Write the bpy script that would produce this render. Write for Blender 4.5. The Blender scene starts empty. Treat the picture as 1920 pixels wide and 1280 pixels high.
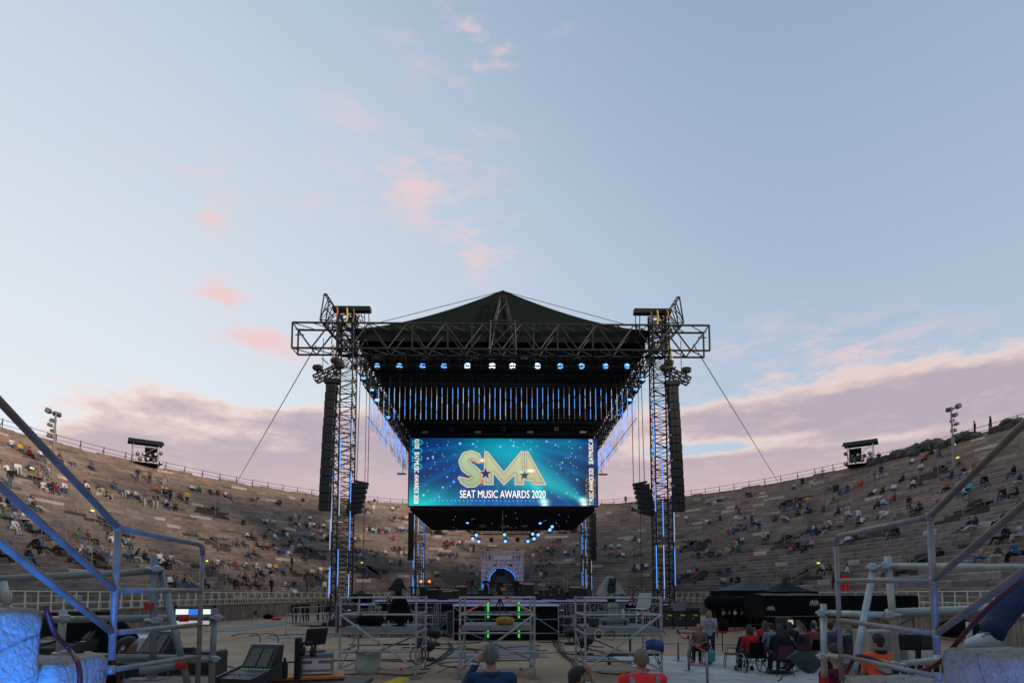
import bpy, math, random
import numpy as np
from mathutils import Vector, Matrix
random.seed(7); rng = np.random.default_rng(7)
SC = bpy.context.scene; COL = SC.collection
R = math.radians; PI = math.pi
# ------------------------------------------------------------------ camera, sky, sun, exposure
F = 1100.0; EYE = 2.2; PITCH = R(4.4); YAW = math.atan(18 / F); PPY = 1028.0
cam = bpy.data.cameras.new('camera'); cam.sensor_width = 36; cam.lens = 36 * F / 1920
cam.shift_y = (PPY - 640) / 1920; cam.clip_start = .05; cam.clip_end = 6000
camo = bpy.data.objects.new('camera', cam); COL.objects.link(camo)
camo.location = (0, 0, EYE); camo.rotation_euler = (R(90) + PITCH, 0, -YAW)
SC.camera = camo
SUN_AZ = R(128); SUN_EL = R(8)          # azimuth clockwise from +Y (the view direction)
sl = bpy.data.lights.new('sun', 'SUN'); sl.energy = 2.1; sl.angle = R(10); sl.color = (1.0, .76, .59)
so = bpy.data.objects.new('sun', sl); COL.objects.link(so); so.location = (60, -60, 60)
sd = Vector((math.sin(SUN_AZ) * math.cos(SUN_EL), math.cos(SUN_AZ) * math.cos(SUN_EL), math.sin(SUN_EL)))
so.rotation_euler = sd.to_track_quat('Z', 'Y').to_euler()
SC.view_settings.view_transform = 'Standard'; SC.view_settings.look = 'None'
SC.cycles.max_bounces = 5; SC.cycles.diffuse_bounces = 2; SC.cycles.glossy_bounces = 2
SC.view_settings.gamma = 1; SC.view_settings.exposure = 0.35

class NT:
    def __init__(s, t): s.t = t; s.n = t.nodes; s.l = t.links
    def new(s, k, **kw):
        n = s.n.new(k)
        for a, b in kw.items(): setattr(n, a, b)
        return n
    def put(s, sock, v):
        if hasattr(v, 'is_output'): s.l.new(v, sock)
        elif v is not None:
            if isinstance(v, tuple) and len(v) == 4 and sock.type == 'VECTOR': v = v[:3]
            sock.default_value = v
    def m(s, op, a, b=None, c=None, clamp=False):
        n = s.new('ShaderNodeMath', operation=op, use_clamp=clamp)
        for i, v in enumerate((a, b, c)): s.put(n.inputs[i], v)
        return n.outputs[0]
    def mix(s, f, a, b, t='RGBA', blend='MIX'):
        n = s.new('ShaderNodeMix', data_type=t)
        if t == 'RGBA': n.blend_type = blend; i, j, o = 6, 7, 2
        else: i, j, o = 2, 3, 0
        s.put(n.inputs[0], f); s.put(n.inputs[i], a); s.put(n.inputs[j], b)
        return n.outputs[o]
    def mr(s, v, a, b, c=0., d=1., smooth=False):
        n = s.new('ShaderNodeMapRange', interpolation_type='SMOOTHSTEP' if smooth else 'LINEAR')
        s.put(n.inputs[0], v)
        for i, x in zip((1, 2, 3, 4), (a, b, c, d)): s.put(n.inputs[i], x)
        return n.outputs[0]
    def noise(s, vec, scale, detail=6, rough=.55, lac=2.0, dist=0.):
        n = s.new('ShaderNodeTexNoise'); s.put(n.inputs['Vector'], vec)
        n.inputs['Scale'].default_value = scale; n.inputs['Detail'].default_value = detail
        n.inputs['Roughness'].default_value = rough; n.inputs['Lacunarity'].default_value = lac
        n.inputs['Distortion'].default_value = dist
        return n.outputs[0]
    def ramp(s, f, stops, interp='LINEAR'):
        n = s.new('ShaderNodeValToRGB'); cr = n.color_ramp; cr.interpolation = interp
        while len(cr.elements) < len(stops): cr.elements.new(.5)
        for e, (p, c) in zip(cr.elements, stops):
            e.position = p; e.color = c if len(c) == 4 else (*c, 1)
        s.put(n.inputs[0], f); return n.outputs[0]
def srgb(r, g, b):
    f = lambda c: c / 12.92 if c <= .04045 else ((c + .055) / 1.055) ** 2.4
    return (f(r / 255), f(g / 255), f(b / 255), 1)

W_ = bpy.data.worlds.new('World'); SC.world = W_; W_.use_nodes = True
nt = NT(W_.node_tree)
for n in list(nt.n): nt.n.remove(n)
out = nt.new('ShaderNodeOutputWorld'); bg = nt.new('ShaderNodeBackground'); nt.l.new(bg.outputs[0], out.inputs[0])
sky = nt.new('ShaderNodeTexSky', sky_type='NISHITA'); sky.sun_disc = False
sky.sun_elevation = SUN_EL; sky.sun_rotation = SUN_AZ; sky.altitude = 100; sky.air_density = 1.0; sky.dust_density = .6; sky.ozone_density = 1.6
STR = .12
W_.cycles.sampling_method = 'MANUAL'; W_.cycles.sample_map_resolution = 256
bg.inputs[1].default_value = STR
tc = nt.new('ShaderNodeTexCoord'); D_ = tc.outputs['Generated']
sx = nt.new('ShaderNodeSeparateXYZ'); nt.l.new(D_, sx.inputs[0]); dx, dy, dz = sx.outputs
az = nt.m('MULTIPLY', nt.m('ARCTAN2', dx, dy), 180 / PI); el = nt.m('MULTIPLY', nt.m('ARCSINE', dz), 180 / PI)
def lin(c, k=.80): return tuple(x / STR * k for x in c[:3]) + (1,)
# thin high haze of dusk: whitest low down and towards the left, over the Nishita blue
base = nt.mix(1., sky.outputs[0], (1.22, 1.30, 1.27, 1), blend='MULTIPLY')
azc = nt.m('COSINE', nt.m('MULTIPLY', nt.m('SUBTRACT', az, -75.), PI / 180))
hl = nt.mr(azc, -.3, 1., 0., 1., True)
hv = nt.mr(el, 5., 70., 1., 0.)
hz = nt.m('MULTIPLY', nt.m('POWER', hv, 1.1), nt.m('ADD', nt.m('MULTIPLY', hl, .78), .42), clamp=True)
side = nt.mr(dy, -.5, .25, .25, 1., True)
c1 = nt.mix(nt.m('MULTIPLY', nt.m('ADD', hz, .58, clamp=True), side), base, nt.mix(hz, lin(srgb(148, 176, 207)), lin(srgb(230, 236, 242))))
# drifting cloud noise, flattened towards the horizon
cmb = nt.new('ShaderNodeCombineXYZ'); nt.put(cmb.inputs[0], dx); nt.put(cmb.inputs[1], dy); nt.put(cmb.inputs[2], nt.m('MULTIPLY', dz, 3.2))
CV = cmb.outputs[0]
n1 = nt.noise(CV, 3.3, 5, .60, 2.1); n2 = nt.noise(CV, 13., 4, .66, 2.2); n3 = nt.noise(CV, 1.6, 1, .5)
aev = nt.new('ShaderNodeCombineXYZ'); nt.put(aev.inputs[0], az); nt.put(aev.inputs[1], el); AEV = aev.outputs[0]
def bump(a0, e0, wa, we, rot=0.):
    mp = nt.new('ShaderNodeMapping', vector_type='TEXTURE'); nt.put(mp.inputs[0], AEV)
    mp.inputs['Location'].default_value = (a0, e0, 0); mp.inputs['Rotation'].default_value = (0, 0, math.atan(rot)); mp.inputs['Scale'].default_value = (wa * 1.9, we * 1.9, 1)
    g = nt.new('ShaderNodeTexGradient', gradient_type='QUADRATIC_SPHERE'); nt.l.new(mp.outputs[0], g.inputs[0])
    return g.outputs[1]
def total(bs):
    t = bs[0]
    for b in bs[1:]: t = nt.m('ADD', t, b)
    return t
# low bank of stratocumulus
bank = nt.ramp(nt.m('DIVIDE', el, 30.), [(0, (.5,) * 3), (.40, (.46,) * 3), (.46, (.36,) * 3), (.50, (.40,) * 3), (.54, (.34,) * 3), (.60, (.06,) * 3), (.72, (0,) * 3), (1, (0,) * 3)])
hole = total([bump(-45, 13.6, 11., 5.6, -.22), nt.m('MULTIPLY', bump(21, 13.3, 9., .7, .03), .50), nt.m('MULTIPLY', bump(34, 12.7, 8., .6, .02), .36), nt.m('MULTIPLY', bump(-23, 17.3, 2.6, .9), .5)])
wedge = nt.m('MULTIPLY', bump(38, 15.2, 16., 2.4, .06), .26)
dens = nt.m('ADD', nt.m('ADD', nt.m('ADD', nt.m('SUBTRACT', nt.m('MULTIPLY', n1, 1.2), .15), nt.m('MULTIPLY', n2, .42)), wedge), nt.m('SUBTRACT', nt.m('MULTIPLY', bank, 1.25), nt.m('MULTIPLY', hole, .9)))
dens = nt.m('SUBTRACT', dens, nt.mr(el, 18.5, 25., 0., .6))
bm_ = nt.mr(dens, .78, 1.03, 0, 1, True)
body = nt.mr(dens, .88, 1.2, 0, 1, True)
ccol = nt.mix(body, lin(srgb(246, 218, 207)), lin(srgb(184, 168, 181)))
pinkl = nt.mr(el, 14.2, 9.0, 0, 1, True)
ccol = nt.mix(nt.m('MULTIPLY', pinkl, nt.mr(n3, .35, .65)), ccol, lin(srgb(206, 180, 184)))
ccol = nt.mix(nt.m('MULTIPLY', nt.mr(n2, .54, .74), .28), ccol, lin(srgb(244, 212, 200)))
c2 = nt.mix(nt.m('MULTIPLY', bm_, .93), c1, ccol)
# small pink wisps higher up
wb = total([nt.m('MULTIPLY', bump(-27.2, 30.6, 2.2, 1.25), 1.4), nt.m('MULTIPLY', bump(-25.8, 25.2, 3.4, 1.5), 2.0), nt.m('MULTIPLY', bump(-23.2, 22.3, 4.6, 1.5, -.12), 2.0),
            bump(-18.5, 33.5, 1.8, .8, .25), bump(-9.0, 35.8, 7.5, 3.2, .2), bump(-2.5, 33.0, 5., 2.4),
            nt.m('MULTIPLY', bump(-16., 39.5, 3., 1.5), .45), bump(-2., 44.8, 9., 3.6, -.1), bump(-3.5, 30.5, 4.5, 2.2),
            nt.m('MULTIPLY', bump(-28., 33.8, 6, 1.6), .7), nt.m('MULTIPLY', bump(25, 21.5, 9, 2.2), .9), nt.m('MULTIPLY', bump(33, 19.5, 7, 1.5, .05), .9)])
wl = total([bump(-27.2, 30.6, 2.2, 1.3), bump(-25.8, 25.2, 2.2, .9), bump(-22.8, 22.2, 3.2, .8, -.12), bump(-9.5, 35.6, 3., 1.2, .2)])
wn = nt.mr(nt.m('ADD', nt.m('ADD', nt.m('MULTIPLY', n2, .72), nt.m('MULTIPLY', n1, .28)), nt.m('MULTIPLY', wl, .2)), .46, .68, 0, 1, True)
wm = nt.m('MULTIPLY', nt.m('MULTIPLY', nt.m('POWER', wb, .75), wn), .85, clamp=True)
c3 = nt.mix(wm, c2, lin(srgb(236, 205, 208)))
nt.l.new(c3, bg.inputs[0])

# ------------------------------------------------------------------ projection helpers: where a thing seen in the photograph stands
_cy, _sy, _ct, _st = math.cos(YAW), math.sin(YAW), math.cos(PITCH), math.sin(PITCH)
def ray(px, py):
    u = (px - 960) / F; v = (PPY - py) / F
    y = _ct - v * _st; z = _st + v * _ct
    return Vector((u * _cy + y * _sy, -u * _sy + y * _cy, z))
def P(px, py, Y):
    r = ray(px, py); return Vector((r.x / r.y * Y, Y, EYE + r.z / r.y * Y))
def G(px, py, z=0.):
    r = ray(px, py); t = (z - EYE) / r.z; return Vector((r.x * t, r.y * t, z))
def PIX(p):
    x = p[0] * _cy - p[1] * _sy; y = p[0] * _sy + p[1] * _cy; z = p[2] - EYE
    f = y * _ct + z * _st; u = -y * _st + z * _ct
    return (960 + F * x / f, PPY - F * u / f, f)

# ------------------------------------------------------------------ mesh helpers
class MB:
    def __init__(s): s.v = []; s.f = []
    def add(s, vs, fs):
        o = len(s.v); s.v += [tuple(v) for v in vs]; s.f += [tuple(i + o for i in f) for f in fs]; return s
    def box(s, c, size, rz=0., rot=None):
        hx, hy, hz = size[0] / 2, size[1] / 2, size[2] / 2; c = Vector(c)
        M = rot if rot is not None else Matrix.Rotation(rz, 3, 'Z')
        vs = [c + M @ Vector((x, y, z)) for z in (-hz, hz) for y in (-hy, hy) for x in (-hx, hx)]
        return s.add(vs, [(0, 2, 3, 1), (4, 5, 7, 6), (0, 1, 5, 4), (2, 6, 7, 3), (0, 4, 6, 2), (1, 3, 7, 5)])
    def cbox(s, c, size, b=.02, rz=0., rot=None):     # box with chamfered edges
        hx, hy, hz = size[0] / 2, size[1] / 2, size[2] / 2; c = Vector(c); b = min(b, hx * .9, hy * .9, hz * .9)
        M = rot if rot is not None else Matrix.Rotation(rz, 3, 'Z')
        rings = []
        for z, i in ((-hz, b), (-hz + b, 0), (hz - b, 0), (hz, b)):
            X, Y = hx - i, hy - i
            rings.append([(-X + b, -Y, z), (X - b, -Y, z), (X, -Y + b, z), (X, Y - b, z), (X - b, Y, z), (-X + b, Y, z), (-X, Y - b, z), (-X, -Y + b, z)])
        vs = [c + M @ Vector(p) for r in rings for p in r]
        fs = [tuple(range(7, -1, -1)), tuple(range(24, 32))]
        for k in range(3):
            for i in range(8):
                j = (i + 1) % 8; fs.append((k * 8 + i, k * 8 + j, k * 8 + 8 + j, k * 8 + 8 + i))
        return s.add(vs, fs)
    def tube(s, a, b, r, n=6, r2=None):
        a, b = Vector(a), Vector(b); d = b - a
        if d.length < 1e-6: return s
        q = d.to_track_quat('Z', 'Y').to_matrix(); r2 = r if r2 is None else r2
        vs = []
        for p, rr in ((a, r), (b, r2)):
            vs += [p + q @ Vector((rr * math.cos(2 * PI * i / n), rr * math.sin(2 * PI * i / n), 0)) for i in range(n)]
        fs = [(i, (i + 1) % n, n + (i + 1) % n, n + i) for i in range(n)] + [tuple(range(n - 1, -1, -1)), tuple(range(n, 2 * n))]
        return s.add(vs, fs)
    def path(s, pts, r, n=8):
        pts = [Vector(p) for p in pts]; rings = []; up = None
        for i, p in enumerate(pts):
            d = (pts[min(i + 1, len(pts) - 1)] - pts[max(i - 1, 0)]).normalized()
            if up is None:
                up = Vector((0, 0, 1)) if abs(d.z) < .9 else Vector((1, 0, 0))
            sd_ = d.cross(up).normalized(); up = sd_.cross(d).normalized()
            rr = r[i] if isinstance(r, (list, tuple)) else r
            rings.append([p + sd_ * rr * math.cos(2 * PI * k / n) + up * rr * math.sin(2 * PI * k / n) for k in range(n)])
        vs = [v for g in rings for v in g]; fs = []
        for k in range(len(pts) - 1):
            for i in range(n):
                j = (i + 1) % n; fs.append((k * n + i, k * n + j, (k + 1) * n + j, (k + 1) * n + i))
        fs += [tuple(range(n - 1, -1, -1)), tuple(range((len(pts) - 1) * n, len(pts) * n))]
        return s.add(vs, fs)
    def lathe(s, prof, n=16, c=(0, 0, 0), axis='Z'):
        c = Vector(c); vs = []
        for r, h in prof:
            for i in range(n):
                a = 2 * PI * i / n; p = Vector((r * math.cos(a), r * math.sin(a), h))
                if axis == 'Y': p = Vector((p.x, p.z, p.y))
                if axis == 'X': p = Vector((p.z, p.x, p.y))
                vs.append(c + p)
        fs = []
        for k in range(len(prof) - 1):
            for i in range(n):
                j = (i + 1) % n; fs.append((k * n + i, k * n + j, (k + 1) * n + j, (k + 1) * n + i))
        fs += [tuple(range(n - 1, -1, -1)), tuple(range((len(prof) - 1) * n, len(prof) * n))]
        return s.add(vs, fs)
    def ball(s, c, r, n=10, m=6, sc=(1, 1, 1)):
        c = Vector(c); vs = [c + Vector((0, 0, -r * sc[2]))]
        for k in range(1, m):
            t = -PI / 2 + PI * k / m
            for i in range(n):
                a = 2 * PI * i / n
                vs.append(c + Vector((r * sc[0] * math.cos(t) * math.cos(a), r * sc[1] * math.cos(t) * math.sin(a), r * sc[2] * math.sin(t))))
        vs.append(c + Vector((0, 0, r * sc[2]))); fs = []
        for i in range(n):
            j = (i + 1) % n; fs.append((0, 1 + j, 1 + i)); fs.append((len(vs) - 1, 1 + (m - 2) * n + i, 1 + (m - 2) * n + j))
        for k in range(m - 2):
            for i in range(n):
                j = (i + 1) % n; fs.append((1 + k * n + i, 1 + k * n + j, 1 + (k + 1) * n + j, 1 + (k + 1) * n + i))
        return s.add(vs, fs)
    def prism(s, poly, d0, d1, axis='Y'):      # poly in (x,z) extruded along y, or in (x,y) along z, or (y,z) along x
        n = len(poly)
        def mk(a, b, d): return (a, d, b) if axis == 'Y' else (a, b, d) if axis == 'Z' else (d, a, b)
        vs = [mk(a, b, d0) for a, b in poly] + [mk(a, b, d1) for a, b in poly]
        return s.add(vs, [tuple(range(n)), tuple(range(2 * n - 1, n - 1, -1))] + [(i, n + i, n + (i + 1) % n, (i + 1) % n) for i in range(n)])
    def sheet(s, fn, nu, nv, thick=0.):
        vs = [fn(i / nu, j / nv) for j in range(nv + 1) for i in range(nu + 1)]
        fs = [(j * (nu + 1) + i, j * (nu + 1) + i + 1, (j + 1) * (nu + 1) + i + 1, (j + 1) * (nu + 1) + i) for j in range(nv) for i in range(nu)]
        return s.add(vs, fs)
    def shift(s, d):
        d = Vector(d); s.v = [(v[0] + d.x, v[1] + d.y, v[2] + d.z) for v in s.v]; return s
    def mesh(s, name, mats, smooth=False):
        me = bpy.data.meshes.new(name); me.from_pydata(s.v, [], s.f)
        for m in (mats if isinstance(mats, (list, tuple)) else [mats]): me.materials.append(m)
        if smooth: me.polygons.foreach_set('use_smooth', [True] * len(me.polygons))
        me.update(); return me
def recalc(me):
    import bmesh
    b = bmesh.new(); b.from_mesh(me); bmesh.ops.recalc_face_normals(b, faces=b.faces); b.to_mesh(me); b.free()
def link(name, me, parent=None, loc=(0, 0, 0), rz=0.):
    o = bpy.data.objects.new(name, me); COL.objects.link(o); o.location = loc; o.rotation_euler = (0, 0, rz)
    if parent is not None: o.parent = parent
    return o
def tag(o, label, cat, group=None):
    o['label'] = label; o['category'] = cat
    if group: o['group'] = group
    return o
def thing(name, label, cat, loc=(0, 0, 0), rz=0., group=None):
    o = link(name, None, None, loc, rz); o.empty_display_size = .1
    return tag(o, label, cat, group)
def part(name, mb, m, parent, smooth=False, fix=True):
    me = mb.mesh(name, m, smooth)
    if fix: recalc(me)
    return link(name, me, parent)
def solo(name, mb, m, label, cat, group=None, loc=(0, 0, 0), rz=0., smooth=False):
    me = mb.mesh(name, m, smooth); recalc(me)
    return tag(link(name, me, None, loc, rz), label, cat, group)
def dup(root, loc, rz=None, label=None, group=None):
    def cp(o, par):
        c = o.copy(); COL.objects.link(c)
        if par is not None: c.parent = par
        for k in o.children: cp(k, c)
        return c
    c = cp(root, None); c.location = loc
    if rz is not None: c.rotation_euler = (0, 0, rz)
    if label: c['label'] = label
    if group: c['group'] = group
    return c
def structure(name, mb, m, smooth=False):
    me = mb.mesh(name, m, smooth); recalc(me); o = link(name, me); o['kind'] = 'structure'; return o
ORD = lambda n: '%d%s' % (n, 'th' if 10 <= n % 100 <= 20 else {1: 'st', 2: 'nd', 3: 'rd'}.get(n % 10, 'th'))

# ------------------------------------------------------------------ materials
def mat(name, col, rough=.6, metal=0., var=.25, vs=3., bump=.0, bs=30., spec=.5, attr=None, streak=0.):
    m = bpy.data.materials.new(name); m.use_nodes = True; t = NT(m.node_tree); b = t.n['Principled BSDF']
    co = t.new('ShaderNodeTexCoord').outputs['Object']
    c = (*col[:3], 1)
    if attr:
        a = t.new('ShaderNodeVertexColor', layer_name=attr).outputs[0]; c = a
    n = t.noise(co, vs, 5, .6)
    k = t.mr(n, .25, .75, 1 - var, 1 + var)
    cc = t.mix(1., c, t.mix(0., (1, 1, 1, 1), (1, 1, 1, 1)), blend='MULTIPLY') if False else c
    mul = t.new('ShaderNodeVectorMath', operation='SCALE'); t.put(mul.inputs[0], cc); t.put(mul.inputs['Scale'], k)
    fin = mul.outputs[0]
    if streak:
        mp = t.new('ShaderNodeMapping'); t.put(mp.inputs[0], co); mp.inputs['Scale'].default_value = (3, 3, .25)
        s_ = t.mr(t.noise(mp.outputs[0], 2.2, 5, .65), .35, .7, 1 - streak, 1.)
        m2 = t.new('ShaderNodeVectorMath', operation='SCALE'); t.put(m2.inputs[0], fin); t.put(m2.inputs['Scale'], s_); fin = m2.outputs[0]
    t.put(b.inputs['Base Color'], fin); b.inputs['Metallic'].default_value = metal
    t.put(b.inputs['Roughness'], t.mr(n, .2, .8, max(.05, rough - .1), min(1, rough + .1)))
    b.inputs['Specular IOR Level'].default_value = spec
    if bump:
        bn = t.new('ShaderNodeBump'); bn.inputs['Strength'].default_value = bump; bn.inputs['Distance'].default_value = .03
        t.put(bn.inputs['Height'], t.noise(co, bs, 6, .65)); t.put(b.inputs['Normal'], bn.outputs[0])
    return m
def glow(name, col, s):
    m = bpy.data.materials.new(name); m.use_nodes = True; b = m.node_tree.nodes['Principled BSDF']
    b.inputs['Base Color'].default_value = (*[min(1, c * .6) for c in col[:3]], 1); b.inputs['Roughness'].default_value = .3
    b.inputs['Emission Color'].default_value = (*col[:3], 1); b.inputs['Emission Strength'].default_value = s
    return m
def objcol(name, attr=None, rough=.85):
    m = bpy.data.materials.new(name); m.use_nodes = True; t = NT(m.node_tree); b = t.n['Principled BSDF']
    if attr: c = t.new('ShaderNodeAttribute', attribute_type='OBJECT', attribute_name=attr).outputs['Color']
    else: c = t.new('ShaderNodeObjectInfo').outputs['Color']
    co = t.new('ShaderNodeTexCoord').outputs['Object']
    mul = t.new('ShaderNodeVectorMath', operation='SCALE'); t.put(mul.inputs[0], c); t.put(mul.inputs['Scale'], t.mr(t.noise(co, 9, 4), .25, .75, .75, 1.2))
    t.put(b.inputs['Base Color'], mul.outputs[0]); b.inputs['Roughness'].default_value = rough; b.inputs['Specular IOR Level'].default_value = .25
    bn = t.new('ShaderNodeBump'); bn.inputs['Strength'].default_value = .5; bn.inputs['Distance'].default_value = .02
    t.put(bn.inputs['Height'], t.noise(co, 8, 4, .6)); bn.inputs['Distance'].default_value = .05; t.put(b.inputs['Normal'], bn.outputs[0])
    return m
M = {}
M['black'] = mat('black_metal', (.006, .008, .009), .55, .0, .3)
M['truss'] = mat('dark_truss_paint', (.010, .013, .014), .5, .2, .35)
M['trusslit'] = mat('lit_truss_paint', (.030, .035, .035), .5, .3, .35)  # paler copy of the truss paint, with light put into its colour
M['cloth'] = mat('black_drape', (.004, .006, .007), .95, 0, .35, 2., .4, 6., .2)
M['canopy'] = mat('dark_green_tarpaulin', (.005, .012, .012), .8, 0, .35, .5, .3, 2., .25)
M['galv'] = mat('galvanised_steel', (.42, .43, .43), .45, .4, .3, 8., .1, 60.)
M['galvd'] = mat('weathered_galvanised_steel', (.25, .27, .275), .5, .3, .35, 6.)
M['rail'] = mat('beige_painted_rail', (.27, .235, .215), .38, .1, .3, 11., .12, 90.)
M['cream'] = mat('cream_painted_rail', (.78, .71, .55), .55, 0, .2, 5.)
M['paleg'] = mat('pale_scaffold_tube', (.48, .49, .44), .45, .2, .25, 7.)
M['ply'] = mat('grey_plank', (.22, .22, .22), .7, 0, .25, 3., .2, 20.)
M['alu'] = mat('aluminium', (.55, .56, .57), .35, .9, .15, 6.)
M['red'] = mat('red_tape', (.55, .02, .02), .5, 0, .15)
M['orange'] = mat('orange_plastic', (.75, .16, .02), .5, 0, .2)
M['hivis'] = mat('fluorescent_orange_cloth', (.95, .10, .02), .75, 0, .12, 8., .35, 12.)
M['hivis2'] = mat('fluorescent_red_cloth', (.95, .035, .03), .75, 0, .12, 8., .35, 12.)
M['white'] = mat('white_plastic', (.62, .62, .62), .5, 0, .12)
M['yellow'] = mat('yellow_strap', (.80, .55, .03), .6, 0, .2)
M['rubber'] = mat('black_rubber', (.012, .012, .013), .7, 0, .2)
M['redcable'] = mat('dark_red_cable', (.10, .006, .012), .5, 0, .2)
M['glass'] = mat('dark_screen_glass', (.02, .03, .035), .15, 0, .1, 2.)
M['grey'] = mat('grey_plastic', (.16, .17, .18), .5, 0, .2)
M['tarp'] = mat('grey_tarpaulin', (.27, .27, .23), .75, 0, .25, 2., .7, 4.)
M['case'] = mat('flight_case_panel', (.025, .028, .03), .5, 0, .25)
M['wood'] = mat('orange_wood', (.50, .17, .04), .55, 0, .25, 6.)
M['bluecloth'] = mat('blue_tarpaulin', (.02, .05, .22), .6, 0, .25, 5., .5, 8.)
M['brown'] = mat('brown_cabinet', (.16, .09, .045), .6, 0, .3)
M['maroon'] = mat('maroon_upholstery', (.07, .02, .03), .8, 0, .25)
M['silver'] = mat('brushed_steel_post', (.28, .28, .28), .38, .8, .15)
M['skin'] = mat('skin', (.40, .215, .145), .5, 0, .22, 14., .15, 60.)
M['hair_dark'] = mat('dark_hair', (.018, .014, .011), .6, 0, .3, 30., .5, 60.)
M['hair_grey'] = mat('grey_hair', (.20, .195, .19), .65, 0, .5, 55., .9, 120.)
M['hair_brown'] = mat('brown_hair', (.09, .05, .028), .6, 0, .3, 30., .5, 60.)
M['top'] = objcol('clothing_top'); M['bottom'] = objcol('clothing_bottom', 'bottom')
M['shoe'] = objcol('shoes', 'shoe')
M['led'] = glow('blue_led', (.08, .32, 1.0), .85)
M['ledw'] = glow('pale_led', (.42, .58, .95), .5)
M['lens'] = glow('blue_lamp_lens', (.15, .42, 1.0), 1.7)
M['lenshot'] = glow('white_blue_lamp_lens', (.50, .70, 1.0), 3.0)
M['warm'] = mat('warm_blinder_lens', (.55, .45, .32), .35, 0, .1)
M['sign'] = glow('lit_yellow_sign', (.9, .85, .15), .8)
M['green'] = glow('green_strip', (.04, .80, .10), .6)
M['deck'] = mat('violet_lit_stage_deck', (.20, .19, .30), .5, 0, .2)  # violet stage light is put into the deck's base colour
def stone(name, attr=None, col=(.3, .27, .24)):
    m = bpy.data.materials.new(name); m.use_nodes = True; t = NT(m.node_tree); b = t.n['Principled BSDF']
    co = t.new('ShaderNodeTexCoord').outputs['Object']; a = t.new('ShaderNodeVertexColor', layer_name=attr).outputs[0]
    big = t.mr(t.noise(co, .13, 3, .6), .3, .7, .74, 1.2); mp = t.new('ShaderNodeMapping'); t.put(mp.inputs[0], co); mp.inputs['Scale'].default_value = (1, 1, 4)
    f1 = t.noise(mp.outputs[0], 1.3, 5, .7); k = t.m('MULTIPLY', big, t.mr(f1, .25, .75, .58, 1.35))
    mul = t.new('ShaderNodeVectorMath', operation='SCALE'); t.put(mul.inputs[0], a); t.put(mul.inputs['Scale'], k)
    c = t.mix(t.mr(f1, .64, .80, 0, .4), mul.outputs[0], (.38, .34, .30, 1)); c = t.mix(t.mr(f1, .38, .26, 0, .7), c, (.07, .065, .06, 1))
    t.put(b.inputs['Base Color'], c); b.inputs['Roughness'].default_value = .92; b.inputs['Specular IOR Level'].default_value = .25
    bn = t.new('ShaderNodeBump'); bn.inputs['Strength'].default_value = .7; bn.inputs['Distance'].default_value = .06; t.put(bn.inputs['Height'], t.noise(co, 4., 4, .65)); t.put(b.inputs['Normal'], bn.outputs[0])
    return m
M['stone'] = stone('terrace_stone', 'Col')
M['mortar'] = mat('dark_joint', (.07, .06, .055), .95)
M['wall'] = mat('podium_concrete', (.40, .345, .29), .9, 0, .35, .9, .4, 8., .3, None, .55)
# ------------------------------------------------------------------ ground
def sand():
    m = bpy.data.materials.new('arena_sand'); m.use_nodes = True; t = NT(m.node_tree); b = t.n['Principled BSDF']
    co = t.new('ShaderNodeTexCoord').outputs['Object']
    a = t.noise(co, .35, 6, .6); f = t.noise(co, 6., 6, .7); g = t.noise(co, 60., 3, .6)
    c = t.ramp(a, [(.3, (.36, .225, .135)), (.52, (.50, .325, .205)), (.72, (.58, .40, .265))])
    c = t.mix(t.mr(f, .45, .75, 0, .55), c, (.24, .155, .095, 1)); c = t.mix(t.mr(g, .6, .8, 0, .35), c, (.48, .42, .36, 1))
    t.put(b.inputs['Base Color'], c); b.inputs['Roughness'].default_value = .95
    bn = t.new('ShaderNodeBump'); bn.inputs['Strength'].default_value = .6; bn.inputs['Distance'].default_value = .03
    t.put(bn.inputs['Height'], t.m('ADD', f, t.m('MULTIPLY', g, .4))); t.put(b.inputs['Normal'], bn.outputs[0])
    return m
M['sand'] = sand()
structure('ground', MB().add([(-2500, -2500, 0), (2500, -2500, 0), (2500, 3500, 0), (-2500, 3500, 0)], [(0, 1, 2, 3)]), M['sand'])

# grey temporary floor plates laid on the sand
plates = structure('walkway', MB().box((-11.5, 44., .012), (.4, .4, .008)), M['ply'])
def plate_run(pts, w, n, mm='ply'):
    a, b = Vector(pts[0]), Vector(pts[1]); d = (b - a); L = d.length; d.normalize(); s = Vector((-d.y, d.x, 0)); st = L / n
    for i in range(n):
        c = a + d * (st * (i + .5)); ang = math.atan2(d.y, d.x)
        part('plate', MB().cbox((c.x, c.y, .016 + random.uniform(-.003, .003)), (st - .03, w * random.uniform(.985, 1.), .022), .006, ang + random.uniform(-.004, .004)), M[mm], plates)
plate_run([G(600, 1180), G(860, 1164)], 2.2, 7)
plate_run([G(415, 1183), G(552, 1164)], 2.0, 8)
plate_run([G(505, 1196), G(660, 1190)], 1.6, 5)
plate_run([G(640, 1221), G(800, 1219)], 1.3, 4)
plate_run([G(835, 1228), G(1020, 1226)], 2.4, 3)
plate_run([G(905, 1212), G(1010, 1212)], 2.6, 2)
plate_run([G(1370, 1168), G(1480, 1170)], 2.2, 4)
plate_run([G(1530, 1176), G(1700, 1186)], 2.2, 5)
plate_run([G(1085, 1232), G(1240, 1232)], 1.4, 3)

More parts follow.
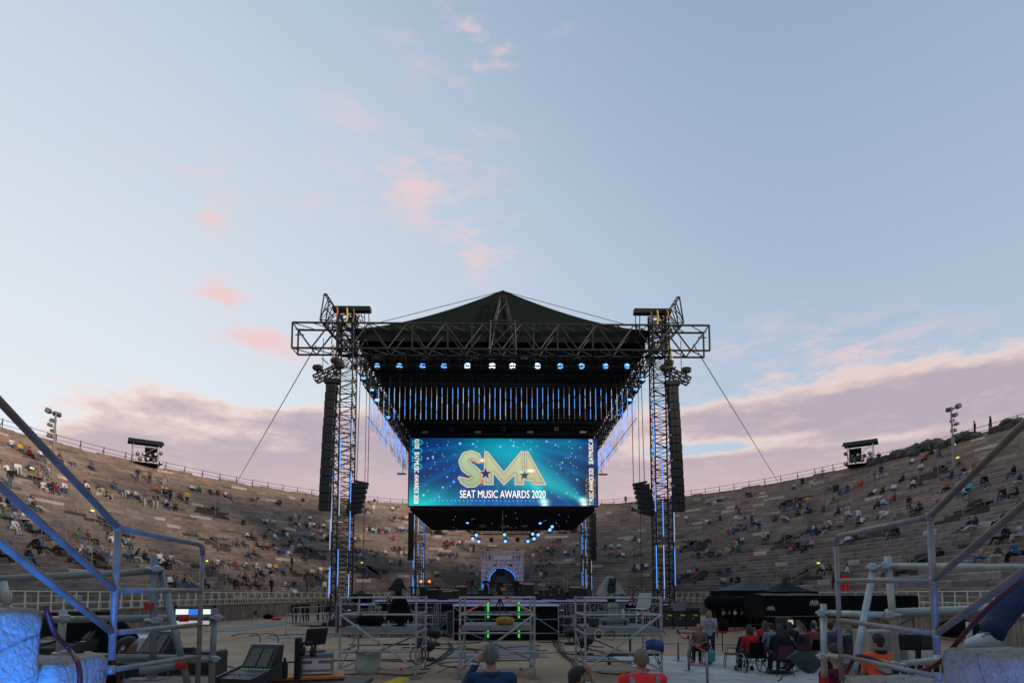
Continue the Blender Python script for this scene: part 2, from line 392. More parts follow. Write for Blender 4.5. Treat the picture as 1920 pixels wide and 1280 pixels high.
# pale stone slab paving, lower right: each slab built
pav = structure('pavement', MB().add([(4.0, 8.0, .004), (16., 8.0, .004), (16., 20.6, .004), (4.0, 20.6, .004)], [(0, 1, 2, 3)]), M['mortar'])
slabm = [mat('pale_slab_%d' % i, c, .75, 0, .2, 2.5, .2, 12.) for i, c in enumerate([(.52, .49, .45), (.47, .45, .42), (.57, .54, .50), (.43, .42, .40)])]
slab_me = [[MB().cbox((0, 0, 0), (w - .018, .58, .03), .006).mesh('slab', m) for m in slabm] for w in (.9, 1.2)]
sn = 0
for j in range(21):
    x = 4.0 + random.uniform(-.35, 0) + .1
    while x < 15.6 and sn < 297:
        k = random.randint(0, 1); w = (.9, 1.2)[k]
        link('slab', random.choice(slab_me[k]), pav, (x + w / 2, 8.3 + j * .6, .022 + random.uniform(-.004, .004)), random.uniform(-.004, .004)); x += w; sn += 1

# ------------------------------------------------------------------ the terraces
CY = 47.; NR = 44; RISE = .41; Z0 = 1.3
def AB(s): return 38 + 32 * s, 23 + 30 * s
def TP(s, ph, z=0.):
    a, b = AB(s); q = math.sin(ph)
    if math.cos(ph) < 0: q = math.copysign(abs(q) ** .5, q)
    return Vector((b * q, CY + a * math.cos(ph), z))
def zs(s): return Z0 + RISE * (NR * s - 1)
def hit(px, py):
    r = ray(px, py); best = None
    lo, hi = -.05, 1.02
    def g(s):
        a, b = AB(s); x = r.x / r.y
        A = 1 / a ** 2 + x * x / b ** 2; B = -2 * CY / a ** 2; C = CY * CY / a ** 2 - 1
        Y = (-B + math.sqrt(B * B - 4 * A * C)) / (2 * A)
        if Y < CY:
            u, v = 1., CY
            for _ in range(40):
                Y = (u + v) / 2; c = (Y - CY) / a
                if abs(c) < 1 and abs(x * Y) < b * (1 - c * c) ** .25: u = Y
                else: v = Y
        return EYE + r.z / r.y * Y - (Z0 + RISE * NR * s - .25), Y, x * Y
    for _ in range(60):
        mid = (lo + hi) / 2
        if g(mid)[0] > 0: lo = mid
        else: hi = mid
    _, Y, X = g(lo); a, b = AB(lo)
    c = (Y - CY) / a
    return lo, (math.atan2(X / b, c) if c >= 0 else math.copysign(math.acos(max(-1, c)), X))
# entrances (vomitories) read off the photograph: pixel of the sill, width, storeys of rows
VOM = [(100, 915), (412, 968), (418, 1030), (432, 1092), (588, 1046), (600, 1098), (226, 1003), (182, 1062), (822, 1000), (1072, 998), (1476, 950), (1462, 1026), (1482, 1096), (1292, 1032), (1286, 1092), (1746, 896), (1802, 968), (1640, 1006), (700, 1082), (1690, 1076)]
vom = []
for px, py in VOM:
    s, ph = hit(px, py); k = max(1, int(s * NR)); vom.append((k, ph, px))
PH0 = R(165)
def in_vom(k, p):
    for vk, vp, _ in vom:
        if vk <= k <= vk + 4:
            w = .95 / AB(vk / NR)[0 if abs(vp) > 1 else 1]
            if abs(p - vp) < w: return True
    return False
seat = thing('amphitheatre_seating', 'stone terraces of the oval amphitheatre rising round the sand floor', 'seating', (0, CY, 0))
def rel(v): return (v[0], v[1] - CY, v[2])
base = MB(); NS = 400
for k in range(NR):
    z = Z0 + RISE * k - .05; s0 = k / NR + .0012; s1 = (k + 1) / NR + .0012
    for i in range(NS):
        p0 = -PH0 + 2 * PH0 * i / NS; p1 = -PH0 + 2 * PH0 * (i + 1) / NS
        if in_vom(k, (p0 + p1) / 2): continue
        zb = z - RISE
        base.add([rel(TP(s0, p0, zb)), rel(TP(s0, p1, zb)), rel(TP(s0, p1, z)), rel(TP(s0, p0, z)), rel(TP(s1, p1, z)), rel(TP(s1, p0, z))], [(0, 1, 2, 3), (3, 2, 4, 5)])
for i in range(NS):       # outer wall
    p0 = -PH0 + 2 * PH0 * i / NS; p1 = -PH0 + 2 * PH0 * (i + 1) / NS; z = Z0 + RISE * (NR - 1) - .05
    base.add([rel(TP(1.0012, p0, z)), rel(TP(1.0012, p1, z)), rel(TP(1.01, p1, 0)), rel(TP(1.01, p0, 0))], [(0, 1, 2, 3)])
part('terrace_core', base, M['mortar'], seat, fix=False)
blocks = []
PAL = [(.275, .236, .204), (.25, .216, .19), (.30, .255, .216), (.225, .202, .187), (.32, .28, .247), (.26, .222, .194), (.27, .216, .18), (.24, .22, .205)]
for k in range(NR):
    a, b = AB(k / NR); p = -PH0 + random.uniform(0, .02)
    while p < PH0:
        ds = math.hypot(b * math.cos(p), a * math.sin(p)); L = random.choice((1.2, 1.6, 2.0, 2.5, 3.2)) * random.uniform(.9, 1.1)
        q = min(PH0, p + L / ds)
        if not in_vom(k, (p + q) / 2) and not (in_vom(k, p + .1 * (q - p)) or in_vom(k, q - .1 * (q - p))):
            g = .009 / ds; jf = random.uniform(-.0009, .0007); jz = random.uniform(-.028, .022); jt = random.uniform(-.008, .008)
            z = Z0 + RISE * k + jz; s0 = k / NR + jf; s1 = (k + 1) / NR + .0010
            v = [TP(s0, p + g, z - RISE - .02), TP(s0, q - g, z - RISE - .02), TP(s0, q - g, z - .06), TP(s0, p + g, z - .06 + jt),
                 TP(s0 + .0022, p + g * 1.4, z + jt), TP(s0 + .0022, q - g * 1.4, z), TP(s1, q - g, z), TP(s1, p + g, z + jt), TP(s1, p + g, z - RISE), TP(s1, q - g, z - RISE)]
            fc = [(0, 1, 2, 3), (3, 2, 5, 4), (4, 5, 6, 7), (0, 3, 4, 7, 8), (1, 9, 6, 5, 2)]
            c = random.choice(PAL); w = random.uniform(.88, 1.12)
            if random.random() < .035: c = (.55, .50, .45)
            if random.random() < .05: c = (.17, .15, .145)
            u = k / NR; wb = .5 + .5 * math.sin(p * 3.1 + k * .35)
            c = (c[0] * w * (1 + .16 * u), c[1] * w * (1 + .02 * u - .02 * wb), c[2] * w * (1 - .10 * u))
            m = (v[2] + v[5]) / 2; X, Y, f = PIX(m)
            sz = 1e9 if not (0 < X < 1920 and 0 < Y < 1280 and f > 0) else (m - Vector((0, 0, EYE))).length / L ** .5
            blocks.append((sz, v, fc, c))
        p = q
blocks.sort(key=lambda t: t[0])
def col_mesh(name, vs, fs, cs, mt):
    me = bpy.data.meshes.new(name); me.from_pydata(vs, [], fs); me.materials.append(mt)
    at = me.color_attributes.new('Col', 'FLOAT_COLOR', 'CORNER'); arr = []
    for pl in me.polygons: arr += [*cs[pl.index], 1.] * pl.loop_total
    at.data.foreach_set('color', arr); me.update(); return me
for sz, v, fc, c in blocks[:300]:
    o_ = v[0]; me = col_mesh('stone_block', [tuple(x - o_) for x in v], fc, [c] * 5, M['stone'])
    link('stone_block', me, seat, rel(o_))
vs, fs, cs = [], [], []
for sz, v, fc, c in blocks[300:]:
    o_ = len(vs); vs += [rel(x) for x in v]; fs += [tuple(i + o_ for i in f) for f in fc]; cs += [c] * 5
rest = link('stone_blocks', col_mesh('stone_blocks', vs, fs, cs, M['stone']), seat); rest['kind'] = 'stuff'
# low rim wall above the last row
rw = MB(); p = -PH0
while p < PH0:
    q = min(PH0, p + random.uniform(.02, .035)); h = random.uniform(.30, .62); z = Z0 + RISE * (NR - 1)
    v = [TP(s_, pp, zz) for s_ in (.992, 1.008) for zz in (z - .1, z + h) for pp in (p + .0004, q - .0004)]
    rw.add([rel(x) for x in v], [(0, 1, 3, 2), (4, 6, 7, 5), (2, 3, 7, 6), (0, 2, 6, 4), (1, 5, 7, 3)]); p = q
rwo = part('rim_coping', rw, mat('rim_stone', (.25, .20, .165), .9, 0, .35, 1.2, .5, 8.), seat); rwo['kind'] = 'stuff'

# podium wall round the arena floor, in slabs, with a cream railing on its edge
pw = thing('podium_wall', 'stained concrete podium wall around the edge of the arena floor', 'wall', (0, CY, 0))
NP = 150; pmes = []
for i in range(NP):
    p0 = -PH0 + 2 * PH0 * i / NP; p1 = -PH0 + 2 * PH0 * (i + 1) / NP
    if abs((p0 + p1) / 2) < .10: continue
    j = random.uniform(-.0006, .0006); e = .0007
    v = [TP(s_, pp, zz) for s_ in (-.010 + j, .006) for zz in (-.05, Z0 - .03) for pp in (p0 + e, p1 - e)]
    part('wall_slab', MB().add([rel(x) for x in v], [(0, 1, 3, 2), (4, 6, 7, 5), (2, 3, 7, 6), (0, 2, 6, 4), (1, 5, 7, 3)]), M['wall'], pw)
    v = [TP(s_, pp, zz) for s_ in (-.014 + j, .004) for zz in (Z0 - .028, Z0 + .05) for pp in (p0 + e / 2, p1 - e / 2)]
    part('coping_stone', MB().add([rel(x) for x in v], [(0, 1, 3, 2), (4, 6, 7, 5), (2, 3, 7, 6), (0, 2, 6, 4), (1, 5, 7, 3)]), M['wall'], pw)
rl = thing('podium_railing', 'cream painted tube railing running along the top of the podium wall', 'railing', (0, CY, 0))
def arc_pts(s, z, a, b, n): return [rel(TP(s, a + (b - a) * i / n, z)) for i in range(n + 1)]
for (a, b) in ((-PH0, -.12), (.12, PH0)):
    for z in (1.02, .48): part('handrail', MB().path(arc_pts(-.006, Z0 + z, a, b, 70), .028, 6), M['cream'], rl)
    part('lower_handrail', MB().path(arc_pts(-.018, Z0 + .50, a, b, 70), .022, 6), M['cream'], rl)
    part('foot_rail', MB().path(arc_pts(-.018, Z0 + .12, a, b, 70), .02, 6), M['cream'], rl)
pm1 = MB().tube((0, 0, 0), (0, 0, 1.02), .026).tube((0, .03, 1.0), (0, .42, .0), .024).mesh('post', M['cream'])
pm2 = MB().tube((0, 0, 0), (0, 0, .52), .022).mesh('short_post', M['cream'])
for i in range(180):
    p = -PH0 + 2 * PH0 * (i + .5) / 180
    if abs(p) < .12: continue
    q = rel(TP(-.006, p, Z0 + .03)); link('post', pm1, rl, q, -p + (PI / 2 if p > 0 else -PI / 2) + random.uniform(-.1, .1))
    q = rel(TP(-.018, p + .006, Z0 + .03)); link('short_post', pm2, rl, q)

# fence on the rim
rf = thing('rim_fence', 'thin dark iron fence with spikes along the top rim of the terraces', 'fence', (0, CY, 0))
zt = Z0 + RISE * (NR - 1) + .35
for z in (.45, .95): part('fence_rail', MB().path(arc_pts(1.0, zt + z, -PH0, PH0, 160), .03, 5), M['trusslit'], rf)
fp = MB().tube((0, 0, -.4), (0, 0, 1.1), .045, 5).tube((0, 0, .9), (0, .5, -.3), .03, 5).mesh('fence_post', M['trusslit'])
for i in range(132):
    p = -PH0 + 2 * PH0 * (i + .5) / 132; link('fence_post', fp, rf, rel(TP(1.0, p, zt)), -p)
spk = MB()
for i in range(900):
    p = -PH0 + 2 * PH0 * (i + .5) / 900; b_ = rel(TP(1.0, p, zt + .95)); spk.tube(b_, (b_[0], b_[1], b_[2] + .32), .012, 3, .004)
sp_ = part('spikes', spk, M['trusslit'], rf, fix=False); sp_['kind'] = 'stuff'

# vomitories: recessed doorways with railings and a lit sign
M['vrail'] = mat('brownish_terrace_rail', (.34, .29, .24), .6)
M['void'] = mat('shaded_passage_wall', (.15, .13, .112), .95)  # shade of the openings put into the passage wall colour
for n, (k, ph, px) in enumerate(vom):
    o_ = TP(k / NR, ph, Z0 + RISE * (k - 1)); nrm = Vector((math.sin(ph) / AB(0)[1], math.cos(ph) / AB(0)[0], 0)); nrm.normalize(); rz = math.atan2(-nrm.x, nrm.y)
    side = 'left' if px < 760 else 'right' if px > 1120 else 'far'
    v_ = thing('stair_entrance', 'dark stairway entrance cut in the %s terraces, %s row up, photo x about %d' % (side, ORD(k + 1), px), 'entrance', o_, rz)
    v_['label'] = 'dark stairway opening with railings in the %s terraces, %s counted along from the left' % (side, ORD(1 + sum(1 for w in vom if (w[2] < px) and (('left' if w[2] < 760 else 'right' if w[2] > 1120 else 'far') == side))))
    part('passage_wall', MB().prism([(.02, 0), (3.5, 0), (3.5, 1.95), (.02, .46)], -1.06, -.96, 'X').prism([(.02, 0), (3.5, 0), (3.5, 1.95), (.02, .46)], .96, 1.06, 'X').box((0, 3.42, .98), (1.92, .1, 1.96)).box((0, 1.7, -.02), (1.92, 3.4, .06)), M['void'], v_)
    part('lintel', MB().cbox((0, 3.2, 1.84), (2.2, .5, .24), .03), M['wall'], v_)
    part('step', MB().box((0, .5, .1), (1.9, .5, .18)).box((0, 1.2, .2), (1.9, .5, .2)), M['wall'], v_)
    for s_ in (-1, 1):
        x = s_ * 1.22; mb = MB()
        mb.tube((x, -.1, .45), (x, -.1, 1.55), .03).tube((x, 3.1, 2.0), (x, 3.1, 3.15), .022).tube((x, 1.5, 1.2), (x, 1.5, 2.35), .02)
        for dz in (0, .38, .76): mb.tube((x, -.1, 1.55 - dz), (x, 3.1, 3.15 - dz), .019)
        part('railing', mb, M['vrail'], v_)
    part('top_railing', MB().tube((-1.22, 3.1, 3.15), (1.22, 3.1, 3.15), .026).tube((-1.22, 3.1, 2.77), (1.22, 3.1, 2.77), .018), M['vrail'], v_)
    if n % 3 == 0: part('lit_sign', MB().box((.35, 3.02, 2.45), (.4, .05, .16)), M['sign'], v_)

# the gate at the far end of the arena
gt = thing('stone_gate', 'pale stone block gate with round arch lit blue at far end of arena', 'gate', (0, 83.6, 0))
gw = 3.05; gz = 8.1; ar = 1.95; az0 = 3.9
m_gate = mat('gate_stone', (.55, .52, .51), .85, 0, .3, 1.5, .4, 7., .3, None, .3)
pil = MB().box((-2.62, .6, 2.0), (1.10, 1.1, 4.0)); pil2 = MB().box((2.62, .6, 2.0), (1.10, 1.1, 4.0))
part('core_wall', MB().box((-2.6, .9, 4.), (.8, 1.0, 8.)).box((2.6, .9, 4.), (.8, 1.0, 8.)).box((0, .9, 7.1), (4.4, 1.0, 1.9)), M['mortar'], gt)
nrow = 14; hrow = gz / nrow
for j in range(nrow):           # coursed blocks left and right of the opening and above it
    z0 = j * hrow; z1 = z0 + hrow; x = -gw; 
    cuts = [-gw]
    while cuts[-1] < gw - .5: cuts.append(cuts[-1] + random.uniform(.55, .95))
    cuts[-1] = gw
    for a, b in zip(cuts, cuts[1:]):
        zc = (z0 + z1) / 2; rr = ar + .55
        hw = rr if zc < az0 else (math.sqrt(max(0, rr * rr - (zc - az0) ** 2)))
        segs = [(a, b)]
        if hw > .05: segs = [(a, min(b, -hw)), (max(a, hw), b)]
        for c, d in segs:
            if d - c < .12: continue
            part('gate_block', MB().cbox(((c + d) / 2, random.uniform(-.02, .03) + .25, zc), (d - c - .03, .6, hrow - .03), .03), m_gate, gt)
nv = 13
for i in range(nv):            # voussoirs
    a0 = PI * i / nv + .01; a1 = PI * (i + 1) / nv - .01
    poly = [(r_ * math.cos(a), az0 + r_ * math.sin(a)) for r_, a in ((ar, a0), (ar + .58, a0), (ar + .58, a1), (ar, a1))]
    part('voussoir', MB().prism(poly, -.12, .9), m_gate, gt)
for s_ in (-1, 1):
    for j in range(6): part('jamb_block', MB().cbox((s_ * (ar + .28), .38, .33 + j * .65), (.56, 1.0, .62), .03), m_gate, gt)
part('cornice', MB().box((0, .2, gz + .1), (gw * 2 + .35, 1.0, .2)).box((0, .2, gz - .06), (gw * 2 + .18, .85, .1)), m_gate, gt)
part('inscription_panel', MB().cbox((0, -.1, gz - .75), (2.6, .06, .6), .02), mat('panel_stone', (.55, .5, .45), .8, 0, .2), gt)
for s_ in (-1, 1):
    for i in range(3): part('baluster', MB().lathe([(.06, 0), (.14, .1), (.09, .3), (.14, .5), (.06, .62)], 8, (s_ * (1.75 + i * .42), -.12, gz - 1.05)), mat('dark_recess', (.09, .08, .075), .9) if i == 0 and s_ < 0 else m_gate, gt)
part('passage', MB().box((0, 6.4, 3.2), (4.6, .2, 6.4)).box((-2.3, 3.6, 3.2), (.2, 5.6, 6.4)).box((2.3, 3.6, 3.2), (.2, 5.6, 6.4)).box((0, 3.6, 6.3), (4.6, 5.6, .2)), mat('warm_passage_stone', (.20, .15, .10), .9, 0, .35, 1., .4, 5.), gt)
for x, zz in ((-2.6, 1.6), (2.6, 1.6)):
    part('pier_glow', MB().cbox((x, -.32, zz + .55), (.8, .06, 3.1), .02), glow('blue_pier_glow_%d' % (x > 0), (.01, .22, .85), .6), gt)  # glowing sheets stand in for blue light falling on the piers
part('arch_led', MB().path([(1.9 * math.cos(PI * i / 20), -.16, az0 + 1.9 * math.sin(PI * i / 20)) for i in range(21)], .09, 6), glow('blue_arch_strip', (.02, .2, .9), .8), gt)
for s_ in (-1, 1):
    w_ = thing('wall_floodlight', 'small black floodlight standing on the %s end of the gate cornice' % ('left' if s_ < 0 else 'right'), 'floodlight', (s_ * 2.1, 83.5, gz + .2))
    part('housing', MB().cbox((0, 0, .32), (.34, .26, .3), .04), M['black'], w_); part('bracket', MB().box((0, 0, .08), (.3, .1, .16)), M['black'], w_)
    part('lens', MB().box((0, -.14, .34), (.2, .02, .16)), M['white'], w_)

# the entrance gate behind the camera, unseen, put in to shade the near steps
eg = thing('entrance_gate', 'pair of stone gate walls behind the steps at the near end', 'gate', (0, -4.5, 0))
for s_ in (-1, 1):
    for j in range(5):
        for i in range(4): part('gate_block', MB().cbox((s_ * (2.6 + 1.2 + i * 2.4), 0, .5 + j * 1.0), (2.36, 1.5, .97), .04), M['wall'], eg)
# ------------------------------------------------------------------ the stage roof and its towers
def lattice(mb, a, b, w, h, n, r, up=(0, 0, 1), faces=(1, 1, 1, 1), chords=True, rc=None):
    a, b = Vector(a), Vector(b); d = (b - a).normalized(); up = Vector(up); s = d.cross(up).normalized(); u = s.cross(d).normalized()
    c = [s * (w / 2) * i + u * (h / 2) * j for i, j in ((-1, -1), (1, -1), (1, 1), (-1, 1))]
    if chords:
        for k in range(4): mb.tube(a + c[k], b + c[k], rc or r * 1.6, 6)
    for k in range(4):
        if not faces[k]: continue
        p, q = c[k], c[(k + 1) % 4]
        for i in range(n):
            A = a + (b - a) * (i / n); B = a + (b - a) * ((i + 1) / n)
            mb.tube(A + p, A + q, r, 4)
            (mb.tube(A + p, B + q, r, 4) if i % 2 else mb.tube(A + q, B + p, r, 4))
    mb.tube(b + c[0], b + c[1], r, 4); mb.tube(b + c[2], b + c[3], r, 4)
    return mb
FY = 41.; TX = 11.2; ROOFZ = 21.0
tw = 1.16
def tower(x, y, label, top, strips):
    t = thing('truss_tower', label, 'truss tower', (x, y, 0), 0, 'lattice towers carrying the stage roof')
    for i, j in ((-1, -1), (1, -1), (1, 1), (-1, 1)):
        part('chord', MB().tube((i * tw / 2, j * tw / 2, .35), (i * tw / 2, j * tw / 2, top), .055, 7), M['truss'], t)
    bay = MB(); H = .95; hh = tw / 2
    cs = [(-hh, -hh), (hh, -hh), (hh, hh), (-hh, hh)]
    for k in range(4):
        p, q = cs[k], cs[(k + 1) % 4]
        bay.tube((*p, 0), (*q, 0), .03, 5); bay.tube((*p, 0), (*q, H * .5), .028, 5); bay.tube((*q, H * .5), (*p, H), .028, 5)
        bay.tube((*p, H * .62), (*q, H * .62), .022, 4)
    me = bay.mesh('bracing', M['truss'])
    n = int((top - .5) / H)
    for i in range(n): link('bracing', me, t, (0, 0, .4 + i * H), PI * (i % 2))
    part('base_frame', MB().box((0, 0, .16), (2.0, 2.0, .24)).box((0, 0, .32), (1.4, 1.4, .1)).tube((-1, -1, .05), (-1.6, -1.6, .05), .07).tube((1, -1, .05), (1.6, -1.6, .05), .07), M['black'], t)
    for (sx_, sy_, z0, z1) in strips:
        part('led_strip', MB().tube((sx_, sy_, z0), (sx_, sy_, z1), .032, 6), random.choice((M['led'], M['led'], M['ledw'])), t)
    return t
def strips(side):
    o = []
    for (fx, fy) in ((-hs, -hs), (hs, -hs), (-.12, -hs), (.22, hs), (-hs - .22 * side, -.1)):
        z = random.uniform(1.6, 3.0)
        while z < 15:
            L = random.uniform(1.6, 3.0); o.append((fx, fy, z, min(z + L, 16))); z += L + random.uniform(.3, 2.6)
    return o
hs = tw / 2 + .06
towers = [tower(-TX + .05, FY, 'front left lattice tower of the stage roof with blue light strips', 22.4, strips(1)),
          tower(TX + .1, FY, 'front right lattice tower of the stage roof with blue light strips', 22.4, strips(-1)),
          tower(-TX + .05, 79., 'rear left lattice tower behind the video screen', 20., strips(1)),
          tower(TX + .1, 79., 'rear right lattice tower behind the video screen', 20., strips(-1))]
# roof: one thing with canopy, trusses and ridge post
rf_ = thing('stage_roof', 'dark green tarpaulin stage roof on black trusses with a pointed ridge', 'stage roof', (0, FY, ROOFZ))
def rp(x, y, z): return (x, y - FY, z - ROOFZ)
def canopy(u, v):
    x = (u - .5) * 2; w = 10.6; y = 41.3 + v * 39.5
    ax = abs(x); z = 21.35 + 2.95 * (1 - ax) ** 1.55 + .06 * math.sin(v * 26) * (1 - ax)
    return rp(x * w, y, z)
part('canopy', MB().sheet(canopy, 36, 40), M['canopy'], rf_, True, False)
gab = MB()
for i in range(36):
    a, b = canopy(i / 36, 0), canopy((i + 1) / 36, 0)
    gab.add([(a[0], a[1] + .25, -.5), (b[0], b[1] + .25, -.5), (b[0], b[1], b[2]), (a[0], a[1], a[2])], [(0, 1, 2, 3)])
part('gable_cloth', gab, M['canopy'], rf_, False)
part('ceiling_cloth', MB().sheet(lambda u, v: rp((u - .5) * 20.8, 41.6 + v * 38.6, 20.2 + .12 * math.sin(u * 19) * math.sin(v * 23)), 20, 30), M['cloth'], rf_, True)
for s_ in (-1, 1): part('side_valance', MB().sheet(lambda u, v: rp(s_ * (10.5 + .05 * math.sin(u * 40)), 41.8 + u * 38.4, 21.3 - v * 1.2), 40, 3), M['cloth'], rf_, True)
# front truss with outriggers: chords and each diagonal separate
ft0, ft1 = -14.85, 14.75; zt0, zt1 = 19.45, 21.3; ya, yb = 40.35, 41.55
for z in (zt0, zt1):
    for y in (ya, yb): part('truss_chord', MB().tube(rp(ft0, y, z), rp(ft1, y, z), .075, 8), M['trusslit'], rf_)
nb = 22
for i in range(nb):
    x0 = ft0 + (ft1 - ft0) * i / nb; x1 = ft0 + (ft1 - ft0) * (i + 1) / nb
    for y in (ya, yb): part('diagonal', MB().tube(rp(x0, y, zt0 if i % 2 else zt1), rp(x1, y, zt1 if i % 2 else zt0), .055, 6), M['trusslit'], rf_)
    part('cross_brace', MB().tube(rp(x0, ya, zt0), rp(x1, yb, zt0), .04, 5).tube(rp(x0, ya, zt0), rp(x0, yb, zt0), .04, 5).tube(rp(x0, ya, zt1), rp(x1, yb, zt1), .035, 5), M['trusslit'], rf_)
for x in (ft0, ft1):
    part('end_frame', MB().tube(rp(x, ya, zt0), rp(x, ya, zt1), .07, 6).tube(rp(x, yb, zt0), rp(x, yb, zt1), .07, 6).tube(rp(x * .985, ya, 20.4), rp(x * .945, ya, 20.4), .04).tube(rp(x * .985, ya, 20.8), rp(x * .945, ya, 20.8), .04), M['trusslit'], rf_)
for x in (-3.9, -2.2, 2.2, 3.9, -6.4, 6.4): part('upright', MB().tube(rp(x, ya, zt0), rp(x, ya, zt1), .06, 6), M['trusslit'], rf_)
# ridge post
mb = MB(); 
for s_ in (-1, 1):
    mb.tube(rp(s_ * .95, 40.3, 19.4), rp(s_ * .85, 40.3, 21.5), .06).tube(rp(s_ * .62, 40.3, 21.5), rp(s_ * .2, 40.4, 23.3), .06).tube(rp(s_ * .95, 41.2, 19.4), rp(s_ * .2, 41.2, 23.4), .06)
    mb.tube(rp(s_ * .95, 40.3, 19.5), rp(-s_ * .85, 40.3, 21.4), .03).tube(rp(s_ * .6, 40.3, 21.6), rp(-s_ * .3, 40.4, 23.0), .025)
mb.tube(rp(-1, 40.3, 21.5), rp(1, 40.3, 21.5), .06).tube(rp(-.3, 40.4, 23.32), rp(.3, 40.4, 23.32), .07)
part('ridge_post', mb, M['trusslit'], rf_)
for s_ in (-1, 1): part('ridge_cable', MB().tube(rp(s_ * .3, 41.2, 24.1), rp(s_ * 9.2, 40.8, 21.45), .022, 5), M['black'], rf_)
for s_ in (-1, 1):
    part('side_truss', lattice(MB(), rp(s_ * 10.75, 41.8, 19.9), rp(s_ * 10.75, 79, 19.9), .9, 1.2, 34, .035), M['truss'], rf_)
    part('lower_side_truss', lattice(MB(), rp(s_ * 10.2, 43.2, 18.2), rp(s_ * 10.2, 66, 18.2), .6, .6, 24, .03), M['truss'], rf_)
    cl = MB()
    for i in range(90):
        y = 42 + i * .38; cl.tube(rp(s_ * random.uniform(9.7, 10.9), y, random.uniform(18.0, 19.4)), rp(s_ * random.uniform(9.7, 10.9), y + random.uniform(-.8, .8), random.uniform(18.0, 20.4)), random.uniform(.03, .06), 4)
    part('cable_bundle', cl, M['black'], rf_)
for y in (42.6, 45., 50., 55., 59.2, 66., 73.):
    part('cross_truss', lattice(MB(), rp(-10.4, y, 19.4 if y < 44 else 18.9), rp(10.4, y, 19.4 if y < 44 else 18.9), .6, .75, 26, .028), M['truss'], rf_)
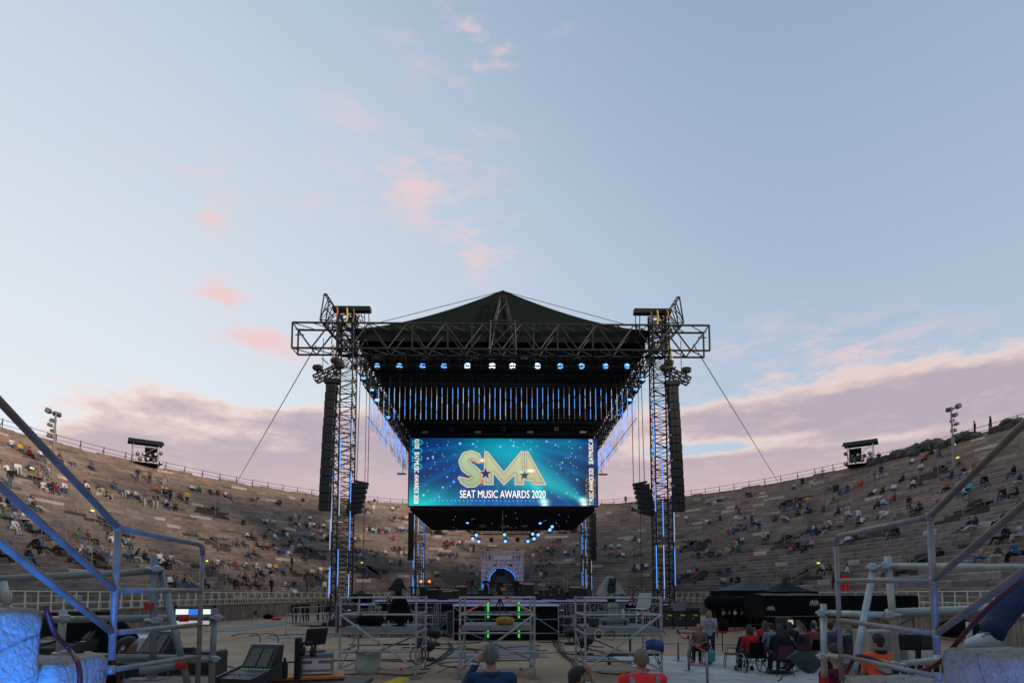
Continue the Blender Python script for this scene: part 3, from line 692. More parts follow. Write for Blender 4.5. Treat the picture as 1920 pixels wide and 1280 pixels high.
# tower heads: hoist beams, raking struts, slings
for s_ in (-1, 1):
    w = 'left' if s_ < 0 else 'right'; X = s_ * TX
    th = thing('tower_head', 'hoist head with beam, raking strut and yellow slings on the front %s tower' % w, 'hoist', (X, 41., 21.2), 0, 'hoist heads on the front towers')
    part('hoist_beam', MB().cbox((-s_ * .35, 0, 1.38), (2.7, .5, .36), .03), M['truss'], th)
    part('mast', lattice(MB(), (0, 0, -1.9), (0, 0, 1.25), 1.0, 1.0, 4, .05, up=(0, 1, 0)), M['truss'], th)
    k = MB()
    for yy in (-.55, .55):
        k.tube((s_ * 1.35, yy, 2.25), (s_ * -.25, yy, -.25), .06, 6).tube((s_ * 1.5, yy, 2.2), (s_ * 1.75, yy, .35), .05, 6).tube((s_ * 1.75, yy, .35), (s_ * .1, yy, -1.5), .06, 6)
        k.tube((s_ * 1.35, yy, 2.25), (s_ * 1.55, yy, 2.2), .06, 6).tube((s_ * 1.75, yy, .35), (s_ * .6, yy, .3), .04, 5).tube((s_ * 1.7, yy, .7), (s_ * .95, yy, 1.6), .035, 5).tube((s_ * 1.72, yy, .4), (s_ * 1.2, yy, 1.95), .04, 5)
        for q in range(5): k.tube((s_ * (1.7 - q * .35), yy, .3 - q * .38), (s_ * (1.0 - q * .22), yy, 1.3 - q * .5), .03, 4)
    for z, x in ((2.2, 1.45), (.35, 1.75), (-.4, 1.0), (-1.2, .4)): k.tube((s_ * x, -.55, z), (s_ * x, .55, z), .05, 5)
    part('raking_strut', k, M['truss'], th)
    cl = MB()
    for q in range(60):
        p_ = Vector((random.uniform(-1.5, 1.3) - s_ * .3, random.uniform(-.6, .5), random.uniform(-3.2, .9))); cl.tube(p_, p_ + Vector((random.uniform(-.7, .7), random.uniform(-.2, .2), random.uniform(-.9, .9))), random.uniform(.025, .05), 4)
    ct_ = part('cable_tangle', cl, M['black'], th); ct_['kind'] = 'stuff'
    for q, (x, z, L, mm) in enumerate(((-.15, 1.2, 1.1, 'yellow'), (.55, 1.25, .7, 'wood'), (-.62, 1.1, .9, 'brown'), (.75, -1.5, 1.6, 'wood' if s_ < 0 else 'yellow'))):
        part('sling', MB().path([(x * s_ * 1., -.62, z), (x * s_ + .06, -.66, z - L * .5), (x * s_ - .05, -.62, z - L)], .06, 6), M[mm], th)
    part('chain', MB().tube((-s_ * 1.55, 0, 1.2), (-s_ * 1.6, 0, -.2), .03, 4).tube((-s_ * 1.25, 0, 1.2), (-s_ * 1.3, 0, -.4), .03, 4), M['black'], th)
    g0 = P(592 if s_ < 0 else 1300, 648 if s_ < 0 else 646, 41.); sb, ph = hit(443 if s_ < 0 else 1462, 908 if s_ < 0 else 893); g1 = TP(1., ph, 19.4)
    solo('guy_wire', MB().tube(g0, g1, .035, 5), M['black'], 'steel guy wire from the %s truss end down to the terrace rim' % w, 'cable', 'guy wires of the stage roof')
    # hanging main speaker column: flown frame, cabinets
    pa = thing('line_array', 'tall black line array of speakers hanging beside the front %s tower' % w, 'speaker', (s_ * 11.95 + .02, 39.2, 7.75), 0, 'hanging line arrays')
    cab = MB()
    cab.cbox((0, 0, 0), (.70, .6, .56), .03).box((0, -.31, .0), (.08, .02, .5)).box((0, -.315, 0), (.60, .012, .03))
    cme = cab.mesh('speaker_cabinet', M['black'])
    ncab = 15
    for i in range(ncab): link('speaker_cabinet', cme, pa, (s_ * (-.02 * i) + random.uniform(-.012, .012), .012 * (i - 7) ** 2 * .12, .28 + i * .578), random.uniform(-.01, .01))
    dm = MB().box((0, -.33, 0), (.055, .02, .16)).mesh('horn', M['trusslit'])
    for i in range(ncab * 2): link('horn', dm, pa, (s_ * (-.01 * i), .012 * (i / 2 - 7) ** 2 * .12, .14 + i * .289))
    for i in (3, 6, 9, 12): part('bracket', MB().box((s_ * (.35 - .02 * i), -.1, .0 + i * .578), (.06, .3, .09)).box((-s_ * (.35 + .02 * i), -.1, i * .578), (.06, .3, .09)), M['alu'], pa)
    part('flying_frame', lattice(MB(), (s_ * .85, 0, 9.0), (-s_ * .75, -.1, 9.75), .45, .45, 5, .03).box((-s_ * .3, 0, 8.85), (.95, .6, .3)), M['truss'], pa)
    part('suspension_cable', MB().tube((s_ * .35, 0, 9.4), (s_ * .35, 0, 11.9), .025, 5).tube((-s_ * .4, 0, 9.8), (-s_ * .6, 0, 12.0), .025, 5), M['black'], pa)
    for i, (dx_, dz_) in enumerate(((.65, 9.75), (-.55, 10.25), (-.85, 9.9))):
        h = thing('truss_spotlight', 'black spotlight %s above the %s speaker column' % (('at the outer end of the frame', 'on top of the frame', 'at the tower end of the frame')[i], w), 'spotlight', (s_ * 11.95 + s_ * dx_, 39., 7.75 + dz_))
        part('housing', MB().lathe([(.1, -.3), (.2, -.2), (.22, .15), (.17, .3)], 10, (0, 0, 0), 'X'), M['black'], h); part('lens', MB().lathe([(.15, 0), (.15, .03)], 10, (-s_ * .31, 0, 0), 'X'), M['brown'], h); part('yoke', MB().box((0, 0, -.22), (.06, .5, .2)), M['black'], h)
    # curved side fill
    sf = thing('side_fill_array', 'short curved cluster of black speakers hanging inside the front %s tower' % w, 'speaker', (s_ * 9.95 - .1, 41.5, 7.85), 0, 'hanging side fill arrays')
    scm = MB().prism([(-.58, 0), (.46, .05), (.46, .30), (-.58, .37)], -.35, .35).box((-.6, 0, .18), (.03, .5, .26)).mesh('speaker_cabinet', M['black']); recalc(scm)
    for i in range(6):
        c_ = link('speaker_cabinet', scm, sf, (-s_ * .06 * (i - 6), 0, i * .36), 0 if s_ < 0 else PI)
        c_.rotation_euler = (0, (-.20 + .045 * i) * 1., 0 if s_ < 0 else PI)
    part('top_frame', MB().box((0, 0, 2.25), (1.0, .5, .12), rot=Matrix.Rotation(-s_ * .2, 3, 'Y')), M['truss'], sf)
    part('suspension_cable', MB().tube((s_ * .35, 0, 2.25), (s_ * .3, .3, 10.8), .028, 5).tube((-s_ * .45, 0, 2.2), (-s_ * .4, .3, 10.8), .028, 5), M['black'], sf)
    ra = thing('line_array', 'distant black speaker column hanging beside the rear %s tower' % w, 'speaker', (s_ * 12.1, 77.5, 6.6), 0, 'hanging line arrays')
    for i in range(11): link('speaker_cabinet', cme, ra, (0, 0, .28 + i * .578))
    part('suspension_cable', MB().tube((0, 0, 6.5), (0, 0, 13), .03), M['black'], ra)
    for q, (px_, yt) in enumerate((((668, 690), (688, 740)) if s_ < 0 else ((1196, 740), (1226, 690)))):
        a_ = P(px_, 700, 41.8); solo('hoist_cable', MB().tube((a_.x, 41.8, 19.2), (a_.x, 41.8, 2.2), .022, 4), M['black'], 'thin vertical cable hanging inside the %s tower, %s of two from the left' % (w, ('first', 'second')[q]), 'cable', 'vertical cables by the towers')

# ------------------------------------------------------------------ lights in the roof
def lamp_head(name, label, loc, r, lens, tilt, group):
    t = thing(name, label, 'stage light', loc, 0, group); Rm = Matrix.Rotation(tilt, 3, 'X')
    hb = MB().lathe([(r * .55, .0), (r * 1.0, .12), (r * 1.15, .30), (r * 1.1, .42)], 12, (0, 0, 0), 'Y')
    hb.v = [tuple(Rm @ Vector((v[0], -v[1] + .2, v[2]))) for v in hb.v]
    part('housing', hb, M['black'], t)
    lb = MB().lathe([(r * .98, 0), (r * .98, .02), (r * .6, .05), (r * .1, .06)], 14, (0, 0, 0), 'Y'); lb.v = [tuple(Rm @ Vector((v[0], -v[1] - .22, v[2]))) for v in lb.v]
    part('lens', lb, lens, t, True)
    part('yoke', MB().box((-r * 1.25, 0, r * .5), (.05, .12, r * 1.6)).box((r * 1.25, 0, r * .5), (.05, .12, r * 1.6)).box((0, 0, r * 1.35), (r * 2.6, .2, .1)), M['black'], t)
    return t
LX = [708, 750, 793, 833, 877, 923, 961, 1007, 1050, 1090, 1134, 1174]
for i, x in enumerate(LX):
    lamp_head('moving_head_light', 'round %s stage light, %s from the left in the front roof row' % ('white hot' if 4 <= i <= 7 else 'blue', ORD(i + 1)), P(x, 689, 44.), .26 if 3 < i < 8 else .235, M['lenshot'] if 3 < i < 8 else M['lens'], R(-8), 'round lights of the front roof row')
for i, x in enumerate((750, 843, 940, 1032, 1131)):
    b_ = thing('blinder_light', 'four cell blinder light above the round lamps, %s from the left' % ORD(i + 1), 'stage light', P(x, 661, 43.2), 0, 'four cell blinders in the roof')
    part('housing', MB().cbox((0, .08, 0), (.5, .16, .5), .03), M['black'], b_)
    for q in range(4): part('lamp_cell', MB().lathe([(.08, 0), (.08, .03), (.04, .04)], 8, ((q % 2 - .5) * .24, -.03, (q // 2 - .5) * .24), 'Y'), M['warm'], b_)
for i, x in enumerate((709, 800, 890, 983, 1082, 1175)):
    b_ = thing('strip_blinder', 'pale rectangular lamp above the round lights, %s from the left' % ORD(i + 1), 'stage light', P(x, 670, 43.2), 0, 'pale rectangular lamps in the roof')
    part('housing', MB().cbox((0, .08, .0), (.66, .16, .30), .02), M['black'], b_); part('panel', MB().box((0, -.012, .0), (.54, .02, .2)), M['warm'], b_)
for i, x in enumerate((797, 896, 994, 1093)):
    b_ = thing('strip_blinder', 'dim rectangular lamp just above the video screen, %s from the left' % ORD(i + 1), 'stage light', P(x, 809.5, 58.6), 0, 'pale rectangular lamps above the screen')
    part('housing', MB().cbox((0, .08, .0), (.74, .16, .30), .02), M['black'], b_); part('panel', MB().box((0, -.012, .0), (.62, .02, .2)), M['warm'], b_)
for i, x in enumerate((846, 944, 1043)):
    b_ = thing('blinder_light', 'dim four cell lamp just above the video screen, %s from the left' % ORD(i + 1), 'stage light', P(x, 803, 58.6), 0, 'four cell lamps above the screen')
    part('housing', MB().cbox((0, .08, 0), (.5, .16, .5), .03), M['black'], b_)
    for q in range(4): part('lamp_cell', MB().lathe([(.07, 0), (.07, .03), (.04, .04)], 8, ((q % 2 - .5) * .24, -.03, (q // 2 - .5) * .24), 'Y'), M['galvd'], b_)
for i, (x, y, d) in enumerate(((683, 713, 43.5), (698, 735, 45.), (708, 754, 46.5), (728, 786, 52.), (1203, 715, 43.5), (1191, 734, 45.), (1180, 753, 46.5), (1162, 782, 52.))):
    lamp_head('moving_head_light', 'blue lamp on the %s roof edge, %s counted from the front' % ('left' if x < 942 else 'right', ORD(i % 4 + 1)), P(x, y, d), .2, M['lens'], R(-35), 'blue lamps on the roof edges')
# hanging light tubes
M['tube'] = mat('unlit_tube', (.42, .42, .44), .4, 0, .1); tube_me = MB().tube((0, 0, 0), (0, 0, 2.55), .019, 6).mesh('casing', M['tube'])
seg = {}
for L in (.5, .8, 1.2, 1.7, 2.5):
    for k, mm in (('b', 'led'), ('p', 'ledw')): seg[L, k] = MB().tube((0, 0, 0), (0, 0, L), .024, 6).mesh('lit_segment', M[mm])
capm = MB().tube((0, 0, 2.55), (0, 0, 2.68), .035, 6).tube((0, 0, 2.6), (0, 0, 3.2), .006, 3).mesh('hanging_cap', M['black'])
def led_tube(loc, label, group):
    t = thing('led_tube', label, 'light tube', loc, 0, group)
    link('casing', tube_me, t); link('hanging_cap', capm, t)
    z = random.choice((0, 0, .3, .9, 1.3)); n = 0
    while z < 2.3 and n < 2:
        L = random.choice([l for l in (.5, .8, 1.2, 1.7, 2.5) if z + l <= 2.56] or [.5])
        if z + L > 2.6: break
        link('lit_segment', seg[L, random.choice('bbp')], t, (0, 0, z)); z += L + random.choice((.2, .5, 1.)); n += 1
NF = 48
for i in range(NF):
    p_ = P(709 + (1177 - 709) * i / (NF - 1), 786, 45.); led_tube((p_.x, 45. + random.uniform(-.03, .03), p_.z + random.uniform(-.03, .03)), 'hanging light tube, %s from the left in the front curtain row' % ORD(i + 1), 'tubes of the front curtain')
for s_ in (-1, 1):
    for i in range(44):
        y = 44.6 + 19.5 * i / 43
        led_tube((s_ * 10.35 + .03, y, 15.15 + random.uniform(-.1, .1)), 'hanging light tube, %s from the front along the %s roof side' % (ORD(i + 1), 'left' if s_ < 0 else 'right'), 'tubes along the %s roof side' % ('left' if s_ < 0 else 'right'))
    solo('tube_spreader', MB().tube((s_ * 10.38, 44.3, 15.75), (s_ * 10.38, 64.5, 15.75), .03, 5).tube((s_ * 10.38, 60.5, 17.), (s_ * 10.38, 60.5, 14.7), .04, 5).box((s_ * 10.5, 60.5, 14.65), (.9, .5, .08)), M['black'], 'thin black bar joining the light tubes on the %s roof side' % ('left' if s_ < 0 else 'right'), 'bar')

# ------------------------------------------------------------------ video screen
SY = 60.; s_tl = P(768, 821, SY); s_br = P(1120, 948, SY); SWd = s_br.x - s_tl.x; SH = s_tl.z - s_br.z
scr = thing('video_screen', 'wide video screen glowing blue and teal with a large letter logo', 'screen', (s_tl.x, SY, s_br.z))
zx = lambda x: (x - 135) / 1690; zy = lambda y: 1 - (y - 195) / 608      # logo drawing units to 0..1
NX, NY = 560, 202
U, V = np.meshgrid(np.linspace(0, 1, NX), np.linspace(0, 1, NY)); XX = U * 1690 + 135; YY = (1 - V) * 608 + 195
img = np.zeros((NY, NX, 3))
def addc(m, c): img[:] = img + m[..., None] * np.array(c)
def over(m, c): img[:] = img * (1 - m[..., None]) + m[..., None] * np.array(c)
gs = lambda x, y, a, b: np.exp(-((XX - x) / a) ** 2 - ((YY - y) / b) ** 2)
img[:] = np.array([.002, .035, .20]); addc(gs(1000, 290, 360, 150), (.0, .32, .28)); addc(gs(200, 800, 330, 150), (.0, .42, .33)); addc(gs(1250, 560, 330, 130), (0, .30, .26)); addc(gs(950, 800, 900, 60), (.0, .10, .28)); addc(gs(1560, 250, 160, 120), (0, .13, .16)); over(gs(1760, 620, 90, 190) * .85, (.003, .008, .02)); over(gs(1500, 480, 180, 160) * .5, (.002, .02, .12))
img[:] *= (1 - .45 * np.clip(np.hypot((XX - 980) / 900, (YY - 450) / 420), 0, 1) ** 2)[..., None]
addc(gs(200, 810, 260, 110), (.0, .25, .20)); ang = np.arctan2(YY - 210, XX - 990)
addc((.5 + .5 * np.sin(ang * 34)) ** 3 * (np.hypot(XX - 990, YY - 210) > 230) * .5, (.0, .06, .17))
for bx, by, tx, ty in ((1345, 765, 1100, 300), (1700, 755, 1180, 470)):
    dx_, dy_ = tx - bx, ty - by; L = math.hypot(dx_, dy_); t_ = ((XX - bx) * dx_ + (YY - by) * dy_) / L / L; d_ = np.abs((XX - bx) * dy_ - (YY - by) * dx_) / L
    addc((t_ > 0) * np.clip(1.1 - t_, 0, 1) * np.exp(-(d_ / (18 + 120 * np.clip(t_, 0, 1))) ** 2) * .6, (.02, .55, .45)); addc(gs(bx, by, 34, 24), (.6, 1., .8)); addc(gs(bx + 8, by + 35, 26, 14), (.8, 1., .7))
r2 = random.Random(3)
for i in range(190):
    x, y = r2.uniform(260, 1700), r2.uniform(205, 740)
    if 560 < x < 1380 and 300 < y < 745: continue
    a = r2.choice((3, 3, 4, 4, 7)); addc(gs(x, y, a, a) * r2.uniform(.35, 1.0), (.45, .95, .9))
for i in range(27): addc(gs(330 + i * 37, 758, 4, 4), (.3, .7, .9))
def sdf(poly):
    poly = np.array(poly, float); d = np.full(XX.shape, 1e9); ins = np.zeros(XX.shape, bool); n = len(poly)
    for i in range(n):
        a, b = poly[i], poly[(i + 1) % n]; e = b - a; t_ = np.clip(((XX - a[0]) * e[0] + (YY - a[1]) * e[1]) / (e @ e), 0, 1)
        d = np.minimum(d, np.hypot(XX - a[0] - t_ * e[0], YY - a[1] - t_ * e[1]))
        c = ((a[1] > YY) != (b[1] > YY)) & (XX < (b[0] - a[0]) * (YY - a[1]) / (b[1] - a[1] + 1e-9) + a[0]); ins ^= c
    return np.where(ins, -d, d)
spath = [(757, 400), (735, 362), (690, 348), (645, 362), (628, 405), (648, 452), (700, 490), (738, 525), (742, 562), (712, 592), (665, 598), (620, 580), (590, 556)]
sw_ = [18, 40, 42, 44, 48, 52, 54, 52, 46, 44, 40, 30, 14]
d_s = np.full(XX.shape, 1e9)
for (a, wa), (b, wb) in zip(zip(spath, sw_), zip(spath[1:], sw_[1:])):
    ex, ey = b[0] - a[0], b[1] - a[1]; t_ = np.clip(((XX - a[0]) * ex + (YY - a[1]) * ey) / (ex * ex + ey * ey), 0, 1)
    d_s = np.minimum(d_s, np.hypot(XX - a[0] - t_ * ex, YY - a[1] - t_ * ey) - (wa + (wb - wa) * t_))
d_m = sdf([(812, 312), (838, 315), (985, 500), (1140, 312), (1165, 312), (1165, 614), (1085, 614), (1085, 520), (985, 618), (890, 505), (890, 614), (806, 614)])
d_a = sdf([(1176, 312), (1202, 312), (1366, 614), (1268, 614), (1236, 578), (1176, 572)])
def letter(d):
    st = (.5 + .5 * np.sin(XX * .42)) * np.clip((XX - 620) / 330, .25, 1); q = np.clip(-d / 30, 0, 1)[..., None]; lit = (.80 + .35 * np.clip((620 - YY) / 320, 0, 1))[..., None]
    core = np.stack([.36 + .34 * st, .50 + .06 * st, .30 + .04 * st], -1) * lit; rim = np.array([.02, .24, .17]); fill = rim * (1 - q) ** 1.5 + core * (1 - (1 - q) ** 1.5)
    m = np.clip(-d / 4 + .5, 0, 1); img[:] = img * (1 - m[..., None]) + m[..., None] * fill
    e = np.clip(1.4 - np.abs(d + 2) / 5.5, 0, 1); over(e, (.74, .58, .42)); over(np.clip(1 - np.abs(d - 7) / 4, 0, 1) * .6, (.01, .03, .05))
letter(d_m); letter(d_a); letter(d_s)
def star(cx, cy, r, fill):
    d = sdf([(cx + (r if i % 2 == 0 else r * .42) * math.sin(PI * i / 5), cy - (r if i % 2 == 0 else r * .42) * math.cos(PI * i / 5)) for i in range(10)])
    over(np.clip(-d / 3 + .5, 0, 1), fill); over(np.clip(1.3 - np.abs(d) / 5, 0, 1), (.62, .42, .28))
over(gs(690, 392, 26, 14) * .9, (.55, .26, .12)); over(gs(770, 405, 34, 12), (.75, .38, .16)); over(gs(785, 575, 16, 34), (.6, .25, .08)); over(gs(668, 543, 24, 12), (.05, .03, .02)); addc(gs(792, 392, 16, 16), (.9, .7, .4)); addc(gs(1225, 488, 30, 12), (.9, .75, .5)); over(gs(1172, 455, 12, 30), (.6, .3, .12)); over(gs(1250, 598, 14, 16), (.7, .3, .15))
star(820, 515, 66, (.004, .03, .11)); star(1170, 528, 60, (.02, .05, .06)); addc(gs(1150, 500, 26, 14), (0, .45, .45))
import bmesh
vv = [(u * SWd, 0., v * SH) for v in np.linspace(0, 1, NY) for u in np.linspace(0, 1, NX)]
ff = [(j * NX + i, j * NX + i + 1, (j + 1) * NX + i + 1, (j + 1) * NX + i) for j in range(NY - 1) for i in range(NX - 1)]
me = bpy.data.meshes.new('picture_panel'); me.from_pydata(vv, [], ff)
at = me.color_attributes.new('Col', 'FLOAT_COLOR', 'POINT'); at.data.foreach_set('color', np.concatenate([img, np.ones((NY, NX, 1))], -1).ravel())
ms = bpy.data.materials.new('screen_picture'); ms.use_nodes = True; t = NT(ms.node_tree); b = t.n['Principled BSDF']
t.put(b.inputs['Base Color'], (.01, .01, .012, 1)); t.put(b.inputs['Emission Color'], t.new('ShaderNodeVertexColor', layer_name='Col').outputs[0]); b.inputs['Emission Strength'].default_value = .84; b.inputs['Roughness'].default_value = .4
me.materials.append(ms); link('picture_panel', me, scr)
part('frame', MB().box((SWd / 2, .25, -.06), (SWd + .2, .4, .1)).box((SWd / 2, .25, SH + .06), (SWd + .2, .4, .1)).box((-.06, .25, SH / 2), (.1, .4, SH)).box((SWd + .06, .25, SH / 2), (.1, .4, SH)).box((SWd / 2, .3, SH / 2), (SWd, .2, SH)), M['black'], scr)
def text_mesh(s, w=None, h=None, name='lettering', mt=None, ext=.004):
    cu = bpy.data.curves.new(name, 'FONT'); cu.body = s; cu.align_x = 'CENTER'; cu.align_y = 'CENTER'; cu.extrude = ext; cu.offset = .0; cu.resolution_u = 3
    o = bpy.data.objects.new(name, cu); COL.objects.link(o); dg = bpy.context.evaluated_depsgraph_get(); me = bpy.data.meshes.new_from_object(o.evaluated_get(dg))
    bpy.data.objects.remove(o); bpy.data.curves.remove(cu)
    a = np.empty(len(me.vertices) * 3); me.vertices.foreach_get('co', a); a = a.reshape(-1, 3); lo, hi = a.min(0), a.max(0); a -= (lo + hi) / 2
    if w: a[:, 0] *= w / (hi[0] - lo[0])
    if h: a[:, 1] *= h / (hi[1] - lo[1])
    me.vertices.foreach_set('co', a.ravel()); me.name = name; me.materials.clear(); me.materials.append(mt); me.update(); return me
M['txt'] = glow('cream_screen_text', (.95, .86, .74), 1.0); M['ghost'] = glow('teal_ghost_digits', (.0, .33, .34), .8); M['ghost2'] = glow('brown_ghost_digits', (.18, .12, .07), .7)
def ontext(s, cx, cy, w, h, rot, mt, y=-.03):
    o = link('lettering', text_mesh(s, w / 1690 * SWd, h / 608 * SH, mt=mt), scr, (zx(cx) * SWd, y, zy(cy) * SH)); o.rotation_euler = (R(90), rot, 0); return o
ontext('SEAT MUSIC AWARDS 2020', 976, 700, 768, 68, 0, M['txt'])
for cy, L, s_ in ((655, 270, 'AWARDS 2020'), (455, 110, 'MUSIC'), (355, 70, 'SEAT'), (248, 88, 'RDS 2020')): ontext(s_, 202, cy, L * .98 / 1, 40, R(90), M['txt'])
for cy, L, s_ in ((735, 118, 'T MUSIC'), (565, 205, 'AWARDS 2020'), (385, 82, 'SEAT'), (288, 108, 'MUSIC'), (212, 28, 'AW')): ontext(s_, 1772, cy, L, 40, R(-90), M['txt'])
ontext('2020', 205, 345, 280, 95, R(90), M['ghost'], -.012); ontext('2020', 1765, 640, 180, 95, R(-90), M['ghost2'], -.012)

# black underside behind the screen, with its light pods
cl_ = thing('lighting_ceiling', 'black horizontal ceiling panel stretching back from the foot of the screen', 'ceiling panel', (0, 70, s_br.z - .35))
for i in range(8):
    for j in range(6): part('panel', MB().cbox((-9.7 + i * 2.42 + 1.21 - 0 + .05, -9.4 + j * 3.2 + 1.6, 0), (2.40, 3.18, .10), .01), M['cloth'], cl_)
part('frame', lattice(MB(), (-9.6, -9.2, .5), (9.6, -9.2, .5), .4, .5, 16, .03).box((0, -9.3, .2), (19.2, .1, .5)), M['truss'], cl_)
part('hanger', MB().tube((-8, 0, .1), (-8, 0, 8.), .02).tube((8, 0, .1), (8, 0, 8.), .02).tube((-8, 8, .1), (-8, 8, 8.), .02).tube((8, 8, .1), (8, 8, 8.), .02), M['black'], cl_)
for i in range(26): part('pin_light', MB().ball((random.uniform(-8, 8), random.uniform(-8.5, 8.5), -.08), .035, 5, 4), M['ledw'], cl_)
pod = thing('light_truss', 'horizontal black truss under the ceiling carrying the moving lights', 'truss', (P(944, 996, 72.).x, 72., 9.75), 0)
part('lattice', lattice(MB(), (-3.6, 0, 0), (3.6, 0, 0), .5, .5, 11, .03), M['truss'], pod)
for s_ in (-1, 1): part('angled_wing', lattice(MB(), (s_ * 3.6, 0, 0), (s_ * 5.2, -1.5, .9), .45, .5, 4, .03), M['truss'], pod); part('hanger', MB().tube((s_ * 2.8, 0, .2), (s_ * 2.8, 0, 1.4), .03), M['black'], pod)
part('label_plate', MB().box((-2.6, -.4, .75), (.75, .04, .28)).box((0, -.4, .7), (.75, .04, .28)).box((2.6, -.4, .75), (.7, .04, .26)), M['warm'], pod)
for i, (zx_, zy_, on) in enumerate(((255, 655, 1), (320, 590, 1), (365, 705, 2), (520, 300, 1), (590, 690, 0), (825, 580, 1), (840, 700, 2), (1060, 690, 0), (1105, 285, 1), (1245, 700, 2), (1330, 570, 1), (1355, 655, 1), (1430, 585, 1), (1640, 495, 1), (1680, 440, 2), (160, 360, 1), (1470, 380, 1), (1300, 620, 0))):
    lamp_head('moving_head_light', '%s moving light under the ceiling, %s of its cluster from the left' % (('unlit black', 'blue', 'bright blue')[on], ORD(i + 1)), P(860 + zx_ / 9.6, 940 + zy_ / 9.6, 71.2), .19 if on else .19, (M['black'], M['lens'], M['lens'])[on], R(25), 'moving lights under the ceiling')

# ------------------------------------------------------------------ stage deck
DZ = 1.78
dk = thing('stage_deck', 'raised stage deck with violet lit floor edge and black skirts', 'stage', (0, 36, 0))
def deck(x0, x1, y0, y1, z, nm='deck_panel', n=(4, 2)):
    for i in range(n[0]):
        for j in range(n[1]):
            a = x0 + (x1 - x0) * i / n[0]; b = x0 + (x1 - x0) * (i + 1) / n[0]; c = y0 + (y1 - y0) * j / n[1]; d = y0 + (y1 - y0) * (j + 1) / n[1]
            part(nm, MB().box(((a + b) / 2, (c + d) / 2 - 36, z - .05), (b - a - .012, d - c - .012, .1)), M['deck'], dk)
    part('skirt', MB().sheet(lambda u, v: (x0 + (x1 - x0) * u, y0 + .06 - 36 + .03 * math.sin(u * 60), .02 + (z - .12) * v), 60, 2).sheet(lambda u, v: (x0 + .05, y0 + (y1 - y0) * u - 36, .02 + (z - .12) * v), 30, 1).sheet(lambda u, v: (x1 - .05, y0 + (y1 - y0) * u - 36, .02 + (z - .12) * v), 30, 1), M['cloth'], dk)
    part('edge_glow', MB().box(((x0 + x1) / 2, y0 - 36 - .01, z - .03), (x1 - x0, .03, .05)), glow('violet_edge_%d' % int(y0), (.30, .29, .75), .36), dk)  # glowing strip stands in for violet stage light on the deck edge
deck(-8.2, 8.2, 38., 60., DZ, n=(8, 6)); deck(-2.35, 2.7, 28., 37.95, DZ - .08, n=(2, 5)); deck(-11.4, -8.3, 40.5, 56, 1.5, n=(2, 4)); deck(8.3, 11.4, 40.5, 56, 1.5, n=(2, 4))
fr = MB()
for x in (-2.3, -.8, .8, 2.65):
    fr.tube((x, 27.85 - 36, 0), (x, 27.85 - 36, 1.62), .03)
for z in (.35, 1.0, 1.62): fr.tube((-2.3, 27.85 - 36, z), (2.65, 27.85 - 36, z), .025)
fr.tube((-2.3, 27.85 - 36, 1.6), (-.8, 27.85 - 36, .4), .025).tube((2.65, 27.85 - 36, .4), (.8, 27.85 - 36, 1.6), .025)
part('front_frame', fr, M['galvd'], dk)
# ------------------------------------------------------------------ people
def cap_mesh(mb, a, ra, b, rb, sq=(1, 1, 1), n=10):
    a, b = Vector(a), Vector(b); c = (a + b) / 2; d = b - a; L = d.length
    q = (d.to_track_quat('Z', 'Y') if L > 1e-5 else Vector((0, 0, 1)).to_track_quat('Z', 'Y')).to_matrix()
    prof = []
    for k in range(5): t = -PI / 2 + PI / 2 * k / 4; prof.append((ra * math.cos(t) + 1e-4, ra * math.sin(t)))
    for k in range(5): t = PI / 2 * k / 4; prof.append((rb * math.cos(t) + 1e-4, L + rb * math.sin(t)))
    m = MB().lathe(prof, n); S = Vector(sq); vs = []
    for v in m.v:
        p = a + q @ Vector(v) - c; vs.append(c + Vector((p.x * S.x, p.y * S.y, p.z * S.z)))
    mb.add(vs, m.f)
def body_mesh(name, prims, mats, voxel, smooth_it=3, decim=None):
    """One continuous surface grown over tapered limbs; each face takes the material of the limb it belongs to."""
    mb = MB()
    for a, ra, b, rb, sq, reg in prims: cap_mesh(mb, a, ra, b, rb, sq)
    me = mb.mesh(name + '_raw', []) ; recalc(me)
    o = bpy.data.objects.new('tmp', me); COL.objects.link(o)
    md = o.modifiers.new('r', 'REMESH'); md.mode = 'VOXEL'; md.voxel_size = voxel
    sm = o.modifiers.new('s', 'SMOOTH'); sm.factor = .5; sm.iterations = smooth_it
    if decim: dm = o.modifiers.new('d', 'DECIMATE'); dm.ratio = decim
    dg = bpy.context.evaluated_depsgraph_get(); res = bpy.data.meshes.new_from_object(o.evaluated_get(dg)); bpy.data.objects.remove(o); bpy.data.meshes.remove(me)
    n = len(res.polygons); cen = np.empty(n * 3); res.polygons.foreach_get('center', cen); cen = cen.reshape(-1, 3)
    best = np.full(n, 1e9); idx = np.zeros(n, int)
    for a, ra, b, rb, sq, reg in prims:
        a, b = np.array(a, float), np.array(b, float); c = (a + b) / 2; S = np.array(sq, float); p = (cen - c) / S + c; e = b - a; t = np.clip(((p - a) @ e) / max(e @ e, 1e-9), 0, 1)
        d = np.linalg.norm(p - a - t[:, None] * e, axis=1) - (ra + (rb - ra) * t)
        w = d < best - 1e-6; best[w] = d[w]; idx[w] = reg
    res.materials.clear()
    for m in mats: res.materials.append(m)
    res.polygons.foreach_set('material_index', idx.astype('i4')); res.polygons.foreach_set('use_smooth', [True] * n); res.name = name; res.update()
    return res
SK, HR, TP_, BT, SH_ = 0, 1, 2, 3, 4
V3 = lambda *a: Vector(a)
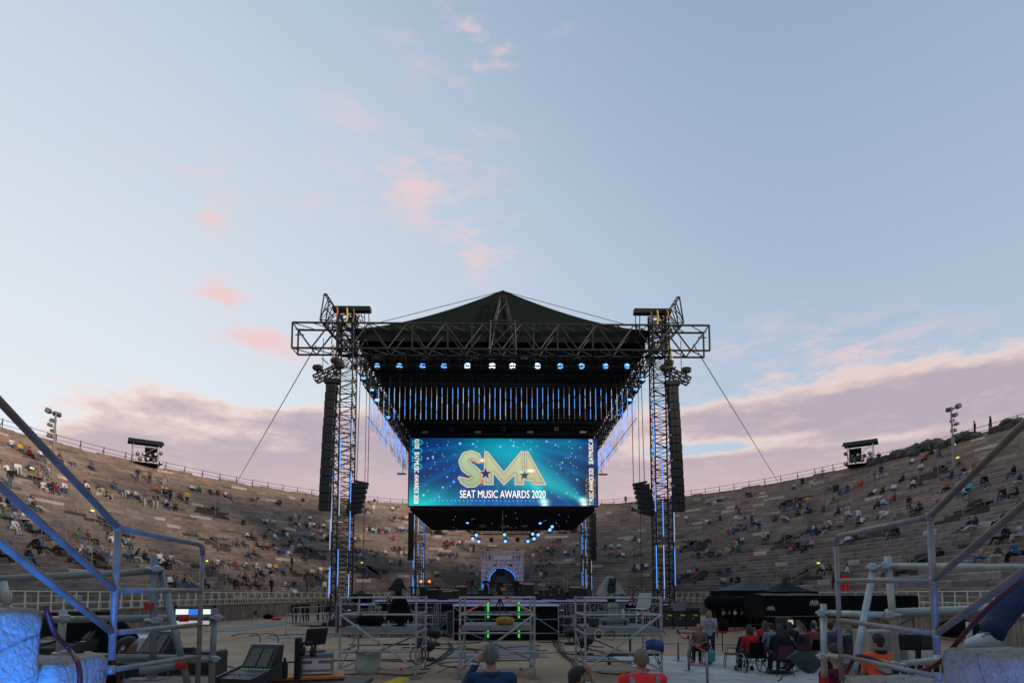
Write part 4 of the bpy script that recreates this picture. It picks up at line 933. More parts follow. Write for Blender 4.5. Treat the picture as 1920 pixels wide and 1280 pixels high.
def figure(J, hair='short', sleeve=1.0, fat=1., fine=False, mask=False, skirt=False):
    """J: joints. facing +Y. Returns tapered limbs."""
    p = []; one = (1, 1, 1)
    def add(a, ra, b, rb, reg, sq=one): p.append((tuple(a), ra, tuple(b), rb, sq, reg))
    pel, ch, nk, hd = J['pel'], J['ch'], J['nk'], J['hd']; up = (hd - nk).normalized(); fw = J.get('fw', V3(0, 1, 0)); rt = fw.cross(up).normalized()
    sL, sR = J['sL'], J['sR']
    add(pel, .135 * fat, (pel + ch) / 2, .125 * fat, TP_, (1.15, .85, 1)); add((pel + ch) / 2, .125 * fat, ch, .135 * fat, TP_, (1.2, .82, 1))
    add(sL, .068, sR, .068, TP_); add(ch, .10, nk - up * .03, .06, TP_); add((sL + ch) / 2, .1, (sR + ch) / 2, .1, TP_)
    for k in 'LR': add(pel + (J['h' + k] - pel) * .8 + V3(0, 0, -.01), .10 * fat, J['h' + k], .098 * fat, BT)
    add(nk - up * .06, .052, hd - up * .04, .05, SK)
    add(hd - up * .012, .076, hd + up * .045, .080, SK, (.95, 1.08, 1)); add(hd - up * .06 + fw * .025, .055, hd - up * .02 + fw * .02, .066, SK)
    if fine:
        add(hd - up * .005 + fw * .085, .014, hd - up * .025 + fw * .102, .016, SK)
        for s_ in (-1, 1): add(hd + rt * s_ * .086 - fw * .012 + up * .018, .017, hd + rt * s_ * .086 - fw * .010 - up * .026, .013, SK)
        add(hd - up * .088 + fw * .055, .03, hd - up * .085 + fw * .05, .028, SK)
    if hair != 'bald':
        add(hd + up * .035 - fw * .022, .085, hd + up * .058 - fw * .012, .080, HR, (.99, 1.06, 1)); add(hd - fw * .052 - up * .02, .055, hd - fw * .035 + up * .05, .072, HR)
        if hair == 'long': add(hd - fw * .06 + up * .02, .075, hd - fw * .075 - up * .16, .065, HR); [add(hd + rt * s_ * .06 - fw * .025 + up * .02, .038, hd + rt * s_ * .07 - fw * .01 - up * .13, .036, HR) for s_ in (-1, 1)]
        if hair == 'bob': add(hd - fw * .045 + up * .02, .08, hd - fw * .055 - up * .08, .08, HR); [add(hd + rt * s_ * .065 - fw * .02 + up * .02, .038, hd + rt * s_ * .07 - fw * .01 - up * .08, .034, HR) for s_ in (-1, 1)]
    else: add(hd - fw * .05 - up * .015, .05, hd - fw * .04 + up * .02, .055, HR)
    for k, s_ in (('L', -1), ('R', 1)):
        sh, elb, ha = J['s' + k], J['e' + k], J['a' + k]
        add(sh, .060, elb, .044, TP_)
        mid = elb + (ha - elb) * sleeve if sleeve < 1 else ha - (ha - elb).normalized() * .03
        if sleeve > .05: add(elb, .045, mid, .037, TP_)
        else: p[-1] = (tuple(sh), .060, tuple(sh + (elb - sh) * .55), .052, one, TP_); add(sh + (elb - sh) * .5, .046, elb, .040, SK)
        add(mid, .036, ha, .028, SK)
        d = (ha - elb).normalized(); 
        if not fine: add(ha, .032, ha + d * .075, .034, SK, one)
        else:
            pn = J.get('p' + k, V3(0, 0, 1)); sd_ = d.cross(pn).normalized(); add(ha + d * .02, .026, ha + d * .075, .034, SK); add(ha + d * .06 - sd_ * .022, .02, ha + d * .08 + sd_ * .022, .02, SK)
            cu = J.get('curl', .5)
            for i, (o_, L) in enumerate(((-.030, .075), (-.010, .085), (.010, .08), (.029, .062))):
                b0 = ha + d * .085 + sd_ * o_; k1 = b0 + d * L * .5 + pn * L * .15 * cu; k2 = k1 + (d * (1 - cu) + pn * cu).normalized() * L * .5
                add(b0, .0105, k1, .010, SK); add(k1, .010, k2, .0085, SK)
            b0 = ha + d * .035 + sd_ * -.03; k1 = b0 - sd_ * .035 + d * .03; add(b0, .013, k1, .011, SK); add(k1, .011, k1 + d * .03 + pn * .012, .0095, SK)
        hp, kn, an, to = J['h' + k], J['k' + k], J['n' + k], J['t' + k]
        add(hp, .095 * fat, kn, .064, BT); add(kn, .063, an, .047, BT); add(an - V3(0, 0, .02), .045, to, .036, SH_)
    if skirt: add(pel, .15, (J['kL'] + J['kR']) / 2, .2, BT)
    return p
def seated(lean=.12, head=.0, arms='knee', spread=.12, knee=.44, drop=.42, fl=.12, tw=0.):
    J = {}; J['pel'] = V3(0, 0, .10); J['ch'] = V3(.0, lean * .8, .44); J['nk'] = V3(0, lean * 1.15, .58); J['hd'] = J['nk'] + V3(tw * .05, .03 + head, .155)
    for k, s in (('L', -1), ('R', 1)):
        J['s' + k] = J['nk'] + V3(s * .185, -.02, -.06); J['h' + k] = V3(s * .09, .03, .07); J['k' + k] = V3(s * spread, knee, .10)
        J['n' + k] = V3(s * spread * .9, knee + fl, .10 - drop); J['t' + k] = J['n' + k] + V3(s * .02, .13, -.035)
        if arms == 'knee': J['e' + k] = J['s' + k] + V3(s * .05, .10, -.24); J['a' + k] = V3(s * .06, knee - .06, .22)
        elif arms == 'back': J['e' + k] = J['s' + k] + V3(s * .07, -.16, -.22); J['a' + k] = V3(s * .24, -.28, .03)
        elif arms == 'phone': J['e' + k] = J['s' + k] + V3(s * .04, .08, -.25); J['a' + k] = J['ch'] + V3(s * .04, .28, -.02)
        else: J['e' + k] = J['s' + k] + V3(s * .06, .06, -.25); J['a' + k] = V3(-s * .02, .30, .17)
    return J
def standing(lean=0., arms='side', step=.0, tw=0.):
    J = {}; J['pel'] = V3(0, 0, .95); J['ch'] = V3(0, lean * .4, 1.28); J['nk'] = V3(0, lean * .6, 1.44); J['hd'] = J['nk'] + V3(0, .03 + lean * .2, .155)
    for k, s in (('L', -1), ('R', 1)):
        J['s' + k] = J['nk'] + V3(s * .19, -.01, -.06); J['h' + k] = V3(s * .09, 0, .92); J['k' + k] = V3(s * .10, .03 + s * step * .5, .50); J['n' + k] = V3(s * .11, -.02 + s * step, .09); J['t' + k] = J['n' + k] + V3(s * .03, .15, -.04)
        if arms == 'side': J['e' + k] = J['s' + k] + V3(s * .07, -.03, -.28); J['a' + k] = J['e' + k] + V3(s * .0, .06, -.24)
        elif arms == 'phone': J['e' + k] = J['s' + k] + V3(s * .03, .08, -.26); J['a' + k] = J['ch'] + V3(s * .05, .30, .06)
        elif arms == 'hips': J['e' + k] = J['s' + k] + V3(s * .2, -.06, -.22); J['a' + k] = V3(s * .17, .04, 1.02)
        elif arms == 'cross': J['e' + k] = J['s' + k] + V3(s * .03, .1, -.25); J['a' + k] = J['ch'] + V3(-s * .1, .2, -.06)
    return J
BAGME = MB().path([(0, 0, .02), (0, .01, .1), (.01, 0, .24), (.01, 0, .32)], [.12, .15, .13, .06], 8).mesh('bag', M['top'], True)
hm = [M['hair_dark'], M['hair_brown'], M['hair_dark'], M['hair_grey']]
def crowd_mesh(n, J, hair, sl, hm_): return body_mesh('body', figure(J, hair, sl), [M['skin'], hm_, M['top'], M['bottom'], M['shoe']], .03, 2, .45)
SEAT = [crowd_mesh(0, seated(.16, .02, 'knee'), 'short', 1., hm[0]), crowd_mesh(1, seated(.06, 0, 'lap', .10), 'long', 1., hm[1]), crowd_mesh(2, seated(-.12, 0, 'back', .14, .46, .44, .2), 'short', .05, hm[0]),
        crowd_mesh(3, seated(.22, .05, 'phone', .16), 'long', .05, hm[0]), crowd_mesh(4, seated(.10, .02, 'phone', .09), 'short', .05, hm[1]), crowd_mesh(5, seated(.28, .06, 'knee', .2), 'short', 1., hm[3]), crowd_mesh(6, seated(.0, 0, 'lap', .08, .42, .30, .42), 'bob', 1., hm[1])]
STAND = [crowd_mesh(0, standing(0, 'side', .04), 'short', 1., hm[0]), crowd_mesh(1, standing(.06, 'phone'), 'long', .05, hm[1]), crowd_mesh(2, standing(0, 'cross', .03), 'short', .05, hm[0]), crowd_mesh(3, standing(.0, 'side', .16), 'long', 1., hm[0])]
CC = {'w': ('white', (.78, .78, .79)), 'k': ('black', (.012, .013, .016)), 'n': ('navy', (.02, .035, .08)), 'b': ('blue', (.05, .13, .32)), 'l': ('pale blue', (.36, .48, .64)), 'g': ('grey', (.32, .33, .34)), 'r': ('red', (.45, .03, .035)), 'd': ('dark', (.03, .03, .035)),
      'm': ('dark red', (.17, .025, .035)), 'y': ('yellow', (.75, .52, .03)), 'o': ('orange', (.60, .20, .05)), 'p': ('pink', (.62, .30, .36)), 'q': ('magenta', (.62, .05, .22)), 'e': ('green', (.04, .26, .08)), 't': ('teal', (.04, .22, .22)), 'z': ('neon yellow', (.6, .8, .04)),
      'c': ('beige', (.42, .34, .26)), 'u': ('brown', (.14, .08, .05)), 'v': ('purple', (.16, .09, .18)), 'i': ('olive', (.10, .11, .05)), 'x': ('bright red', (.9, .03, .02)), 'a': ('cyan', (.08, .5, .6))}
BOT = [('jeans', (.05, .09, .16)), ('black trousers', (.012, .012, .015)), ('dark trousers', (.025, .028, .035)), ('blue jeans', (.07, .13, .24)), ('pale trousers', (.48, .46, .43))]
crowd = []
def read(x0, y0, k, txt):
    for w in txt.split():
        a, b, c = w.split(','); crowd.append((x0 + float(a) / k, y0 + float(b) / k, c))
# where the spectators sit or stand: zoom tile, pixel of seat or feet, colour of the top (capital = standing)
read(0, 740, 4, '82,400,w 148,440,y 200,465,m 18,640,D 120,740,K 95,615,w 150,605,w 225,575,b 250,620,p 335,575,c 330,490,d 450,520,n 545,535,g 680,570,b 1045,665,D 1125,675,U 1238,700,G 300,660,g 400,690,w 380,745,n 430,755,r 630,700,d 650,735,w 735,720,i 845,708,b 800,780,k 950,760,w 1025,790,w 1100,855,V 1170,865,K 1170,738,o 1255,850,k 1250,745,o 40,850,k 265,870,u 20,950,e 105,970,l 85,1030,w 210,1040,n 290,1055,d 550,1085,e 650,1095,m 835,1120,w 920,1130,l 265,1190,k 430,1210,c 555,1180,w 670,1205,l 745,1220,p 830,1225,w 955,1240,t 1010,1245,n 1090,1255,d 1200,1260,w 1260,1260,d 190,1255,n 30,1255,k 545,1265,p')
read(280, 800, 4, '60,498,o 50,630,K 150,560,N 130,508,u 220,540,u 285,588,Y 135,625,k 320,488,w 380,496,e 510,518,d 570,526,d 595,540,q 815,568,d 960,590,u 980,590,d 1160,620,D 710,750,d 880,735,w 860,728,d 935,742,w 1095,695,w 1128,700,d 1200,700,w 1090,750,d 1120,756,w 1175,762,d 1225,758,w 1270,768,d 1310,768,w 1345,776,d 870,840,i 910,810,n 945,848,w 1000,808,d 1030,828,w 1065,858,m 1100,900,w 1130,890,d 1210,828,d 1190,845,e 1280,808,w 1315,848,w 1340,868,k 730,850,w 780,858,m 665,905,k 720,905,u 815,910,d 880,920,o 930,920,d 740,990,n 800,985,u 1010,965,b 1040,968,w 1080,978,L 1165,1020,k 85,1055,w 145,1070,n 430,1060,u 520,1062,w 575,1068,u 650,1070,r 720,1072,w 805,1075,w 890,1070,w 960,1092,y 990,1098,b 1080,1090,K 1190,1100,w 1225,1110,k 1290,1100,w 1330,1105,w 180,1190,b 250,1195,n 320,1195,g 410,1205,d 680,1140,p 720,1160,b 800,1150,n 850,1140,n 905,1130,k 650,1215,k 730,1210,d 800,1212,m 915,1262,K 1020,1215,w 1075,1205,d 1085,1262,w 1190,1270,K 1325,1270,W')
read(560, 800, 4.5725, '650,690,D 645,750,W 575,745,d 855,708,u 580,898,w 605,888,u 680,908,d 710,920,r 745,898,w 770,908,d 830,798,d 885,806,m 860,888,w 920,888,w 475,980,d 535,980,y 815,975,r 530,1095,d 487,1140,n 630,1100,n 690,1105,t 750,1110,w 820,1070,d 860,1060,d 880,1110,w 790,1190,w 870,1180,d 1265,1040,d 1270,1010,u 1330,1020,d 1355,1020,w 1265,1120,u 1300,1120,r 1360,1120,b 1150,1150,l 1475,1095,D 1495,1088,D 1450,1200,w 1500,1195,d 1355,1240,b 1485,1272,l 1170,1275,z 1205,1275,l 1340,900,m')
read(940, 800, 4.5725, '1075,655,D 1125,720,d 1195,720,w 270,1120,w 300,1070,g 330,1120,r 345,1070,u 400,1060,w 440,1050,r 430,1100,d 285,1190,g 310,1195,g 360,1200,g 450,1195,p 545,1105,w 575,1110,b 620,1140,K 660,1020,w 690,1025,d 815,1010,u 410,918,w 480,915,d 505,915,g 460,990,d 490,995,d 890,1050,d 920,1112,o 960,1050,g 1015,1110,p 1045,1115,w 1185,995,w 1180,1120,o 1200,1125,u 1135,1225,d 1160,1220,w 1130,1250,r 1210,1220,n 1240,1215,k 1310,1210,b 290,1250,r 385,1275,d 490,1272,p')
read(1260, 800, 4, '255,578,g 285,578,g 345,566,d 370,560,w 555,538,d 575,535,n 490,606,g 505,650,r 485,700,w 550,696,o 265,725,w 290,728,d 360,702,k 100,708,d 520,742,d 585,765,K 635,728,d 660,758,n 410,822,r 455,810,b 540,790,b 690,862,w 715,850,d 510,870,d 545,870,w 480,908,w 460,942,r 490,950,t 205,978,n 260,968,d 310,972,d 360,978,l 395,960,z 90,1110,d 150,1100,w 175,1105,p 350,1118,t 400,1118,n 380,1190,w 430,1195,k 490,1190,k 890,935,m 920,935,r 985,920,b 1010,932,d 1035,918,p 1020,808,b 1050,805,w 1085,808,d 1165,800,n 1195,750,w 1270,762,p 830,710,p 880,712,k 940,680,n 1030,660,d 1125,650,u 1020,620,Y 945,612,g 965,614,n 1195,580,u 1260,656,n 1330,645,l 1335,690,w 915,475,k 970,440,d 1040,452,w 1130,400,W 1190,480,p 1210,498,d 1250,520,b 1290,515,b 1325,478,d 835,655,K 1300,890,w 1340,870,m 1135,1095,w 1190,1095,i 1300,1130,w 1175,1255,U 1295,1262,X 1325,1264,X')
read(1560, 740, 3.764, '265,512,W 335,500,N 280,625,G 335,610,D 200,655,x 560,498,d 640,535,w 675,462,r 725,420,d 760,448,b 515,610,n 575,660,w 620,650,d 840,600,n 915,590,d 995,570,k 1310,562,k 360,702,k 285,720,d 430,690,d 760,750,p 810,690,o 890,735,b 930,715,d 990,680,a 1065,660,k 900,650,b 1210,745,k 1320,715,n 1310,650,n 345,790,u 395,778,w 340,885,w 380,870,w 460,870,p 510,860,D 540,842,d 600,840,d 180,925,W 215,915,w 950,965,n 1010,955,n 1210,920,k 415,1022,u 450,1005,k 100,1055,w 150,1032,m 1190,1045,d 1250,1040,d 1310,1035,l 1090,1170,c 1210,1160,i 1330,1150,b 1345,830,d')
rx = random.Random(11); extra = []
for px, py, c in crowd:
    far_ = 600 < px < 1260
    if rx.random() < (.5 if far_ else .16) and c.islower(): extra.append((px + rx.choice((-1, 1)) * rx.uniform(7, 12), py + rx.uniform(-2, 2), rx.choice('wwwlgkdnbrpouc')))
crowd += extra
rz_ = random.Random(4); crowd = [(a, b, (rz_.choice('wwlgcpb') if c in 'dk' and rz_.random() < .30 else c)) for a, b, c in crowd]
placed = []
for px, py, c in crowd:
    s, ph = hit(px, py); st = c.isupper(); c = c.lower()
    k = max(0, min(NR - 1, int(round(s * NR - .1))))
    if in_vom(k, ph): k = max(0, k - 1)
    placed.append([k, ph, px, c, st, (TP(k / NR, ph, Z0 + RISE * k) - Vector((0, 0, EYE))).length])
far_cut = sorted(t[5] for t in placed)[284] if len(placed) > 285 else 1e9
placed.sort(key=lambda t: (t[0], t[1])); rows_ = {}
for t in placed: rows_.setdefault((t[0], t[2] < 942), []).append(t)
fv, ff_, fcol = [], [], []
def far_add(me, mw, cols):
    n0 = len(fv); fv.extend(tuple(mw @ v.co) for v in me.vertices)
    for p in me.polygons: ff_.append(tuple(i + n0 for i in p.vertices)); fcol.append(cols[p.material_index])
for (k, left), row in rows_.items():
    last = None
    for i, (k, ph, px, c, st, dist) in enumerate(row):
        ds = AB(k / NR)[1 if abs(ph) < .9 else 0]
        if last is not None and (ph - last) * ds < .52: ph = last + .54 / ds
        last = ph; cn, cc = CC[c]; bn, bc = random.choice(BOT)
        if c == 'x': bn, bc = 'bright red trousers', cc
        o_ = TP((k + (.45 if st else .22)) / NR, ph, Z0 + RISE * k); me = random.choice(STAND if st else SEAT)
        rz = math.atan2(-(0 - o_.x), ((40 if o_.y > 75 else 52) - o_.y)) + random.uniform(-.5, .5)
        sc_ = random.uniform(.95, 1.05); shoe_ = random.choice(((.5, .5, .5), (.03, .03, .03), (.05, .04, .035)))
        if dist > far_cut:
            far_add(me, Matrix.Translation(o_) @ Matrix.Rotation(rz, 4, 'Z') @ Matrix.Scale(sc_, 4), [(.40, .215, .145), random.choice(((.018, .014, .011), (.09, .05, .028))), cc, bc, shoe_]); continue
        o = link('person', me, None, o_, rz); o.scale = (sc_ * random.uniform(.95, 1.08), sc_, sc_)
        o.color = (*cc, 1); o['bottom'] = [float(x) for x in bc]; o['shoe'] = [float(x) for x in shoe_]
        tag(o, 'person in %s top, %s, %s stand %s row up, %s from left' % (cn, 'standing' if st else 'seated', 'left' if left else 'right', ORD(k + 1), ORD(i + 1)), 'person', 'spectators on the terraces')
        if random.random() < .16 and not st:
            bo = o_ + Matrix.Rotation(rz, 3, 'Z') @ Vector((.42 * random.choice((-1, 1)), .02, .0)); bc2 = random.choice(((.02, .02, .025), (.05, .09, .2), (.35, .05, .05), (.25, .2, .15)))
            b_ = link('bag', BAGME, None, bo, random.uniform(0, 6)); b_.color = (*bc2, 1); tag(b_, 'small bag beside %s clothed person, %s stand %s row up, %s seat' % (cn, 'left' if left else 'right', ORD(k + 1), ORD(i + 1)), 'bag', 'bags left on the terraces')
if fv:
    fm = mat('distant_clothing', (1, 1, 1), .85, 0, .15, 6., 0, 30, .3, 'Col')
    fo = link('distant_spectators', col_mesh('distant_spectators', fv, ff_, fcol, fm)); fo['kind'] = 'stuff'; fo['label'] = 'far spectators sitting on the terraces behind the stage'; fo['category'] = 'crowd'
for i, (px, py) in enumerate(((1838, 800), (1868, 792))):
    s, ph = hit(px, py + 8); o_ = TP(.995, ph, Z0 + RISE * (NR - 1) + .4)
    o = link('person', STAND[i * 3], None, o_, R(60)); o.color = (.02, .02, .025, 1); o['bottom'] = [.015, .015, .02]; o['shoe'] = [.02, .02, .02]
    tag(o, 'dark clothed person on the skyline of the right rim, %s of the two' % ('left' if i == 0 else 'right'), 'person', 'people on the right rim')
for i, (px, c, hair) in enumerate(((552, 'k', 0), (566, 'k', 2), (576, 'k', 2), (596, 'k', 2), (606, 'd', 0), (614, 'k', 0))):
    p_ = G(px, 1170 if i == 0 else 1167); o = link('person', STAND[hair], None, p_, R(200 - i * 25)); o.color = (*CC[c][1], 1); o['bottom'] = [.015, .016, .02]; o['shoe'] = [.03, .03, .03]
    tag(o, 'crew member in black standing on the floor left of the tower, %s from the left' % ORD(i + 1), 'person', 'crew by the left tower')
# ------------------------------------------------------------------ on the rim: lamp cabins, floodlight masts, ruined masonry
for s_, px in ((-1, 306), (1, 1594)):
    w = 'left' if s_ < 0 else 'right'
    s, ph = hit(px, 905 if s_ < 0 else 895); o_ = TP(.985, ph, Z0 + RISE * (NR - 1)); rz = math.atan2(-(0 - o_.x), (55 - o_.y))
    c = thing('lamp_cabin', 'dark scaffold cabin with slanted roof full of spotlights on the %s rim' % w, 'scaffold cabin', o_, rz + PI + s_ * .5, 'spotlight cabins on the rim'); c.scale = (.76, .76, .74); c.location.z -= .2
    for x in (-1.9, 1.9):
        for y in (-1.3, 1.3): part('post', MB().tube((x, y, -.8), (x, y, 4.3 + (.5 if y > 0 else 0)), .06), M['galvd'], c)
    part('roof', MB().add([(-2.6, -2., 4.1), (2.6, -2., 4.1), (2.6, 0, 5.2), (-2.6, 0, 5.2), (2.6, 1.7, 4.5), (-2.6, 1.7, 4.5), (-2.6, -2., 4.02), (2.6, -2., 4.02), (2.6, 0, 5.1), (-2.6, 0, 5.1), (2.6, 1.7, 4.42), (-2.6, 1.7, 4.42)], [(0, 1, 2, 3), (3, 2, 4, 5), (6, 9, 8, 7), (9, 11, 10, 8), (0, 6, 7, 1), (5, 4, 10, 11), (0, 3, 9, 6), (3, 5, 11, 9), (1, 7, 8, 2), (2, 8, 10, 4)]), M['canopy'], c)
    part('back_sheet', MB().box((-.95 * s_, 1.4, 2.9), (1.9, .06, 2.6)), M['canopy'], c)
    part('floor', MB().box((0, 0, .7), (4.4, 3., .14)), M['canopy'], c)
    part('brace', MB().tube((-1.9, -1.3, 1.), (1.9, -1.3, 4.), .045).tube((-1.9, -1.3, 1.8), (1.9, -1.3, 1.8), .045).tube((1.9, -1.3, 3.2), (1.9, 1.3, 1.8), .04).tube((-1.9, -1.3, 3.), (-1.9, 1.3, 1.4), .04).tube((-1.9, -1.3, 3.4), (1.9, -1.3, 3.4), .04), M['galvd'], c)
    for i in range(9):
        x, z = ((-1.2, 2.3), (-.3, 2.4), (.6, 2.2), (1.4, 2.5), (-.8, 1.4), (.3, 1.5), (1.2, 1.4), (2.3, 1.1), (2.2, 2.9))[i]; x *= -s_ if i > 6 else 1
        h = part('spotlight', MB().lathe([(.14, 0), (.28, .15), (.30, .5), (.34, .62)], 10, (x, -1.35, z), 'Y').box((x, -1.1, z - .35), (.08, .3, .3)), M['black'], c)
        part('spot_lens', MB().lathe([(.2, 0), (.2, .02)], 10, (x, -1.38, z), 'Y'), M['white'] if i % 2 else M['grey'], h)
for s_, px, py, top in ((-1, 97, 903, 775), (1, 1790, 880, 766)):
    w = 'left' if s_ < 0 else 'right'
    s, ph = hit(px, py); o_ = TP(s, ph, Z0 + RISE * NR * s - .3); H = P(px, top, o_.y).z - o_.z
    m_ = thing('floodlight_mast', 'tall steel mast with stacked floodlights on the upper %s terraces' % w, 'floodlight mast', o_, math.atan2(-(0 - o_.x), (55 - o_.y)), 'floodlight masts')
    part('pole', MB().tube((0, 0, 0), (0, 0, H * .55), .16, 10, .13).tube((0, 0, H * .55), (0, 0, H), .10, 10, .08), M['wall'] if s_ < 0 else M['galvd'], m_)
    part('base', MB().cbox((0, 0, .15), (.8, .8, .4), .05), M['wall'], m_)
    for i, (dz_, dx_, sz) in enumerate(((0, -.55, .62), (0, .55, .6), (-.75, -.1, .5), (-1.25, .25, .42), (-1.7, -.2, .42), (-2.25, .2, .5), (-2.8, -.15, .36))):
        f_ = part('floodlight', MB().cbox((dx_, -.3, H + dz_ + .1), (sz, .35, sz * .75), .05, rot=Matrix.Rotation(.3 * (1 if i % 2 else -1), 3, 'Z') @ Matrix.Rotation(-.3, 3, 'X')), M['grey'], m_)
        part('bracket', MB().tube((0, 0, H + dz_ - .1), (dx_, -.25, H + dz_), .04), M['black'], f_)
    part('cross_arm', MB().tube((-.7, 0, H - .05), (.7, 0, H - .05), .05), M['black'], m_)
    part('lit_sign', MB().box((.25, -.25, H * .42), (.4, .06, .22)), M['sign'], m_)
rub = mat('ruined_masonry', (.10, .095, .085), .95, 0, .4, 2., .8, 5.)
for i, (px, w_, h_) in enumerate(((1655, 1.6, .9), (1690, 2.6, 1.5), (1735, 3.2, 1.9), (1770, 3.0, 1.5), (1815, 2.2, 1.3), (1905, 2.0, 1.4))):
    s, ph = hit(px, 870 - (px - 1640) * .27); o_ = TP(1.0, ph, Z0 + RISE * (NR - 1) + .1); mb = MB()
    for q in range(26):
        a = random.uniform(-1, 1); hh = h_ * (1 - a * a) * random.uniform(.3, 1.); sz = random.uniform(.35, .8)
        n0 = len(mb.v); mb.ball((a * w_, random.uniform(-.5, .5), hh * .6), sz, 7, 5, (1, .8, .7)); mb.v[n0:] = [tuple(c_ + random.uniform(-.12, .12) for c_ in v) for v in mb.v[n0:]]
    solo('ruined_masonry', mb, rub, 'dark lump of ruined masonry on the right rim, %s from the left' % ORD(i + 1), 'ruin', 'ruined masonry lumps on the rim', o_, -ph + R(90) * 0)

# ------------------------------------------------------------------ things on the stage
def boxthing(name, label, cat, c, size, m, rz=0., trim=None, group=None):
    t = thing(name, label, cat, (c[0], c[1], c[2]), rz, group)
    part('cabinet', MB().cbox((0, 0, size[2] / 2), size, .03), m, t)
    if trim == 'case':
        for x in (-1, 1):
            for z in (0.02, size[2] - .02): part('edge_rail', MB().box((0, -size[1] / 2 - .006, z), (size[0], .012, .03)).box((x * (size[0] / 2 - .015), -size[1] / 2 - .006, size[2] / 2), (.03, .014, size[2] - .04)), M['alu'], t)
        part('latch', MB().box((0, -size[1] / 2 - .012, size[2] * .55), (.1, .02, .1)), M['alu'], t)
        for x in (-.4, .4): part('castor', MB().tube((x * size[0] - .03, -size[1] * .35, -.08), (x * size[0] + .03, -size[1] * .35, -.08), .06, 8), M['rubber'], t)
    if trim == 'grille': part('grille', MB().box((0, -size[1] / 2 - .008, size[2] * .45), (size[0] * .88, .016, size[2] * .75)), M['black'], t); part('control_strip', MB().box((0, -size[1] / 2 - .008, size[2] * .9), (size[0] * .88, .016, size[2] * .1)), M['warm'], t)
    return t
stg = [(838, 'brown', .9, .7), (850, 'brown', .9, .8), (862, 'maroon', 1.0, 1.2), (990, 'brown', 1.0, 1.4), (1022, 'case', .9, .9), (1064, 'brown', .9, .7), (1079, 'case', 1.2, 1.1), (1092, 'case', 1., 1.0), (905, 'case', .9, .9), (972, 'case', .8, 1.5), (820, 'case', 2.2, .9), (800, 'case', 1.5, 1.1)]
for i, (px, m_, w_, h_) in enumerate(stg):
    p_ = P(px, 1110, 50.); boxthing('amplifier_cabinet', '%s amplifier cabinet on the stage, %s of the backline from the left' % ({'brown': 'brown', 'maroon': 'maroon', 'case': 'black'}[m_], ORD(1 + sum(1 for q in stg if q[0] < px))), 'amplifier', (p_.x, 50. + (i % 3) * .6, DZ), (w_, .6, h_), M[m_], random.uniform(-.2, .2), 'grille', 'backline amplifiers')
for i, px in enumerate((878, 886, 901, 915, 990, 1005, 1052, 830)):
    p_ = P(px, 1118, 39.2); t = thing('stage_monitor', 'black wedge monitor speaker at the stage edge, %s from the left' % ORD(1 + sum(1 for q in (878, 886, 901, 915, 990, 1005, 1052, 830) if q < px)), 'speaker', (p_.x, 39.2, DZ), random.uniform(-.3, .3), 'wedge monitors')
    part('cabinet', MB().prism([(-.3, 0), (.3, 0), (.3, .12), (-.05, .42), (-.3, .42)], -.35, .35, 'X'), M['black'], t); part('grille', MB().box((0, .14, .28), (.6, .46, .01), rot=Matrix.Rotation(-.7, 3, 'X')), M['case'], t)
# drum kit
dr = thing('drum_kit', 'drum kit with cymbals on a riser right of the stage centre', 'drum kit', (P(1040, 1110, 50).x, 50.5, DZ + .25))
part('riser', MB().cbox((0, 0, -.12), (2.6, 2.2, .24), .02), M['black'], dr)
for x, y, z, r_, h_, ax in ((0, 0, .35, .33, .5, 'Y'), (-.35, -.2, .75, .17, .25, 'Z'), (.3, -.2, .75, .18, .28, 'Z'), (.75, .2, .35, .22, .5, 'Z'), (-.75, .2, .55, .19, .16, 'Z')): part('drum', MB().lathe([(r_, -h_ / 2), (r_, h_ / 2)], 12, (x, y, z), ax), M['maroon'], dr)
for x, y, z in ((-.9, -.2, 1.25), (.85, -.1, 1.3), (-.4, .4, 1.45), (1.2, .4, 1.2)): c_ = part('cymbal', MB().lathe([(.24, 0), (.08, .02), (.03, .05)], 12, (x, y, z)), M['yellow'], dr); part('stand', MB().tube((x, y, 0), (x, y, z), .015), M['alu'], c_)
kb = thing('keyboard_stand', 'black keyboard rig with two orange lamps left of the stage centre', 'keyboard', (P(800, 1100, 50).x, 49., DZ))
part('table', MB().box((0, 0, .95), (2.6, .6, .12)).box((-1.1, 0, .45), (.08, .5, .9)).box((1.1, 0, .45), (.08, .5, .9)), M['black'], kb); part('keys', MB().box((0, -.2, 1.02), (1.3, .2, .02)), M['white'], kb)
part('upper_keyboard', MB().cbox((0, .1, 1.25), (1.4, .35, .1), .02), M['black'], kb)
for x in (-.35, .35): part('lamp', MB().ball((x, 0, 1.45), .12, 8, 6), glow('orange_lamp_%d' % (x > 0), (1, .28, .05), 1.2), kb)
def person_std(label, loc, rz, top, bot, mesh, group=None, shoe=(.03, .03, .03), sc=1.):
    o = link('person', mesh, None, loc, rz); o.color = (*top, 1); o['bottom'] = [float(x) for x in bot]; o['shoe'] = [float(x) for x in shoe]; o.scale = (sc,) * 3
    return tag(o, label, 'person', group)
person_std('crew member in dark top and jeans standing on stage left of the arch', (P(885, 1112, 44).x, 44., DZ), R(-60), (.015, .02, .04), (.07, .12, .2), STAND[1])
person_std('crew member all in black standing in front of the arch left pier', (P(911, 1112, 46).x, 46., DZ), R(180), (.012, .012, .014), (.012, .012, .014), STAND[2])
person_std('crew member in black standing in the right half of the arch', (P(968, 1112, 46).x, 46., DZ), R(160), (.012, .012, .014), (.02, .02, .03), STAND[0])
person_std('musician in red top standing behind amplifiers left of the arch', (P(872, 1112, 53).x, 53., DZ), R(170), (.35, .03, .03), (.02, .02, .025), STAND[1])
